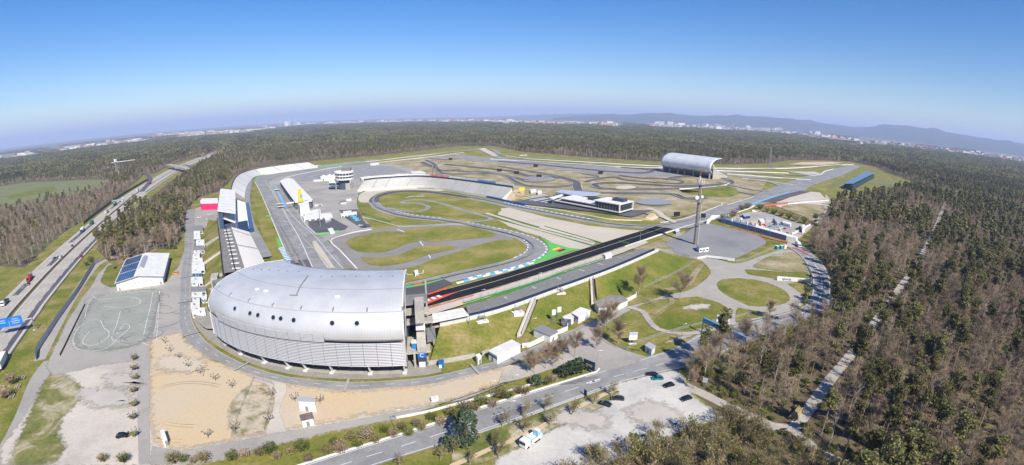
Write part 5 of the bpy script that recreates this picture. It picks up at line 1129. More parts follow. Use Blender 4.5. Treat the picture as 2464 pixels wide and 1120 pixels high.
b = MB(); b.prism([(v.x, v.y) for v in (qs[1] + dq * .1, qs[1] + dq * .5, qs[1] + dq * 8 + nq * 3, qs[1] + dq * 7 + nq * 7, qs[1] + nq * 7)], 0, 4.3); b.build('end_wall', M_white, sb)
for q, h, l, w_, r_ in (([(1805, 533), (1822, 531), (1826, 539), (1812, 543)], 3.5, 'white container with yellow roof edge in the vehicle yard', M_white, M_sand), ([(1825, 527), (1838, 526), (1841, 533), (1832, 536)], 4, 'cream and yellow hut in the middle of the vehicle yard', M_sand, M_roofw), ([(1786, 514), (1804, 512), (1806, 519), (1790, 521)], 3.5, 'open fronted grey roofed shed in the vehicle yard', mat('dark_blue', (.02, .04, .12)), M_louv),
                        ([(1885, 532), (1905, 537), (1902, 541), (1883, 536)], 3.2, 'long white trailer roof at the hedge of the vehicle yard', M_white, M_roofw), ([(1862, 524), (1870, 522), (1873, 529), (1866, 532)], 3, 'grey container beside the hedge of the vehicle yard', M_louv, M_louv), ([(1840, 523), (1858, 522), (1860, 528), (1842, 529)], 3, 'pale grey container row in the vehicle yard', M_louv, M_louv), ([(1930, 541), (1936, 540), (1937, 548), (1931, 549)], 5, 'narrow white tower box at the gate of the vehicle yard', M_white, M_roofw)):
    bld('yard_container', l, q, h, w_, r_, 'container', door=False)
barrier('gate_wall', 'white wall closing the right side of the vehicle yard', 'wall', [(1905, 567), (1928, 556), (1951, 543)], 2.2, .4, M_white)
barrier('underpass_wall', 'white angular wall of the underpass at the foot of the mast lot', 'wall', [(1700, 541), (1708, 536), (1712, 530), (1732, 529)], 4.5, .8, M_white, sm=False)
# cabins and containers on the sand
bld('white_container', 'larger white container with shiny roof on the yellow sand between two clipped trees', [(714, 953), (728, 952.5), (756, 955), (757, 966), (714, 964)][0:1] + [(756, 957), (759, 967), (715, 965)], 4.2, M_white, M_louv, 'container')
bld('dark_roof_container', 'white container with weathered dark roof on the sand below the shiny roofed one', [(720, 999), (751, 991), (755, 1006), (724, 1013)], 3., M_white, mat('rusty_roof', (.13, .10, .09), (.22, .18, .16), scale=.6), 'container')
bld('sand_cabin', 'upright white cabin with grey end standing alone on the yellow sand', [(385, 1036), (394, 1033), (402, 1056), (390, 1060)], 2.8, M_white, M_roofw, 'cabin')
bld('white_crate', 'small white crate beside the grey drive right of the yellow sand', [(1036, 955), (1055, 952), (1056, 958), (1037, 962)], 1.4, M_white, M_roofw, 'crate', door=False)
bld('marshal_post', 'white marshal post with walled front on the grass beside the curved roof', [(996, 651), (1005, 649), (1007, 655), (998, 657)], 3.4)
barrier('low_wall', 'U shaped low white wall round the marshal post', 'wall', [(978, 654), (976, 661), (982, 666), (1018, 662), (1019, 655)], 1.2, .5, M_white)
bld('timing_hut', 'white timing hut with green container beside the drag strip', [(1453, 610), (1470, 606), (1474, 612), (1457, 617)], 3.2, door=False)
bld('timing_cabin', 'small glazed cabin on the white wall near the mast', [(1623, 553), (1633, 550), (1636, 555), (1627, 558)], 3, mat('cabin_blue', (.2, .3, .4)), M_roofw, door=False)
bld('mast_service_hut', 'white service hut with sloping dark roof at the foot of the tall mast', [(1676, 590), (1690, 588), (1707.5, 594), (1683, 597)], 4, M_white, M_roofg, n=3, wz=(1.4, 2.4))
for X, Y, l in ((1869, 600, 'left white and teal portable toilet beside the ring road entrance'), (1879, 599, 'teal portable toilet in the middle beside the ring road entrance'), (1887, 598, 'right white portable toilet beside the ring road entrance')):
    p = G(X, Y); t = thing('portable_toilet', l, 'portable toilet', (p.x, p.y, 0)); MB().box(p.x, p.y, 0, 1.2, 1.2, 2.5, .3).build('cabin', mat('teal', (.02, .28, .36)) if 'teal' in l else M_white, t); MB().box(p.x, p.y, 2.5, 1.3, 1.3, 2.75, .3).build('roof', M_roofw, t)
p = G(1062, 884); t = thing('portable_toilet', 'dark blue portable toilet on the pavement right of the concrete tower', 'portable toilet', (p.x, p.y, 0)); MB().box(p.x, p.y, 0, 1.0, 1.0, 2.5, .2).build('cabin', mat('toilet_navy', (.02, .12, .32)), t); MB().box(p.x, p.y, 2.5, 1.1, 1.1, 2.8, .2).build('roof', mat('toilet_navy', (.02, .12, .32)), t); MB().box(p.x - .2, p.y - 1.05, .1, .55, .05, 1.6, .2).build('door', M_white, t)
# ---------------------------------------------------------------- track walls and fences
for l, px, h, t, m in (
 ('white wall along the right side of the dark drag strip', [(1504, 597), (1560, 578), (1592.6, 566.7), (1673, 541), (1733, 526), (1800, 505), (1814, 498)], 1.3, 1, M_white),
 ('white wall on the far side of the road beyond the drag strip', [(1588, 538.5), (1635, 532), (1678, 519), (1725, 500), (1736, 497), (1737, 492)], 1.3, .9, M_white),
 ('short white wall with orange marker beyond the grass bank', [(1750, 496), (1775, 488), (1812, 476)], 1.3, .9, M_white),
 ('white wall following the track past the dark glass building', [(1263, 497), (1320, 504), (1400, 518), (1470, 530.5), (1545, 533.5)], 1.3, .8, M_white),
 ('white wall round the outside of the inner old asphalt loop', [(893, 555), (852, 561.6), (820, 571), (796, 583), (820, 608), (859, 650)], 1.1, .9, M_white),
 ('diagonal white wall across the upper lawn of the inner loop', [(956, 555), (985, 566), (1024, 583)], 1.1, .9, M_white),
 ('short diagonal white wall crossing the inner loop asphalt', [(1010, 584), (1022, 600), (1036, 625)], 1.1, .7, M_white),
 ('curved white wall round the tyre stacks inside the hairpin', [(959, 495), (962, 489), (975, 475.5), (1003, 472)], 1.1, .8, M_white),
 ('long straight white wall across the lawn inside the hairpin', [(1013.4, 473.9), (1080, 492), (1158.7, 516)], 1.1, .8, M_white),
 ('lower straight pale wall beside the inner path', [(1032, 488.5), (1090, 509), (1134, 522.6)], 1.1, .8, M_cst),
 ('white wall of the paddock lawn below the wire fence', [(872, 525), (905, 533), (960, 548)], 1.2, .6, M_white),
 ('white wall in front of the far straight beyond the paddock', [(880, 391.5), (976.6, 380), (1100.8, 365.8), (1167, 358.3)], 1.5, 1.2, M_white),
 ('second white wall of the far straight, nearer the paddock', [(894, 395), (960, 387), (1040, 378), (1117, 368)], 1.5, 1.2, M_white),
 ('white wall between paddock and first corner', [(692, 428), (730, 419), (780, 409), (822, 402)], 1.3, .8, M_white),
 ('long white wall beyond the proving ground, nearer line', [(1180, 384.5), (1336, 394), (1500, 404), (1596, 406)], 1.4, 1.6, M_white),
 ('long white wall beyond the proving ground, farther line', [(1216, 377), (1271, 383.5), (1380, 390), (1500, 397), (1596, 402)], 1.4, 1.6, M_white),
 ('white wall along the farthest straight right of the far stand', [(1716, 406.5), (1820, 407.5), (1912, 406), (2008.7, 399), (2054, 398)], 1.4, 1.4, M_white),
 ('white wall in the middle right of the far stand', [(1712, 412), (1800, 415), (1897, 418.5)], 1.4, 1.6, M_white),
 ('white wall below the middle one right of the far stand', [(1750, 420.5), (1850, 428), (1950, 435)], 1.4, 1.6, M_white),
 ('sloping white wall ending at the grass wedge right of the far stand', [(1785, 431), (1850, 439), (1907, 447.5)], 1.4, 1.4, M_white),
 ('angular white wall round the small far gravel trap', [(1932, 419), (1950, 424), (1974, 422), (1985, 414), (2004, 409)], 1.4, 1.2, M_white),
 ('white wall on the crest above the grass bank of the handling course', [(1634, 457.5), (1707.5, 453), (1742, 448.5), (1756, 443)], 1.4, 1, M_white),
 ('white wall behind the triangular gravel trap near the wood', [(1840, 496.5), (1900, 492), (1994, 484)], 1.6, .8, M_white),
 ('red and white wall segment left of the triangular gravel trap', [(1838, 497.5), (1865, 495), (1895, 492.8)], 1.9, 1, M_red),
 ('white outer wall of the road by the mast, nearer segment', [(1785, 503.5), (1815, 498)], 1.6, .9, M_white),
 ('low white wall at the end of the mast lot', [(1699, 620.5), (1730, 624), (1768, 629.5)], 1.8, .5, M_white),
 ('black and white pit wall between start straight and pit lane', [(640, 442), (658, 466), (678, 500), (705.7, 540), (738, 573)], 1.1, .8, M_cst),
 ('pit wall continuation beside the pit exit gravel', [(726, 573), (755, 602), (794, 647)], 1.1, .6, M_cst),
 ('white wall of the paddock above the pit exit road', [(723, 524), (736, 544), (761, 567)], 1.2, .5, M_white),
 ('green wall at the bottom edge of the paddock', [(761, 567), (785, 565), (814, 560)], 1.4, .8, M_gline),
 ('green tyre wall, lower line between the gravel traps', [(1160, 519), (1200, 530), (1248, 544), (1330, 567), (1426.5, 595.6)], 1.2, 1.3, M_green),
 ('green tyre wall, upper left line between the gravel traps', [(1165, 516), (1200, 521), (1250, 536), (1298, 550)], 1.2, 1.1, M_green),
 ('green tyre wall, upper right line between the gravel traps', [(1311, 548), (1380, 568), (1451.6, 589)], 1.2, 1.3, M_green),
 ('white barrier board beside the upper right green tyre wall', [(1304, 549), (1370, 569), (1430, 587)], 1.1, .8, M_white),
 ('green barrier between sand verge and grey terrace', [(1115, 736), (1200, 711), (1295.6, 682), (1371, 653.5), (1458, 625.5)], 1.5, .7, M_green),
 ('short green tyre block at the drag strip edge', [(1490, 584), (1500, 587), (1515, 590)], 1.3, 1.4, M_green),
 ('pale curved barrier around the first corner access road', [(604.5, 481), (602.5, 512), (611, 545), (628, 585), (645.6, 622)], 1.2, .5, M_cst),
 ('white edge wall of the street, near long segment', [(700, 1130), (800, 1098), (1000, 1036), (1200, 969.5), (1380, 914), (1436, 897), (1442, 890)], .7, .5, M_white),
 ('white edging wall behind the bushes above the street', [(954, 1008), (1037.8, 991), (1121, 968.5), (1220, 944), (1290, 924), (1350, 903)], .8, .35, M_white),
 ('white rail along the lower side of the street', [(1089, 1067), (1156.7, 1043), (1200, 1029), (1300, 992), (1380, 963), (1463, 935)], .6, .2, M_louv),
 ('low white wall along the ring road curve beside the roundabout lawns', [(1935, 716), (1952, 699), (1951, 661), (1938, 634)], .8, .3, M_cst)):
    if h == 1.4: h, t = 1.9, t * 1.6
    barrier('tyre_wall' if 'tyre' in l else 'track_wall', l, 'tyre wall' if 'tyre' in l else 'wall', px, h, t, m)
ribbon('access_road', [(602, 438), (596, 470), (594, 500), (602, 540), (622, 585), (642, 625)], 8, M_road)
fence('noise_barrier', 'tall dark noise barrier along the left edge of the motorway below the wood', None, 3.6, mat('navy_fence', (.02, .035, .075), alpha=.92), 10, world=[p + n * 20.5 for p, n in list(zip(medw, normals(medw)))[42:86]])
fence('grey_noise_wall', 'long grey panelled noise wall beside the service road right of the motorway', [(88, 868), (90, 850), (112, 815), (136, 777), (150, 757), (190, 700), (228, 638), (240, 630)], 3.2, mat('grey_panel', (.50, .49, .47), fine=.1), 5)
fence('guard_rail', 'steel guard rail along the right edge of the motorway', None, 1., mat('rail_grey', (.28, .28, .29), alpha=.8), 4, world=[p - n * 19.2 for p, n in list(zip(medw, normals(medw)))[0:52]])
fence('median_rail', 'pair of rusty guard rails on the motorway median', None, .9, mat('rail_brown', (.16, .12, .08), alpha=.85), 6, world=[p for p in medw[:70]])
fence('wire_fence', 'wire fence between ring road and roundabout lawns below the ring road', [(1445, 822), (1480, 838), (1507, 845), (1540, 826), (1600, 806), (1690, 782), (1760, 770), (1810, 755)], 1.8, step=4)
fence('wire_fence', 'wire fence running down the bright green bank to the bare tree', [(1668, 626), (1660, 640), (1610, 668), (1575, 684), (1548, 698)], 2, step=4)
fence('wire_fence', 'wire fence round the upper side of the mast lot', [(1575, 603), (1620, 612), (1678, 626), (1700, 622)], 2.2, MATS['pale_slats'], 5)
fence('wire_fence', 'wire fence along the path between mast lot and sandy lawn', [(1770, 632), (1795, 629), (1840, 608), (1866, 598)], 2, step=5)
fence('wire_fence', 'wire fence on the paddock lawn beside the hairpin', [(872, 518), (890, 525), (920, 533), (942, 541)], 3.2, M_netg, 3)
fence('wire_fence', 'high debris fence behind the triangular gravel trap', [(1868, 493), (1920, 488), (1990, 481)], 4, step=6)
fence('wire_fence', 'thin debris fence on the green barrier beside the drag strip', [(1115, 735), (1200, 710), (1295.6, 681), (1371, 652.5), (1458, 624.5)], 3.2, step=5)
fence('wire_fence', 'dark fence along the ring road beneath the wood edge', [(1925, 588), (1950, 604), (1975, 624), (1996, 652), (2003, 690), (2002, 725)], 1.6, mat('dark_net', (.05, .06, .05), alpha=.5), 5)
fence('wire_fence', 'dark screen wall along the left side of the kart lot', [(145, 858), (160, 828), (205, 735)], 1.2, mat('dark_screen', (.05, .06, .08)), 6)
fence('wire_fence', 'wire fence along the sand pen between clipped trees, left side', [(565, 1040), (575, 1000), (594, 955), (612, 913)], 1.6, step=4)
fence('wire_fence', 'wire fence along the sand pen between clipped trees, right side', [(637, 1038), (648, 990), (655, 955), (661, 930), (645, 922), (612, 912)], 1.6, step=4)
fence('tyre_fence', 'blue and white tyre stacks in an arc inside the hairpin', [(984, 488), (975, 484), (975, 479), (990, 476), (1022, 475)], 1.6, mat('tyre_blue_white', (.08, .16, .42), (.8, .8, .82), scale=.8), 3)
# ---------------------------------------------------------------- masts, lamps, signs
mb = G(1671.5, 590); mb = Vector((mb.x, mb.y, 0)); mt = thing('radio_mast', 'very tall slender radio mast with dishes and red and white tip', 'radio mast', tuple(mb))
def mz(x, y, z): return mb + Vector((x, y, z))
MB().cyl(mz(0, 0, 0), mz(0, 0, 33), 1.15, .95, 12).build('lower_shaft', mat('shaft_grey', (.17, .165, .16), fine=.1), mt); MB().cyl(mz(1.9, -.6, 0), mz(1.9, -.6, 33), .55, .5, 8).build('side_duct', M_cst, mt)
MB().cyl(mz(0, 0, 33), mz(0, 0, 46), .8, .62, 10).build('upper_shaft', MATS['shaft_grey'], mt); MB().cyl(mz(1.2, -.4, 33), mz(1.2, -.4, 46), .3, .3, 6).build('side_duct', M_cst, mt)
for z, r in ((15.5, 2.4), (33, 3.), (46, 3.)):
    MB().cyl(mz(.5, 0, z), mz(.5, 0, z + .3), r, n=14).build('platform', M_steel, mt)
    b = MB()
    for i in range(14):
        a, c = 2 * PI * i / 14, 2 * PI * (i + 1) / 14; b.bar(mz(.5 + r * math.cos(a), r * math.sin(a), z + 1.2), mz(.5 + r * math.cos(c), r * math.sin(c), z + 1.2), .08, .08)
    b.build('railing', M_steel, mt)
for i, (x, z, r) in enumerate(((-1.9, 36.4, 1.5), (2.2, 37, 1.1))): MB().cyl(mz(x, -1.2, z), mz(x, -.7, z), r, r * .8, 16).build('dish', M_white, mt)
for k in range(8):
    a = k * PI / 4; MB().box(mb.x + .5 + 2.6 * math.cos(a), mb.y + 2.6 * math.sin(a), 46.5, .22, .22, 49.5 + (k % 3), a).build('antenna_panel', M_roofw, mt)
for k, (z0, z1) in enumerate(((46, 49), (49, 52), (52, 55), (55, 59.6))): MB().cyl(mz(0, 0, z0), mz(0, 0, z1), .42 - k * .08, .36 - k * .08, 8).build('antenna_tip', mat('mast_red', (.55, .10, .05)) if k % 2 == 0 or k == 3 else M_roofw, mt)
for px, l in (((771, 548), 'tall floodlight mast standing in the near part of the paddock'), ((810, 462), 'floodlight mast beside the control tower'), ((768, 428), 'white floodlight mast near the first corner')):
    p = G(*px); h = 19; t = thing('floodlight_mast', l, 'floodlight', (p.x, p.y, 0)); MB().cyl((p.x, p.y, 0), (p.x, p.y, h), .42, .22, 8).build('pole', M_steel, t); MB().box(p.x, p.y, h, 3.2, .5, h + 1.4, .2).build('lamp_head', M_roofw, t)
    for k in range(4): MB().box(p.x + (k - 1.5) * 1.5, p.y - .5, h + .1, .5, .15, h + 1.2, .2).build('lamp', M_wglass, t)
# steel sculpture like pylon
p = G(1046, 425); t = thing('steel_sculpture', 'rust brown four legged steel pylon behind the inner stand', 'sculpture', (p.x, p.y, 0)); M_rust = mat('rusty_steel', (.16, .10, .07), (.20, .22, .20), scale=.5)
for s in (-1, 1):
    for q in (-1, 1): MB().bar((p.x + s * 3.4, p.y + q * 1.5, 0), (p.x + s * 2.2, p.y + q * 1, 12), 1., 1.).build('leg', M_rust, t)
    MB().bar((p.x + s * 2.4, p.y, 11), (p.x + s * 3.6, p.y, 19), 1.2, 1.2).build('horn', M_rust, t)
MB().box(p.x, p.y, 10.5, 3.4, 1.6, 13).build('cross_beam', M_rust, t)
def pole(name, l, px, h, cat='lamp post', arm=1.4, group=None):
    p = G(*px); t = thing(name, l, cat, (p.x, p.y, 0), group); MB().cyl((p.x, p.y, 0), (p.x, p.y, h), .11, .07, 6).build('pole', M_steel, t)
    b = MB(); b.bar((p.x, p.y, h), (p.x + arm, p.y + .2, h + .15), .1, .08); b.box(p.x + arm, p.y + .2, h + .02, .42, .16, h + .2); b.build('lamp_head', M_roofw, t); return t
for l, px, h in (('street lamp above the street, behind the bushes and nearest the left', (956, 1046), 9), ('street lamp above the street between two bush groups', (1181, 973), 9), ('street lamp on the verge opposite the bushes', (1226, 1024), 9), ('street lamp left of the dark conifer clump by the street', (1234, 958), 9), ('street lamp beside the dark billboard at the junction', (1434, 896), 9), ('lamp post at the foot of the first stairway', (1281, 797), 6), ('lamp post beside the white billboard lawn', (1494, 816), 7),
                 ('lamp post among the clipped trees in the middle of the sand', (489, 908), 5.5), ('lamp post on the roundabout lawn edge near the gantry', (1639, 816), 7), ('lamp post on the terrace beside the drag strip', (1296, 682), 6), ('lamp post at the near end of the terrace barrier', (1160, 724), 6), ('lamp post beside the white wall at the strip end', (1540, 583), 9)):
    pole('street_lamp', l, px, h)
def billboard(l, px, w, h, z0, face, az=0., legs=2, th=.35, text=None, tc=None):
    p = G(*px); t = thing('billboard', l, 'billboard', (p.x, p.y, 0)); r = Vector((math.cos(az), math.sin(az), 0)); n = Vector((r.y, -r.x, 0))
    b = MB(); c = [p - r * w / 2, p + r * w / 2, p + r * w / 2 - n * th, p - r * w / 2 - n * th]; b.prism([(v.x, v.y) for v in c], z0, z0 + h, True); b.build('panel', face, t)
    for k in range(legs):
        q = p - r * w / 2 + r * w * (k + .5) / legs - n * th / 2; MB().cyl((q.x, q.y, 0), (q.x, q.y, z0), .12, n=6).build('leg', M_steel, t)
    return t, p, r, n
t, p, r, n = billboard('large white billboard with blue picture strip on the lawn near the junction', (1522, 830), 3.6, 3.4, 2.2, M_white, .05)
b = MB(); b.prism([(v.x, v.y) for v in (p - r * 1.7 + n * .02, p + r * 1.7 + n * .02, p + r * 1.7 + n * .08, p - r * 1.7 + n * .08)], 4.7, 5.5, True); b.build('picture', mat('billboard_blue', (.05, .20, .50), (.5, .6, .75), scale=1.2), t)
MB().box(p.x, p.y, 0, 1.7, .6, .5, .05).build('footing', M_white, t)
billboard('small white billboard on the middle grass bank, left one of two', (1332, 778), 1.9, 2.6, 4, M_white, .3); billboard('small white billboard on the middle grass bank, right one of two', (1345, 771), 1.9, 2.6, 4, M_white, .3)
t, p, r, n = billboard('dark blue billboard at the street junction beside the white kerb', (1416, 896), 5, 3.6, 1.2, mat('poster_dark', (.02, .035, .07)), -.75)
letters('lettering', 'RING', p + n * .06 + Vector((0, 0, 3)), r, Vector((0, 0, 1)), 1.3, mat('letter_gold', (.5, .42, .25)), t)
billboard('dark picture board beside the white kiosks below the billboards', (1362, 788), 4.4, 3.2, .8, mat('poster_mixed', (.05, .06, .08), (.2, .22, .24), scale=.8), -.25)
billboard('small dark sign at the right street verge', (1407, 955), 1.4, 2., .6, mat('poster_dark', (.02, .035, .07)), -1.2)
billboard('small grey information board by the forest track', (1695, 927), 1.8, 1.8, 1, M_louv, -.4)
t, p, r, n = billboard('long white banner reading sports and motor on the lawn beside the ring road', (1911, 680), 22, 2.8, .3, M_white, -.30, 6)
letters('lettering', 'sports', p - r * 5 + n * .08 + Vector((0, 0, 1.7)), r, Vector((0, 0, 1)), 2.2, mat('navy_letter', (.02, .04, .15)), t); letters('lettering', 'motor', p + r * 5 + n * .08 + Vector((0, 0, 1.7)), r, Vector((0, 0, 1)), 2.2, M_red, t)
SCR = [((1202, 415), 'first from the left'), ((1243, 421), 'second from the left'), ((1297, 429), 'by the oval skid pad'), ((1289, 404), 'near the proving ground'), ((1445, 421), 'by the narrow loops'), ((1628, 528), 'on two legs below the skid circle'), ((1690, 532), 'beside the mast'), ((1084, 387), 'at the far oval')]
for px, l in SCR:
    d_ = (G(*px)).length; billboard('black display board on the handling course ' + l, px, 8 if d_ > 500 else 6, 4, 1.5 if d_ > 500 else 3, M_blk, 0)
# sign gantries over the roads
def gantry(name, l, A, B, h, m, depth=.8, beam=1.):
    A, B = Vector((A.x, A.y, 0)), Vector((B.x, B.y, 0)); t = thing(name, l, 'gantry', tuple(A))
    for p in (A, B):
        MB().bar(p, p + Vector((0, 0, h + beam * .5)), .5, .5).build('post', M_steel, t); MB().box(p.x, p.y, 0, .9, .9, .6).build('footing', M_cst, t)
    b = MB(); b.bar(A + Vector((0, 0, h + beam / 2)), B + Vector((0, 0, h + beam / 2)), depth, beam); b.build('beam', m, t); return t, A, B
gA = G(85, 795); gB = gA + (medw[2] - medw[1]).normalized().cross(Vector((0, 0, 1))) * -24
gC = [G(38, 773, 6.8), G(6, 778.5, 6.8)]; gB = gA + (gC[1] - gA) * 1.5; gB.z = 0
t, A, B = gantry('sign_gantry', 'motorway sign gantry with two blue direction signs at the left edge', gA, gB, 6.4, M_louv, .5, .5)
r = (B - A).normalized(); r = r if r.x > 0 else -r; n = Vector((r.y, -r.x, 0))
for c, tx in zip(gC, (('Frankfurt', 'Hockenheim', 'Mannheim'), ('Frankfurt', 'Mannheim'))):
    c = A + (B - A).normalized() * (c - A).dot((B - A).normalized()) + Vector((0, 0, 7)); b = MB(); b.prism([(v.x, v.y) for v in (c - r * 3.4 + n * .4, c + r * 3.4 + n * .4, c + r * 3.4 + n * .55, c - r * 3.4 + n * .55)], 4.6, 9.4, True); sp = b.build('sign_panel', mat('motorway_blue', (.01, .16, .55)), t)
    for i, w_ in enumerate(tx): letters('lettering', w_, c + n * .6 + Vector((0, 0, 1.2 - i * 1.1)), r, Vector((0, 0, 1)), .95, M_white, t)
t, A, B = gantry('street_gantry', 'blue banner gantry spanning the main street at the wood edge', G(1688, 803), G(1790, 853), 5.6, mat('gantry_blue', (.12, .26, .42)), .9, 2.2)
r = (B - A).normalized(); n = Vector((r.y, -r.x, 0)); b = MB(); Pq = [A.lerp(B, .25 + .35 * s / 10) + n * .5 + Vector((0, 0, 6.6 + .5 * math.sin(s * .35))) for s in range(11)]
for p, q in zip(Pq, Pq[1:]): b.bar(p, q, .06, .5)
b.build('swoosh', mat('swoosh_navy', (.01, .03, .12)), t)
gantry('sign_gantry', 'far motorway gantry over the left carriageway near the flyover', G(271, 499), G(312, 490), 7, M_louv, .8, 1.6)
gantry('start_gantry', 'white start gantry beside the pit building over the pit lane', G(690, 505), G(716, 501), 6, M_roofw, 1.6, 1.4)
gantry('track_gantry', 'slim white gantry over the far straight near the hairpin', G(1250, 384), G(1268, 383), 8, M_roofw, 1, 1.2)
for i, ((x, y), l) in enumerate(zip(((667, 461), (674, 497), (676, 503)), ('upper small white marshal stand on the pit wall', 'middle small white marshal stand on the pit wall', 'lower small white marshal stand on the pit wall'))):
    p = G(x, y); t = thing('marshal_stand', l, 'marshal stand', (p.x, p.y, 0)); MB().box(p.x, p.y, 2.6, 3.4, 1.4, 3, .3).build('roof', M_roofw, t); MB().box(p.x, p.y, 0, 2.6, 1, 2.6, .3).build('booth', M_wglass, t)
# flags
FC = [M_blue, M_white, mat('flag_brown', (.12, .06, .03)), M_white, M_blue, M_white, M_lblue]
for k, (x, y) in enumerate(((1743, 543), (1761, 549), (1780, 552), (1798, 557), (1816, 561), (1834, 566), (1851, 571))):
    p = G(x, y); t = thing('flag_pole', 'flag pole with a %s flag, %s in the row along the storage hall' % (('blue', 'white', 'dark', 'white', 'blue', 'white', 'light blue')[k], ('first', 'second', 'third', 'fourth', 'fifth', 'sixth', 'last')[k]), 'flag', (p.x, p.y, 0), 'flag poles along the storage hall')
    MB().cyl((p.x, p.y, 0), (p.x, p.y, 9), .09, .05, 6).build('pole', M_steel, t); b = MB(); b.grid([[(p.x, p.y, 8.8), (p.x - .5, p.y - .25, 8.7), (p.x - 1.1, p.y - .1, 8.5)], [(p.x, p.y, 6), (p.x - .45, p.y - .2, 5.9), (p.x - 1, p.y - .1, 5.7)]]); b.build('flag', FC[k], t)
for k, (x, y) in enumerate(((1722, 785), (1748, 794))):
    p = G(x, y); t = thing('flag_pole', ('left', 'right')[k] + ' pale banner flag beside the street gantry', 'flag', (p.x, p.y, 0)); MB().cyl((p.x, p.y, 0), (p.x, p.y, 6), .07, .05, 6).build('pole', M_steel, t); b = MB(); b.grid([[(p.x, p.y, 5.9), (p.x + .9, p.y - .2, 5.8)], [(p.x + .1, p.y, 3.8), (p.x + 1.0, p.y + .2, 3.7)], [(p.x, p.y, 2), (p.x + .8, p.y, 2)]]); b.build('flag', mat('pale_flag', (.62, .60, .78)), t)
# flyover of the slip road
fo = thing('flyover', 'concrete flyover carrying a slip road over the motorway at the left wood', 'bridge', (*G(425, 411)[:2], 0))
FP = [Vector((p.x, p.y, 0)) for p in resample(smooth(W([(404, 397), (412, 398.5), (425, 401), (440, 404), (455, 409)], 9)), 24)]; NF = normals(FP); b = MB()
b.grid([[p + n_ * 6 + Vector((0, 0, z)) for p, n_ in zip(FP, NF)] for z in (8, 10.6, 10.6)] and [[p + n_ * s * 6 + Vector((0, 0, z)) for p, n_ in zip(FP, NF)] for s, z in ((-1, 8), (-1, 10.8), (-.94, 10.8), (-.94, 9.8), (.94, 9.8), (.94, 10.8), (1, 10.8), (1, 8), (-1, 8))]); b.build('deck', M_cst, fo)
for i in (6, 12, 18): MB().box(FP[i].x, FP[i].y, 0, 1.2, 3, 8, .5).build('pier', M_cst, fo)
# tower crane at the left
p = G(283, 430); t = thing('tower_crane', 'pale tower crane with long jib above the left wood', 'crane', (p.x, p.y, 0)); b = MB(); h = 38
for sx in (-1, 1):
    for sy in (-1, 1): b.bar((p.x + sx * 1.6, p.y + sy * 1.6, 0), (p.x + sx * 1.6, p.y + sy * 1.6, h), .35, .35)
for k in range(12): b.bar((p.x - 1.6, p.y - 1.6, k * 3), (p.x + 1.6, p.y - 1.6, k * 3 + 3), .2, .2)
b.build('tower', M_louv, t); MB().bar((p.x - 8, p.y - 5, h - 4), (p.x + 36, p.y + 22, h - 2.5), .9, 1.0).build('jib', M_roofw, t); MB().box(p.x, p.y, h - 3, 2.2, 2.2, h + 3).build('cab', M_roofw, t)
# lattice tower by the right wood
p = G(1851, 405); t = thing('lattice_tower', 'dark lattice tower in front of the far wood right of the far stand', 'lattice tower', (p.x, p.y, 0)); b = MB()
for sx in (-1, 1):
    for sy in (-1, 1): b.bar((p.x + sx * 3, p.y + sy * 3, 0), (p.x + sx * .8, p.y + sy * .8, 44), .5, .5)
for k in range(10):
    w0 = 3 - 2.2 * k / 10; b.bar((p.x - w0, p.y - w0, k * 4.4), (p.x + w0 - .2, p.y - w0, k * 4.4 + 4.4), .35, .35); b.bar((p.x + w0, p.y - w0, k * 4.4), (p.x - w0 + .2, p.y - w0, k * 4.4 + 4.4), .35, .35)
b.build('tower', M_dconc, t)
# ---------------------------------------------------------------- vegetation
M_needle = mat('pine_needles', (.135, .138, .054), (.18, .172, .068), (.24, .21, .09), scale=.35, rand=.4, transl=.3, rough=.9, spec=.1)
M_needle2 = mat('conifer_needles', (.045, .075, .04), (.07, .10, .055), scale=.8, rand=.3, rough=.9, spec=.1)
M_bark = mat('pine_bark', (.42, .28, .19), (.30, .21, .15), scale=.6, rand=.3, rough=.95, spec=.1)
M_gbark = mat('grey_bark', (.25, .205, .165), (.34, .29, .24), scale=.8, rand=.3, rough=.95, spec=.1)
M_birch = mat('birch_bark', (.55, .53, .48), (.38, .36, .32), scale=1.5, rough=.9, spec=.1)
M_twig = mat('bare_twigs', (.30, .225, .15), (.39, .30, .205), scale=.2, rand=.35, transl=.3, rough=.95, spec=.05)
M_bud = mat('budding_twigs', (.22, .185, .08), (.30, .25, .115), transl=.3, scale=.5, rand=.3, rough=.95, spec=.05)
M_leafy = mat('young_leaves', (.12, .145, .03), (.19, .19, .055), transl=.3, scale=.6, rand=.3, rough=.95, spec=.1)
R = random.Random(5)
def rv(r): return Vector((R.gauss(0, 1), R.gauss(0, 1), R.gauss(0, 1))).normalized() * r
def leafquad(b, c, s, up_=1.1):
    n = (rv(1) + Vector((0, 0, up_))).normalized(); x = n.orthogonal().normalized(); x = (x * math.cos(R.random() * 6) + n.cross(x) * math.sin(R.random() * 6)).normalized(); y = n.cross(x)
    s1, s2 = s * R.uniform(.6, 1.2), s * R.uniform(.35, .8); b.face([c - x * s1 - y * s2, c + x * s1 - y * s2 * .6, c + x * s1 * .7 + y * s2, c - x * s1 * .8 + y * s2 * .8])
def twig(b, p, q, w):
    d = (q - p); s = d.cross(rv(1)).normalized() * w; b.face([p - s, p + s, q])
def trunk_mb(h, r, bend=.5, n=6, top=.25):
    b = MB(); pts = [Vector((0, 0, 0))]; dx, dy = R.uniform(-bend, bend), R.uniform(-bend, bend)
    for k in range(1, 4): t = k / 3; pts.append(Vector((dx * t * t + R.uniform(-.15, .15), dy * t * t + R.uniform(-.15, .15), h * t)))
    for k in range(3): b.cyl(pts[k], pts[k + 1], r * (1 - (1 - top) * k / 3), r * (1 - (1 - top) * (k + 1) / 3), n, cap=False)
    return b, pts
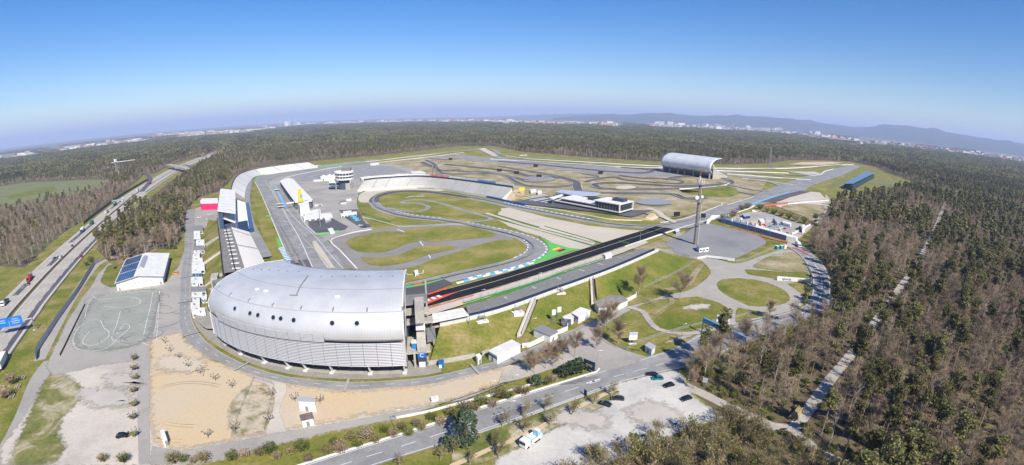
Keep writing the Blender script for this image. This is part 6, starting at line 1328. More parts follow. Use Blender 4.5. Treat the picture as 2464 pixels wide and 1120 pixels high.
def pine(h=22, nf=320, ls=.75, clumps=12, cr=2.6, z0=.52):
    tb, pts = trunk_mb(h * .93, .21); cb = MB(); ax = lambda z: pts[0].lerp(pts[3], z / (h * .93))
    cs = []
    for k in range(clumps):
        z = h * R.uniform(z0 + .05, .97); u = (z / h - z0) / (1 - z0); rr = cr * (1 - .62 * u) * R.uniform(.35, 1.0); a = R.uniform(0, 2 * PI)
        c = ax(z) + Vector((rr * math.cos(a), rr * math.sin(a), 0)); c.z = z; cs.append((c, R.uniform(1.1, 2.1)))
        tb.cyl(ax(z - 1.2), c, .07, .03, 3, cap=False)
    for k in range(nf):
        c, r = R.choice(cs); o = rv(r * R.random() ** .5); o.z *= .65; leafquad(cb, c + o, ls, .5)
    for k in range(5):
        z = h * R.uniform(.3, z0); a = R.uniform(0, 6.28); tb.cyl(ax(z), ax(z) + Vector((1.5 * math.cos(a), 1.5 * math.sin(a), .3)), .04, .01, 3, cap=False)
    return tb, cb
def bare(h=16, nt=420, w=.055, spread=3.6, z0=.3, leaf=0, stems=1, tw=2.0):
    tb = MB(); cb = MB(); tips = []
    for s in range(stems):
        t0, pts = trunk_mb(h * .8, .17 if stems == 1 else .1, 1. if stems == 1 else 1.8, 5); n0 = len(tb.v); tb.v += t0.v; tb.f += [tuple(i + n0 for i in f) for f in t0.f]; tb.mi += t0.mi
        for k in range(max(5, 17 // stems)):
            t = R.uniform(z0, .98); p = pts[0].lerp(pts[3], t); a = R.uniform(0, 2 * PI); L = spread * R.uniform(.5, 1.) * (1.25 - .6 * t); q = p + Vector((L * math.cos(a) * .8, L * math.sin(a) * .8, L * R.uniform(.55, 1.1)))
            tb.cyl(p, q, .075, .03, 4, cap=False); tips.append((p, q))
    for k in range(nt):
        p, q = R.choice(tips); o = p.lerp(q, R.uniform(.15, 1.1)) + rv(.45); d = (q - p).normalized() * .7 + rv(.95) + Vector((0, 0, .35)); twig(cb, o, o + d.normalized() * tw * R.uniform(.5, 1.15), w)
    for k in range(leaf):
        p, q = R.choice(tips); leafquad(cb, p.lerp(q, R.uniform(.4, 1.1)) + rv(1.1), .28)
    return tb, cb
def bush(r=1.6, h=2.6, nt=160, leaf=120, w=.035, ls=.2):
    tb = MB(); cb = MB()
    for k in range(7):
        a = R.uniform(0, 6.28); tb.cyl((0, 0, 0), (r * .5 * math.cos(a), r * .5 * math.sin(a), h * .7), .045, .02, 3, cap=False)
    for k in range(nt):
        a = R.uniform(0, 6.28); t = R.random(); p = Vector((r * .5 * t * math.cos(a), r * .5 * t * math.sin(a), h * .55 * t)); twig(cb, p, p + Vector((math.cos(a) * r * R.uniform(.2, .7), math.sin(a) * r * R.uniform(.2, .7), h * R.uniform(.25, .6))), w)
    for k in range(leaf):
        o = rv(1) * R.random() ** .4; leafquad(cb, Vector((o.x * r, o.y * r, h * .6 + o.z * h * .4)), ls)
    return tb, cb
def conifer(h=14, r=3.4, nf=900):
    tb, pts = trunk_mb(h * .9, .22, .1); cb = MB()
    for k in range(nf):
        z = R.random() ** .8; a = R.uniform(0, 6.28); lump = 1 + .22 * math.sin(a * 3 + z * 9) ; rr = r * (math.sin(PI * min(.98, z * .8 + .14)) ** .8) * lump * R.uniform(.72, 1.03); leafquad(cb, Vector((rr * math.cos(a), rr * math.sin(a), h * (.06 + .94 * z))), .42)
    return tb, cb
def pollard(h=3.0):
    tb = MB(); cb = MB(); tb.cyl((0, 0, 0), (0, 0, h * .6), .16, .13, 6)
    for k in range(7):
        a = k * 6.28 / 7 + R.uniform(-.3, .3); p = Vector((0, 0, h * .55)); q = Vector((1.5 * math.cos(a), 1.5 * math.sin(a), h * R.uniform(.75, 1.1))); m = p.lerp(q, .5) + Vector((0, 0, .15)); tb.cyl(p, m, .10, .09, 5, cap=False); tb.cyl(m, q, .09, .11, 5); cb.cyl(q - Vector((.02, 0, .02)), q + Vector((0, 0, .22)), .17, .14, 5)
        for j in range(3): twig(cb, q, q + rv(.5) + Vector((0, 0, .4)), .025)
    return tb, cb
def tree_stamp(name, cat, maker, mt, mc, group=None, lab='tree'):
    def mk():
        tb, cb = maker(); t = proto(name, lab, cat, group); tb.build('trunk', mt, t); cb.build('crown', mc, t); return t
    return Stamp(mk)
# ---- trees and shrubs one can point at
PST = [tree_stamp('pollard_tree', 'tree', pollard, M_gbark, mat('pollard_knuckle', (.07, .06, .06))) for _ in range(3)]
PLL = [((325, 868), 'topmost'), ((325, 893), 'second'), ((325, 917), 'third'), ((324, 947), 'fourth'), ((323, 981), 'fifth'), ((322, 1012), 'sixth'), ((325, 1054), 'lowest')]
for i, ((x, y), l) in enumerate(PLL): PST[i % 3].place(G(x, y), i * 1.3, 1., 'clipped bare tree on a green patch, %s of the seven along the grey drive' % l, 'clipped trees in a straight row along the drive'); sheet('grass_patch', None, M_grass, world=[G(x, y) + Vector((1.7 * math.cos(k), 1.9 * math.sin(k), 0)) * R.uniform(.7, 1.2) for k in range(6)])
PL2 = [((397, 829), 'first clipped tree of the diagonal row on the sand, at the upper left end'), ((410, 849), 'second clipped tree of the diagonal row on the sand'), ((433, 866), 'third clipped tree of the diagonal row on the sand'), ((454, 888), 'fourth clipped tree of the diagonal row on the sand'), ((482, 902), 'clipped tree beside the lamp post in the diagonal row on the sand'), ((519, 918), 'clipped tree of the diagonal row between lamp post and last tree'), ((559, 936), 'last clipped tree of the diagonal row on the sand, near the fenced pen'), ((501, 1056), 'clipped tree standing alone low on the yellow sand'), ((567, 1040), 'clipped tree at the lower left corner of the fenced pen'), ((656, 958), 'clipped tree on the upper right fence of the pen'), ((649, 1018), 'clipped tree right of the fenced pen'), ((711, 968), 'clipped tree left of the shiny roofed container'), ((771, 974), 'clipped tree right of the shiny roofed container')]
for i, ((x, y), l) in enumerate(PL2): PST[i % 3].place(G(x, y), i * 1.7, 1.0, l, 'clipped trees on the sand lot')
YT = [tree_stamp('young_tree', 'tree', lambda: bare(6.5, 330, .03, 1.7, .35, 60, tw=1.1), M_gbark, M_bud) for _ in range(3)]
for i, (x, y) in enumerate(((960, 1125), (1017, 1085), (1131, 1119), (1118, 1067), (1150, 1062), (1199, 1103), (1208, 1029), (1262, 1044), (1259, 1006), (1322, 1027), (1313, 991), (1376, 1003), (1427, 975), (1470, 955), (1185, 1078), (1060, 1108), (1092, 1093))):
    if i in (1, 4): continue
    w = ['first', 'second', 'third', 'fourth', 'fifth', 'sixth', 'seventh', 'eighth', 'ninth', 'tenth', 'eleventh', 'twelfth', 'thirteenth', 'fourteenth', 'fifteenth', 'sixteenth', 'seventeenth'][i]
    YT[i % 3].place(G(x, y), i * 2.1, R.uniform(.85, 1.15), 'young budding tree on the verge between street and gravel lot, %s of the planting' % w, 'young trees along the verge')
cs = tree_stamp('conifer', 'conifer', conifer, M_gbark, M_needle2)
cs.place(G(1124, 1078), 0, 1., 'large dark green conifer standing alone on the verge below the street')
tree_stamp('conifer', 'conifer', lambda: conifer(5.5, 1.9, 300), M_gbark, M_needle2).place(G(1080, 1085), 0, 1., 'small dark conifer left of the large one below the street')
c3 = tree_stamp('pine_bush', 'pine', lambda: conifer(4.6, 2.3, 330), M_gbark, M_needle2)
for i, (x, y, l) in enumerate(((1290, 928, 'low dark pine clump nearest the left behind the white street wall'), (1355, 907, 'low dark pine in the clump left of the dark billboard'), (1372, 901, 'low dark pine in the middle of the clump by the dark billboard'), (1390, 896, 'low dark pine closest to the dark billboard'))): c3.place(G(x, y), i, .9 + .12 * i, l, 'low pines behind the street wall')
bs = [tree_stamp('shrub', 'shrub', lambda: bush(2.2, 3.4, 260, 200, .04, .22), M_gbark, m_) for m_ in (M_bud, M_leafy, M_twig)]
BL = [(420 + i * 24, 1116 - (i % 2) * 3) for i in range(4)] + [(560, 1108), (590, 1100), (626, 1098), (650, 1092), (668, 1106), (700, 1094), (728, 1086), (744, 1112), (790, 1092), (806, 1072), (822, 1090), (848, 1062), (862, 1078), (884, 1058), (905, 1066), (926, 1042), (948, 1052), (968, 1034), (984, 1050), (1002, 1026), (1016, 1036), (1040, 1012), (1062, 1024), (1086, 1001), (1100, 1012), (1120, 988), (1144, 990), (1160, 976), (1186, 980), (1204, 960), (1222, 962), (1246, 946), (1262, 950), (1316, 926), (1330, 920), (250, 1112), (300, 1114)]
for i, (x, y) in enumerate(BL):
    o = bs[i % 3].place(G(x, y), i * 1.1, R.uniform(.75, 1.25), 'one of the unkempt budding shrubs in the green strip between sand lot and street', 'shrubs between sand lot and street')
for i, (x, y, s, l) in enumerate(((12, 960, 1.7, 'leafless shrub by the motorway edge beside the lowest bench stack'), (30, 925, 1.5, 'leafless shrub by the motorway edge beside the middle bench stack'), (220, 632, 1.5, 'dark shrub between motorway and noise wall'), (209, 640, 1.2, 'smaller dark shrub between motorway and noise wall'))): bs[2 if i < 2 else 1].place(G(x, y), i, s, l)
bt = [tree_stamp('bare_tree', 'tree', lambda: bare(12, 2600, .03, 4.2, .22, 0, tw=1.6), M_gbark, M_twig) for _ in range(3)]
for i, (x, y, s, l) in enumerate(((1635, 725, 1.6, 'tall leafless tree standing alone beside the wire fence on the roundabout lawn'), (1535, 712, 1.35, 'slender leafless birch in front of the bright green bank'), (1270, 898, .9, 'leafless tree at the left end of the group below the long white building'), (1285, 900, .8, 'second leafless tree from the left below the long white building'), (1312, 889, .95, 'third leafless tree from the left below the long white building'), (1330, 884, .9, 'leafless tree below the grey roofed hut'), (1354, 868, 1.0, 'leafless tree between hut and dark picture board'), (1382, 862, 1.0, 'leafless tree behind the white sign stones'),
                                  (1434, 842, 1.0, 'brown leafed tree at the side street corner'), (1455, 800, 1.15, 'tall leafless tree left of the worn roof building'), (1468, 796, 1.25, 'tall leafless tree in front of the worn roof building'), (1487, 829, 1.1, 'leafless tree behind the wire fence corner'), (1694, 912, 1.35, 'leafless tree between parking lot and forest track'), (1712, 890, 1.4, 'leafless tree at the right edge of the main street'), (1668, 936, .7, 'small budding tree at the corner of the gravel parking lot'), (1790, 832, 1.2, 'leafless tree beside the right post of the street gantry'), (1850, 770, .9, 'dark bushy tree at the bend of the main street'))):
    bt[i % 3].place(G(x, y), i * 1.9, s, l)
for i, (x, y) in enumerate(((1740, 533), (1765, 521), (1785, 508), (1800, 503), (1828, 506), (1845, 512), (1862, 517), (1880, 522), (1898, 528), (1915, 533), (1935, 538), (1950, 543))): bs[(1, 2)[i % 2]].place(G(x, y), i, 2.2, 'dense brown green shrub in the hedge round the vehicle yard', 'hedge shrubs round the vehicle yard')

# ---- the woods
def inpoly(P, X, Y):
    X = np.asarray(X); r = np.zeros(len(X), bool); n = len(P)
    for i in range(n):
        a, c = P[i], P[(i + 1) % n]; k = ((a.y > Y) != (c.y > Y)); k &= X < (c.x - a.x) * (Y - a.y) / ((c.y - a.y) or 1e-9) + a.x; r ^= k
    return r
def nearline(P, X, Y, d):
    r = np.zeros(len(X), bool)
    for a, c in zip(P, P[1:]):
        vx, vy = c.x - a.x, c.y - a.y; L2 = vx * vx + vy * vy + 1e-9; t = np.clip(((X - a.x) * vx + (Y - a.y) * vy) / L2, 0, 1); r |= (X - a.x - vx * t) ** 2 + (Y - a.y - vy * t) ** 2 < d * d
    return r
rng = np.random.default_rng(4)
TRK = smooth(W([(1648, 928), (1700, 952), (1760, 982), (1809, 1004), (1866, 1028), (1908, 1030), (1937, 996), (1979, 940), (2000, 911), (2074, 821), (2110, 770), (2139, 732), (2172, 683), (2196, 651), (2231, 589), (2255, 540), (2268, 505)]), 12)
TRK2 = smooth(W([(1905, 1030), (1940, 1062), (1975, 1090), (2040, 1119)]), 8)
def wood_points(r0, r1, sp, jit=.48, clear=3.6):
    x = np.arange(-r1, r1, sp); X, Y = np.meshgrid(x, np.arange(-30, r1, sp)); X = X.ravel() + rng.uniform(-jit, jit, X.size) * sp; Y = Y.ravel() + rng.uniform(-jit, jit, Y.size) * sp
    r = np.hypot(X, Y); az = np.degrees(np.arctan2(X, Y)); k = (r > r0) & (r <= r1) & (np.abs(az) < 66) & ((r > 95))
    X, Y = X[k], Y[k]
    k = ~inpoly(OPENW, X, Y)
    for px, _ in FIELDS: k &= ~inpoly(W(px), X, Y)
    k &= ~nearline([p for p in medw[::3]], X, Y, 24)
    k &= ~nearline([p - n_ * 36 for p, n_ in list(zip(medw, normals(medw)))[50:150:3]], X, Y, 22)
    k &= ~nearline(TRK, X, Y, clear); k &= ~nearline(TRK2, X, Y, 3)
    k &= ~nearline(W([(330, 414), (345, 417), (357, 424), (361, 436), (340, 462)]), X, Y, 8) & ~nearline(W([(470, 500), (462, 500), (440, 620)]), X, Y, 5)
    return X[k], Y[k]
def noise2(X, Y, s, seed=0):
    r_ = np.random.default_rng(seed); v = np.zeros(len(X))
    for k in range(7):
        a = r_.uniform(0, 6.28); f = (6.28 / s) * r_.uniform(.5, 1.8); v += np.sin(f * (X * math.cos(a) + Y * math.sin(a)) + r_.uniform(0, 6.28))
    return v / 3.2
SRC = {}
def source(key, makers):
    c = bpy.data.collections.new(key); SRC[key] = c
    for i, (nm, mk, mt, mc) in enumerate(makers):
        tb, cb = mk(); n = len(tb.f); k = len(tb.v); tb.v += cb.v; tb.f += [tuple(j + k for j in f) for f in cb.f]
        me = bpy.data.meshes.new(nm); me.from_pydata(tb.v, [], tb.f); me.materials.append(mt); me.materials.append(mc); me.polygons.foreach_set('material_index', [0] * n + [1] * len(cb.f))
        c.objects.link(bpy.data.objects.new('%s_%s' % (chr(97 + i), nm), me))
def scatter(name, key, X, Y, vid, scl, z=0., kind='stuff'):
    n = len(X); me = bpy.data.meshes.new(name); co = np.zeros((n, 3)); co[:, 0] = X; co[:, 1] = Y; co[:, 2] = z; me.vertices.add(n); me.vertices.foreach_set('co', co.ravel())
    for nm, ty, d in (('vid', 'INT', vid.astype(np.int32)), ('rotz', 'FLOAT', rng.uniform(0, 6.28, n)), ('scl', 'FLOAT', scl)): me.attributes.new(nm, ty, 'POINT').data.foreach_set('value', d)
    o = bpy.data.objects.new(name, me); COL.objects.link(o); o['kind'] = kind
    g = bpy.data.node_groups.new(name, 'GeometryNodeTree'); g.interface.new_socket('Geometry', in_out='INPUT', socket_type='NodeSocketGeometry'); g.interface.new_socket('Geometry', in_out='OUTPUT', socket_type='NodeSocketGeometry')
    N = g.nodes.new; L = g.links.new; gi, go = N('NodeGroupInput'), N('NodeGroupOutput'); ci = N('GeometryNodeCollectionInfo'); ci.inputs['Collection'].default_value = SRC[key]; ci.inputs['Separate Children'].default_value = True; ci.inputs['Reset Children'].default_value = True
    ip = N('GeometryNodeInstanceOnPoints'); ip.inputs['Pick Instance'].default_value = True
    def at_(nm, ty): a = N('GeometryNodeInputNamedAttribute'); a.data_type = ty; a.inputs['Name'].default_value = nm; return a.outputs['Attribute']
    cx = N('ShaderNodeCombineXYZ'); L(at_('rotz', 'FLOAT'), cx.inputs['Z']); L(gi.outputs[0], ip.inputs['Points']); L(ci.outputs[0], ip.inputs['Instance']); L(at_('vid', 'INT'), ip.inputs['Instance Index']); L(cx.outputs[0], ip.inputs['Rotation']); L(at_('scl', 'FLOAT'), ip.inputs['Scale']); L(ip.outputs[0], go.inputs[0])
    md = o.modifiers.new('scatter', 'NODES'); md.node_group = g; return o
def pn(n, **k): return lambda: pine(nf=n, **k)
source('near_wood', [('pine', pn(1200, ls=.4, clumps=14), M_bark, M_needle), ('pine', pn(1000, h=24, cr=2.0, clumps=12, ls=.38), M_bark, M_needle), ('pine', pn(1300, h=20, cr=2.8, clumps=16, ls=.4), M_gbark, M_needle), ('oak', lambda: bare(17, 520, .055, 4.2), M_gbark, M_twig), ('oak', lambda: bare(14, 520, .05, 3.6, .2), M_gbark, M_twig), ('birch', lambda: bare(18, 260, .04, 2.2, .4), M_birch, M_twig), ('snag', lambda: bare(19, 60, .05, 2.6, .5), M_bark, M_twig)])
source('mid_wood', [('pine', pn(190, h=20, ls=1.0, clumps=10, z0=.45), M_bark, M_needle), ('pine', pn(170, h=22, cr=2.4, clumps=9, ls=1.0, z0=.5), M_bark, M_needle), ('oak', lambda: bare(15, 460, .085, 4.4, .35), M_gbark, M_twig), ('oak', lambda: bare(13, 460, .085, 4.2, .3), M_gbark, M_twig), ('birch', lambda: bare(18, 70, .1, 2.2, .4), M_birch, M_twig)])
def patch(frac, n=60, S=26, mt=None):
    def mk():
        tb = MB(); cb = MB()
        for k in range(n):
            x, y = R.uniform(-S, S), R.uniform(-S, S); h = R.uniform(15, 22); c = cb if R.random() < frac else tb
            if c is cb:
                for j in range(9): leafquad(c, Vector((x, y, h)) + Vector((R.uniform(-3, 3), R.uniform(-3, 3), R.uniform(-7, 1))), 2.2)
            else:
                for j in range(13): p = Vector((x + R.uniform(-3, 3), y + R.uniform(-3, 3), R.uniform(2, 10))); twig(c, p, p + Vector((R.uniform(-2, 2), R.uniform(-2, 2), R.uniform(4, 8))), .7)
            tb.face([(x - .25, y, 0), (x + .25, y, 0), (x + .1, y, h * .8)])
        return tb, cb
    return mk
source('far_wood', [('grove', patch(.7), M_twig, M_needle), ('grove', patch(.5), M_twig, M_needle), ('grove', patch(.25), M_twig, M_needle)])
source('scrub', [('thicket', lambda: bare(7, 420, .035, 3.2, .12, 120, 3, 1.6), M_gbark, M_bud), ('thicket', lambda: bare(8, 420, .035, 3.4, .12, 60, 3, 1.7), M_gbark, M_bud), ('thicket', lambda: bare(6, 300, .035, 3.0, .1, 420, 3, 1.4), M_gbark, M_leafy)])
source('ground_growth', [('brush', lambda: bush(1.8, 1.6, 90, 40, .05, .3), M_twig, M_twig), ('brush', lambda: bush(1.6, 1.4, 60, 90, .05, .3), M_twig, M_leafy), ('brush', lambda: bush(2., 2.2, 110, 20, .05, .3), M_twig, M_bud)])
def pick(X, Y, off, npine, nbare, dens=.5):
    """pine or leafless by place: pine patches, mostly leafless left of the motorway"""
    f = noise2(X, Y, 160, 3) * .5 + noise2(X, Y, 45, 5) * .35; az = np.degrees(np.arctan2(X, Y)); r = np.hypot(X, Y)
    p = dens + f * .55; mwx = np.interp(Y, [157, 307, 532, 890, 1225, 1900], [-269, -376, -525, -736, -902, -1211]); p = np.where((X < mwx) & (r < 1000), p - .42, p); p = np.where((X > mwx) & (X < -150) & (r < 1100), p + .1, p); isp = rng.random(len(X)) < np.clip(p, .06, .92)
    return np.where(isp, rng.integers(0, npine, len(X)), npine + rng.integers(0, nbare, len(X)))
X, Y = wood_points(0, 470, 6.5); vid = pick(X, Y, 0, 3, 4, .24); vid = np.where((vid >= 5) & (rng.random(len(X)) < .45), 3, vid); scl = rng.uniform(.78, 1.15, len(X)); r_ = np.hypot(X, Y)
scr = inpoly(W([(1180, 1300), (1230, 1080), (1380, 1020), (1520, 985), (1700, 985), (1860, 1040), (1990, 1090), (2060, 1200)]), X, Y) | inpoly(W([(1642, 905), (1780, 840), (1900, 800), (1990, 760), (2010, 790), (1890, 870), (1790, 960), (1740, 975)]), X, Y) & (rng.random(len(X)) < .5)
order = np.argsort(r_ + np.where(scr, 1e5, 0)); NI = 270; ind = order[:NI]; rest = order[NI:]; rest = rest[~scr[rest]]
Bi_ = []
NAMES = ['pine_tree'] * 3 + ['bare_tree'] * 2 + ['birch_tree', 'bare_tree']
LAB = ['tall pine with a dense olive crown among the trees of the near wood', 'slender tall pine with a narrow crown among the trees of the near wood', 'broad crowned pine with grey trunk among the trees of the near wood', 'tall leafless tree with wide branches among the trees of the near wood', 'shorter leafless tree branching low among the trees of the near wood', 'white stemmed birch among the trees of the near wood', 'thin nearly branchless trunk among the trees of the near wood']
for i, so_ in enumerate(SRC['near_wood'].objects):
    def mk(i=i, so_=so_):
        t = proto(NAMES[i], LAB[i], 'tree', 'trees of the near wood, kind %s' % ['dense pine', 'slender pine', 'broad pine', 'wide leafless', 'low leafless', 'birch', 'bare trunk'][i]); me = so_.data; nv = len(me.polygons)
        mi = np.zeros(nv, dtype=int); me.polygons.foreach_get('material_index', mi)
        for nm, k in (('trunk', 0), ('crown', 1)):
            b = MB(); remap = {}
            for p in me.polygons:
                if p.material_index == k:
                    f = []
                    for v in p.vertices:
                        if v not in remap: remap[v] = len(b.v); b.v.append(tuple(me.vertices[v].co))
                        f.append(remap[v])
                    b.f.append(tuple(f)); b.mi.append(0)
            b.build(nm, me.materials[k], t)
        return t
    Bi_.append(Stamp(mk))
for j in ind: Bi_[vid[j]].place((X[j], Y[j], 0), float(rng.uniform(0, 6.28)), float(scl[j]))
ks = order[scr[order]]; sx, sy = X[ks], Y[ks]
scatter('forest', 'near_wood', X[rest], Y[rest], vid[rest], scl[rest])
XS = np.concatenate([sx, sx + rng.uniform(-3.2, 3.2, len(sx))]); YS = np.concatenate([sy, sy + rng.uniform(-3.2, 3.2, len(sx))])
kk = ~inpoly(OPENW, XS, YS) & ~nearline(TRK, XS, YS, 4); XS, YS = XS[kk], YS[kk]
scatter('thicket', 'scrub', XS, YS, rng.choice(3, len(XS), p=[.5, .42, .08]), rng.uniform(.7, 1.15, len(XS)))
X, Y = wood_points(470, 1650, 8.0); mwx = np.interp(Y, [157, 307, 532, 890, 1225, 1900], [-269, -376, -525, -736, -902, -1211]); scatter('forest', 'mid_wood', X, Y, pick(X, Y, 0, 2, 3, np.where((X > 150) & (np.hypot(X, Y) < 1000), .34, .40)), np.where(X < mwx, .72, np.where(X < -150, .82, 1.)) * rng.uniform(.82, 1.08, len(X)))
X, Y = wood_points(1600, 9500, 46, clear=0)
FL = [G(x, y + 1.5) for x, y in ((-200, 425), (0, 391), (70, 379), (150, 368), (240, 354), (390, 337), (560, 324), (632, 318), (650, 312), (700, 306), (1040, 294), (1250, 298), (1480, 305), (1800, 318), (2100, 348), (2464, 394), (2600, 415))]
fa = [math.degrees(math.atan2(p.x, p.y)) for p in FL]; fd = [p.length for p in FL]; az = np.degrees(np.arctan2(X, Y)); rr_ = np.hypot(X, Y); keep = rr_ < np.interp(az, fa, fd) * (1 + .12 * noise2(X, Y, 900, 31)); keep &= ~((noise2(X, Y, 1500, 9) > .95) & (rr_ > 2600)); keep |= (rr_ > 3800) & (noise2(X, Y, 1400, 17) > .8) & (rng.random(len(X)) < .7)
X, Y = X[keep], Y[keep]; scatter('forest', 'far_wood', X, Y, np.clip((1.2 - noise2(X, Y, 500, 8) * 1.1 + rng.uniform(-.5, .5, len(X))).astype(int), 0, 2), rng.uniform(.85, 1.1, len(X)))
X, Y = wood_points(0, 420, 3.4, clear=2.6); k = rng.random(len(X)) < .7; X, Y = X[k], Y[k]; gz = noise2(X, Y, 60, 12); scatter('undergrowth', 'ground_growth', X, Y, np.where(rng.random(len(X)) < .45 + .5 * gz, 1, np.where(rng.random(len(X)) < .8, 0, 2)), rng.uniform(.5, 1.3, len(X)))
# ---------------------------------------------------------------- vehicles
M_tyre = mat('tyre_rubber', (.012, .012, .013), rough=.8); M_carglass = mat('car_glass', (.01, .015, .02), rough=.05, spec=.9); M_lamp = mat('headlamp', (.6, .6, .6), rough=.2)
def paint(nm, c, metal=.2): return mat('paint_' + nm, c, rough=.28, spec=.6, metal=metal)
PC = {'black': paint('black', (.010, .011, .014)), 'navy': paint('navy', (.012, .02, .045)), 'teal': paint('teal', (.01, .16, .20)), 'white': paint('white', (.75, .75, .74), 0), 'red': paint('red', (.45, .01, .01)), 'silver': paint('silver', (.45, .46, .48), .5), 'orange': paint('orange', (.75, .28, .02), 0), 'green': paint('green', (.02, .25, .12)), 'blue': paint('blue', (.01, .12, .42)), 'dark': paint('dark', (.04, .045, .05)), 'cyan': paint('cyan', (.12, .38, .50), 0), 'yellow': paint('yellow', (.8, .5, .02), 0)}
def extrude_profile(b, prof, w0, w1=None):
    """side profile (x, z) list extruded across y; w1 narrows the top"""
    zmin, zmax = min(p[1] for p in prof), max(p[1] for p in prof); w1 = w1 if w1 is not None else w0
    wd = lambda z: w0 + (w1 - w0) * (z - zmin) / (zmax - zmin); L = [(x, -wd(z), z) for x, z in prof]; R_ = [(x, wd(z), z) for x, z in prof]; n = len(prof)
    for i in range(n): j = (i + 1) % n; b.face([L[i], L[j], R_[j], R_[i]])
    b.face(L[::-1]); b.face(R_)
CARN = {}
def make_car(col, kind='car'):
    t = proto(kind, 'car', 'car' if kind != 'van' else 'van'); m = PC[col]; b = MB()
    if kind == 'van':
        extrude_profile(b, [(-2.5, .35), (2.5, .35), (2.55, .9), (2.1, 1.15), (1.5, 2.1), (-2.5, 2.15)], .98, .88); b.build('body', m, t); b = MB(); extrude_profile(b, [(2.14, 1.2), (1.56, 2.02), (.7, 2.02), (.7, 1.2)], .95, .92); b.build('windscreen', M_carglass, t)
        wx = (1.65, -1.65)
    else:
        extrude_profile(b, [(-2.2, .3), (2.2, .3), (2.25, .55), (2.15, .78), (1.1, .95), (-1.9, 1.0), (-2.22, .9)], .92, .84); b.build('body', m, t)
        b = MB(); extrude_profile(b, [(1.15, .93), (.35, 1.42), (-1.3, 1.45), (-1.98, .98)], .82, .64); b.build('glasshouse', M_carglass, t)
        b = MB(); extrude_profile(b, [(.32, 1.40), (.25, 1.475), (-1.25, 1.50), (-1.42, 1.42)], .66, .62); b.build('roof', m, t); wx = (1.4, -1.38)
    for x in wx:
        for s in (-1, 1): MB().cyl((x, s * .74, .33), (x, s * .95, .33), .33, n=12).build('wheel', M_tyre, t)
    for s in (-1, 1): MB().box(2.16, s * .62, .6, .06, .2, .76).build('headlight', M_lamp, t)
    return t
def heading(p, q):
    d = G(*q) - G(*p); return math.atan2(d.y, d.x)
def car(col, c, to, label, kind='car', group=None, sc=1.):
    key = (col, kind)
    if key not in CARN: CARN[key] = Stamp(lambda: make_car(col, kind))
    p = G(*c); o = CARN[key].place((p.x, p.y, .12), heading(c, to), sc, label, group)
    if 'group' in o and not group: del o['group']
    return o
for a in (('black', (1568, 905), (1550, 903), 'black hatchback at the top of the gravel parking lot, behind the teal car'), ('teal', (1581, 914), (1563, 915), 'teal car parked on the gravel right behind a black one'), ('black', (1608, 931), (1592, 935), 'black car under the bare tree shadow on the gravel lot'), ('navy', (1650, 963), (1634, 968), 'dark blue estate car at the right edge of the gravel lot'), ('navy', (1455, 976), (1440, 971), 'dark blue car on the gravel next to the black estate and the verge'), ('dark', (1486, 963), (1468, 962), 'dark grey estate car on the gravel near the verge'),
          ('silver', (1617, 1021), (1606, 1010), 'dark windowed silver car half hidden at the lower edge of the gravel lot'), ('black', (297, 1052), (312, 1050), 'black car alone on the pale lot beside a clipped tree'), ('dark', (278, 647), (282, 641), 'dark car on the grass beside the hall'), ('orange', (423, 660), (412, 661), 'orange sports car right of the hall'), ('white', (505, 517), (512, 515), 'white car nearest the red building'), ('white', (479, 525), (488, 525), 'white car left of the grey roofed kiosk'), ('white', (499, 528), (506, 524), 'white car at the foot of the left bank'),
          ('red', (1731, 823), (1720, 828), 'red car passing under the street gantry'), ('dark', (131, 624), (126, 628), 'dark car on the left carriageway beside a white one'), ('white', (146, 620), (141, 624), 'white car on the left carriageway near the median'), ('black', (174, 594), (170, 599), 'black car on the left carriageway behind the white one'), ('red', (196, 619), (203, 612), 'red car on the right carriageway'), ('dark', (69, 686), (63, 694), 'dark car below the red car transporter'), ('white', (867, 545), (873, 544), 'white car at the paddock fence'), ('black', (877, 549), (870, 547), 'black car at the paddock fence')): car(*a)
YC = [('red', 1836, 545), ('green', 1852, 548), ('white', 1866, 555), ('white', 1877, 557), ('white', 1880, 550), ('red', 1888, 553), ('yellow', 1898, 546), ('cyan', 1878, 543), ('cyan', 1882, 539), ('blue', 1865, 543), ('white', 1846, 536), ('silver', 1856, 534), ('dark', 1862, 538), ('navy', 1918, 554), ('red', 1894, 564), ('navy', 1924, 551), ('white', 1776, 533), ('silver', 1771, 530), ('white', 1783, 530), ('dark', 1788, 526), ('white', 1792, 527), ('white', 1815, 511), ('yellow', 1827, 513), ('white', 1822, 509), ('silver', 1858, 515), ('white', 1918, 535), ('blue', 1877, 521), ('white', 1766, 531), ('dark', 1797, 539)]
WO = ['beside the cream hut', 'behind the white lorry roof', 'left of two white ones near the hall roof', 'right one of two near the hall roof', 'behind the pair near the hall roof', 'near the yard centre', 'by the orange machines', 'in the middle of the yard', 'behind the other light blue one', 'at the yard centre left', 'next to the cream hut corner', 'in front of the grey containers', 'right of the grey containers', 'at the gate wall', 'close to the hall end', 'furthest right at the gate wall', 'in the left scrap rows', 'leftmost but one in the scrap rows', 'by the dark open shed', 'at the dark shed corner', 'right at the dark shed front', 'at the upper yard entrance', 'at the upper yard entrance', 'between wall and yellow machine', 'under the upper hedge', 'by the long trailer roof', 'under the hedge beside a grey container', 'leftmost of the scrap rows', 'near the blue front wall']
for i, ((c, x, y), w) in enumerate(zip(YC, WO)): car(c, (x, y), (x + 5 * math.cos(i * 2.4), y + 2.2 * math.sin(i * 2.4)), '%s vehicle in the yard, %s' % ({'cyan': 'light blue'}.get(c, c), w), 'van' if i % 3 == 0 else 'car', 'vehicles in the yard by the ring road')
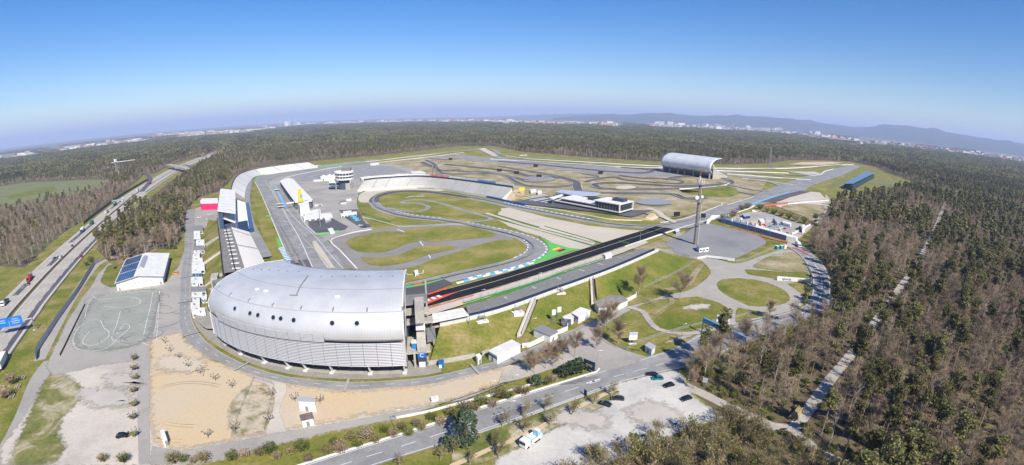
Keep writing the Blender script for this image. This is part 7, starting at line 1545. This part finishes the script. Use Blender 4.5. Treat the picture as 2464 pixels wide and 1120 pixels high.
for i, (x, y) in enumerate(((847, 519), (850, 524), (855, 528), (860, 533))): car('cyan', (x, y), (x + 6, y - 1), 'blue and white van, %s of the four in a row at the paddock edge' % ('first', 'second', 'third', 'last')[i], 'van', 'vans in a row at the paddock edge', 1.15)
def truck(l, c, to, cab, box, L=13.2, name='lorry', kind='box', W_=1.27, H_=3.9):
    p = G(*c); t = proto(name, l, 'lorry'); b = MB(); b.box(L / 2 - 1.1, 0, .7, 1.05, 1.2, 3.1, 0); b.build('cab', PC[cab], t)
    b = MB(); b.box(L / 2 - .02, 0, 1.75, .06, 1.05, 2.7); b.build('windscreen', M_carglass, t)
    if kind == 'box': MB().box(-1.3, 0, 1.1, L / 2 - 1.4, W_, H_).build('trailer', box, t)
    elif kind == 'open':
        b = MB(); b.box(-1.3, 0, 1.0, L / 2 - 1.4, W_, 1.3)
        for s in (-1, 1): b.box(-1.3, s * W_, 1.3, L / 2 - 1.4, .06, 2.3)
        b.box(-L / 2 + .1, 0, 1.3, .06, W_, 2.3); b.build('load_bed', box, t)
    else:
        b = MB()
        for z in (1.0, 2.7): b.box(-1.3, 0, z, L / 2 - 1.4, 1.2, z + .15)
        for x in (-4.5, -1.5, 1.5): b.bar((x, -1.2, 1), (x, -1.2, 2.8), .15, .15); b.bar((x, 1.2, 1), (x, 1.2, 2.8), .15, .15)
        b.build('rack', PC['red'], t)
        for i, x in enumerate((-4, 0)):
            for z in (1.15, 2.85): MB().box(x, 0, z, 1.8, .85, z + 1.0).build('load', PC['red' if i else 'silver'], t)
    for x in (L / 2 - 1.3, -L / 2 + 1.4, -L / 2 + 2.7):
        for s in (-1, 1): MB().cyl((x, s * .95, .5), (x, s * 1.25, .5), .5, n=12).build('wheel', M_tyre, t)
    t.location = (p.x, p.y, .12); t.rotation_euler.z = heading(c, to); return t
M_tarp = mat('white_tarp', (.70, .70, .68), fine=.05)
truck('white articulated lorry with dark red cab at the left edge of the right carriageway', (8, 877), (21, 850), 'red', M_tarp, 16.2)
truck('white and grey tipper lorry coming down the left carriageway', (13, 733), (2, 744), 'white', PC['dark'], 9.5, kind='open')
truck('red car transporter on the left carriageway', (73, 674), (66, 684), 'red', None, 14, 'car_transporter', 'rack')
truck('blue lorry with white tarpaulin on the left carriageway', (199, 558), (194, 563), 'blue', M_tarp)
truck('dark teal lorry on the left carriageway behind the blue one', (221, 541), (216, 546), 'green', mat('teal_tarp', (.04, .15, .14)))
truck('silver lorry on the left carriageway below the green one', (257, 513), (252, 517), 'white', PC['silver'])
truck('bright green lorry on the left carriageway near the far gantry', (277, 495), (272, 499), 'green', mat('green_tarp', (.06, .30, .10)))
truck('white lorry cab on the left carriageway under the far gantry', (295, 484), (291, 488), 'white', M_tarp, 8)
truck('pale blue lorry between far gantry and slip road', (331, 460), (327, 464), 'white', mat('pale_tarp', (.40, .45, .52)))
truck('red lorry on the motorway where the slip road joins', (361, 443), (357, 446), 'red', mat('red_tarp', (.45, .02, .03)))
truck('white lorry at the ring road entrance beside the wood', (1920, 594), (1927, 599), 'white', M_tarp, 8)
t = truck('white service lorry with open bed and two portable cabins on the gravel track', (1277, 1068), (1262, 1079), 'white', PC['white'], 7.6, kind='open')
p = t.location; h = t.rotation_euler.z
for k, (off, l) in enumerate(((-2.9, 'portable cabin standing at the rear of the white service lorry'), (1.0, 'portable cabin directly behind the cab of the white service lorry'))):
    q = Vector((p.x + off * math.cos(h), p.y + off * math.sin(h), 1.45)); t2 = thing('portable_toilet', l, 'portable toilet', tuple(q)); MB().box(q.x, q.y, q.z, .62, .8, q.z + 2.0, h).build('cabin', mat('cabin_pale_blue', (.30, .55, .62)), t2); MB().box(q.x, q.y, q.z + 2, .66, .85, q.z + 2.2, h).build('roof', M_roofw, t2)
for i, ((x, y), l) in enumerate((((55, 911), 'stack of grey benches on the grass by the motorway, topmost of three'), ((43, 933), 'stack of grey benches on the grass by the motorway, middle of three'), ((29, 956), 'stack of grey benches on the grass by the motorway, lowest of three'))):
    p = G(x, y); t = thing('picnic_bench', l, 'bench', (p.x, p.y, 0)); a = heading((55, 911), (29, 956))
    for k in (-1, 0, 1):
        o = MB().box(p.x + k * .9 * math.sin(a), p.y - k * .9 * math.cos(a), .45 + (.3 if k == 0 else 0), 1.5, .22, .55 + (.3 if k == 0 else 0), a).build('plank', M_cst, t)
    MB().box(p.x, p.y, 0, .15, 1., .45, a).build('leg', M_steel, t)
for i, ((x, y), l) in enumerate((((1917, 1000), 'pile of cut pine logs beside the bend of the forest track'),)):
    p = G(x, y); a = heading((1908, 1010), (1930, 985)); t = thing('log_pile', l, 'log pile', (p.x, p.y, 0)); d = Vector((math.cos(a), math.sin(a), 0)); n = Vector((-d.y, d.x, 0))
    for k in range(11):
        r_i = k // 4; c = p + n * ((k % 4 - 1.5 + .5 * r_i) * .62) + Vector((0, 0, .32 + r_i * .52)); L_ = R.uniform(3, 4.4); MB().cyl(c - d * L_, c + d * L_ * .9, .3, .26, 8).build('log', mat('cut_log', (.45, .33, .17), (.30, .22, .14), scale=1.5), t)
# ---------------------------------------------------------------- towns, works and hills on the horizon
random.seed(21)
def house_mk(w, d, h, wall, roofm, pitched=True, nm='house'):
    def mk():
        t = proto(nm, 'house', 'house'); MB().box(0, 0, 0, w, d, h).build('wall', wall, t); b = MB()
        if pitched:
            k = [(-w - .5, -d - .5, h), (w + .5, -d - .5, h), (w + .5, d + .5, h), (-w - .5, d + .5, h)]; r0, r1 = (-w - .5, 0, h + d * .8), (w + .5, 0, h + d * .8); b.face([k[0], k[1], r1, r0]); b.face([k[2], k[3], r0, r1]); b.face([k[3], k[0], r0]); b.face([k[1], k[2], r1])
        else: b.box(0, 0, h, w + .3, d + .3, h + .8)
        b.build('roof', roofm, t); return t
    return Stamp(mk)
M_far = mat('far_white', (.50, .48, .45), rand=.35); M_fcr = mat('far_cream', (.44, .38, .31), rand=.3); M_fred = mat('far_red_roof', (.28, .14, .10), rand=.3); M_fdark = mat('far_grey_roof', (.25, .24, .24))
HS = [(house_mk(11, 8, 8, M_far, M_fred), 'white house with red roof'), (house_mk(14, 9, 10, M_fcr, M_fred), 'cream house with red roof'), (house_mk(24, 9, 20, M_far, M_far, False, 'apartment_block'), 'white apartment block'), (house_mk(40, 26, 10, M_far, M_far, False, 'warehouse'), 'long white warehouse'), (house_mk(13, 10, 9, M_far, M_fdark), 'white house with grey roof')]
TOWNS = [(560, 326, 660, 311, 34, 1.2, 'in the small town where the motorway vanishes', [0, 1, 4, 2]), (370, 330, 560, 320, 40, 2.6, 'in the long town beyond the crane', [0, 1, 4, 2, 0]), (150, 362, 360, 341, 22, 1.6, 'in the industrial strip beyond the pasture', [3, 3, 0, 4]), (0, 391, 80, 377, 8, 2.4, 'in the works beyond the pasture wood', [3, 2]), (1040, 293, 1480, 303, 58, 4.2, 'in the town beyond the central wood', [0, 1, 2, 4, 0, 3]), (700, 298, 1040, 290, 22, 2.6, 'in the far city beside the power station', [2, 3, 0]), (1560, 301, 1880, 318, 40, 4., 'in the city at the foot of the lower hills', [2, 0, 4, 2, 3]), (1880, 322, 2464, 388, 60, 6., 'in the hillside town below the highest hill', [0, 2, 4, 0, 1])]
for x0, y0, x1, y1, n, sp, w, ks in TOWNS:
    for i in range(n):
        t = random.random(); x = x0 + (x1 - x0) * t; y = y0 + (y1 - y0) * t + random.uniform(-sp, sp * .6); k = random.choice(ks); st, l = HS[k]; p = G(x, y); D = p.length
        if D > 11500: p *= 11500 / D; D = 11500
        s = random.uniform(.8, 1.3) * (1 if D < 3500 else 1.7 if D < 7000 else 2.4)
        o = st.place((p.x, p.y, 0), random.uniform(0, 3), s, 'distant %s %s' % (l, w), '%s %s' % (l, w)); o['category'] = 'building' if k in (2, 3) else 'house'
for x, y, w, d, h, l in ((262, 347, 22, 12, 26, 'grey slab block standing above the long white warehouse at the far left'), (274, 346, 14, 10, 22, 'smaller grey block beside the slab block at the far left')):
    p = G(x, y); t = thing('tower_block', l, 'building', (p.x, p.y, 0)); MB().box(p.x, p.y, 0, w * 1.3, d, h * 1.6, .2).build('wall', mat('far_grey', (.30, .31, .34)), t); MB().box(p.x, p.y, h * 1.6, w * 1.2, d * .9, h * 1.6 + 2, .2).build('roof', M_far, t)
for x, y, l in ((418, 328, 'cream church with pointed tower in the long town beyond the crane'),):
    p = G(x, y); t = thing('church', l, 'church', (p.x, p.y, 0)); MB().box(p.x, p.y, 0, 30, 12, 20, .3).build('nave', M_fcr, t); MB().box(p.x + 14, p.y, 0, 7, 7, 46, .3).build('tower', M_fcr, t); b = MB(); b.cyl((p.x + 14, p.y, 46), (p.x + 14, p.y, 66), 8, .5, 6); b.build('spire', M_fred, t)
for x, h, l in ((624, 110, 'lone thin chimney left of the power station'), (674, 190, 'tall chimney with steam, leftmost of the power station'), (698, 180, 'tall chimney in the middle of the power station'), (710, 175, 'tall chimney at the right of the power station'), (1764, 120, 'thin mast above the city below the right hills')):
    p = G(x, 296 if x < 1000 else 302); p = p * (10500 / p.length); t = thing('chimney', l, 'chimney', (p.x, p.y, 0)); MB().cyl((p.x, p.y, 0), (p.x, p.y, h), 9 if h > 130 else 5, 6 if h > 130 else 3, 8).build('shaft', M_far, t); MB().cyl((p.x, p.y, h), (p.x, p.y, h + 4), 7, 7, 8).build('rim', M_fdark, t)
for x, w, h, l in ((691, 45, 95, 'broad pale boiler house between the power station chimneys'), (719, 35, 70, 'lower boiler house right of the power station chimneys'), (637, 60, 30, 'low white works hall left of the power station')):
    p = G(x, 296); p = p * (10300 / p.length); t = thing('power_house', l, 'power station', (p.x, p.y, 0)); MB().box(p.x, p.y, 0, w, 30, h).build('wall', M_far, t); MB().box(p.x, p.y, h, w * .9, 26, h + 6).build('roof', M_fdark, t)
def tc(w, d, h, rm, pitched):
    def mk():
        tb, cb = MB(), MB(); tb.box(0, 0, 0, w, d, h)
        if pitched:
            k = [(-w, -d, h), (w, -d, h), (w, d, h), (-w, d, h)]; r0, r1 = (-w, 0, h + d * .8), (w, 0, h + d * .8); cb.face([k[0], k[1], r1, r0]); cb.face([k[2], k[3], r0, r1]); cb.face([k[3], k[0], r0]); cb.face([k[1], k[2], r1])
        else: cb.box(0, 0, h, w, d, h + .6)
        return tb, cb
    return mk
source('town_source', [('house', tc(10, 7, 7, M_fred, True), M_far, M_fred), ('house', tc(12, 8, 9, M_fdark, True), M_far, M_fdark), ('house', tc(9, 7, 8, M_fred, True), M_fcr, M_fred), ('block', tc(22, 8, 18, M_far, False), M_far, M_far)])
TX, TY, TV, TS = [], [], [], []
for x0, y0, x1, y1, n, sp, w, ks in TOWNS:
    for i in range(n * 7):
        t = random.random(); p = G(x0 + (x1 - x0) * t, y0 + (y1 - y0) * t + random.gauss(0, sp * .45)); D = p.length
        if D > 12500 or D < 500: p *= min(12500, max(D, 500)) / D; p *= random.uniform(.86, 1)
        TX.append(p.x); TY.append(p.y); TV.append(random.choice((0, 1, 2, 0, 1, 3))); TS.append(random.uniform(.8, 1.3) * (1 if D < 4000 else 1.5))
scatter('townscape', 'town_source', np.array(TX), np.array(TY), np.array(TV), np.array(TS))
# hills
def hills(name, sil, d0, d1, m, foot_z=0., seed=1):
    px = resample([Vector((x, y, 0)) for x, y in sil], 220); rows = [[] for _ in range(9)]; rr = random.Random(seed)
    ph = [rr.uniform(0, 6.28) for _ in range(8)]
    for i, q in enumerate(px):
        d = ray(q.x, q.y); hd = math.hypot(d.x, d.y); ux, uy = d.x / hd, d.y / hd; H_ = CAMZ + d.z / hd * d1; H_ = max(H_, 5)
        for k in range(9):
            t = k / 6; dist = d0 + (d1 - d0) * t if k <= 6 else d1 + (k - 6) * 1500
            if k <= 6: z = H_ * (math.sin(t * PI / 2) ** 1.25) * (1 + (0 if k == 6 else .10 * math.sin(i * .23 + ph[k]) + .07 * math.sin(i * .61 + ph[k] * 2)))
            else: z = H_ * (.6 if k == 7 else 0)
            rows[k].append(Vector((ux * dist, uy * dist, max(z, .5))))
    b = MB(); b.grid(rows); up(b); return tag(b.build(name, m, smooth=True), kind='structure')
M_hill = mat('wooded_hill', (.025, .04, .03), (.045, .055, .04), (.03, .05, .03), scale=.002, rough=1.)
SIL = [(1330, 284), (1414, 277), (1452, 276), (1502, 277), (1552, 272.7), (1572, 272), (1593, 275), (1613, 272.7), (1640, 277.7), (1703, 279.5), (1728, 277.5), (1766, 280), (1827, 280), (1908, 287), (1988, 297.6), (2029, 303), (2077, 308.7), (2115, 303), (2142, 300.6), (2188, 303), (2231, 310.6), (2312, 323.5), (2366, 333), (2420, 341), (2464, 346), (2520, 356), (2600, 372)]
hills('hills', SIL, 11800, 15500, M_hill)
hills('hills', [(1150, 283), (1230, 279), (1300, 276), (1360, 274.5), (1420, 274), (1500, 275), (1600, 280)], 20000, 24000, M_hill, seed=4)
b = MB(); q = []
for k in range(60):
    a = math.radians(-66 + 132 * k / 59); q.append(Vector((math.sin(a), math.cos(a), 0)))
b.grid([[p * 3300 + Vector((0, 0, .5)) for p in q], [p * 14000 + Vector((0, 0, .5)) for p in q]]); up(b); tag(b.build('farmland', mat('farmland', (.10, .11, .055), (.20, .165, .115), (.15, .17, .07), scale=.0013, dist=1.5)), kind='structure')
# ---------------------------------------------------------------- haze
b = MB(); b.box(0, 0, -1, 46500, 46500, 700)
hz = b.build('haze', None or bpy.data.materials.new('haze')); hz['kind'] = 'stuff'
hm = hz.data.materials[0]; hm.use_nodes = True; hm.node_tree.nodes.clear()
_o = hm.node_tree.nodes.new('ShaderNodeOutputMaterial'); _v = hm.node_tree.nodes.new('ShaderNodeVolumePrincipled')
_v.inputs['Color'].default_value = (.58, .70, 1, 1); _v.inputs['Density'].default_value = 8e-5; _v.inputs['Anisotropy'].default_value = 0
hm.node_tree.links.new(_v.outputs[0], _o.inputs['Volume'])
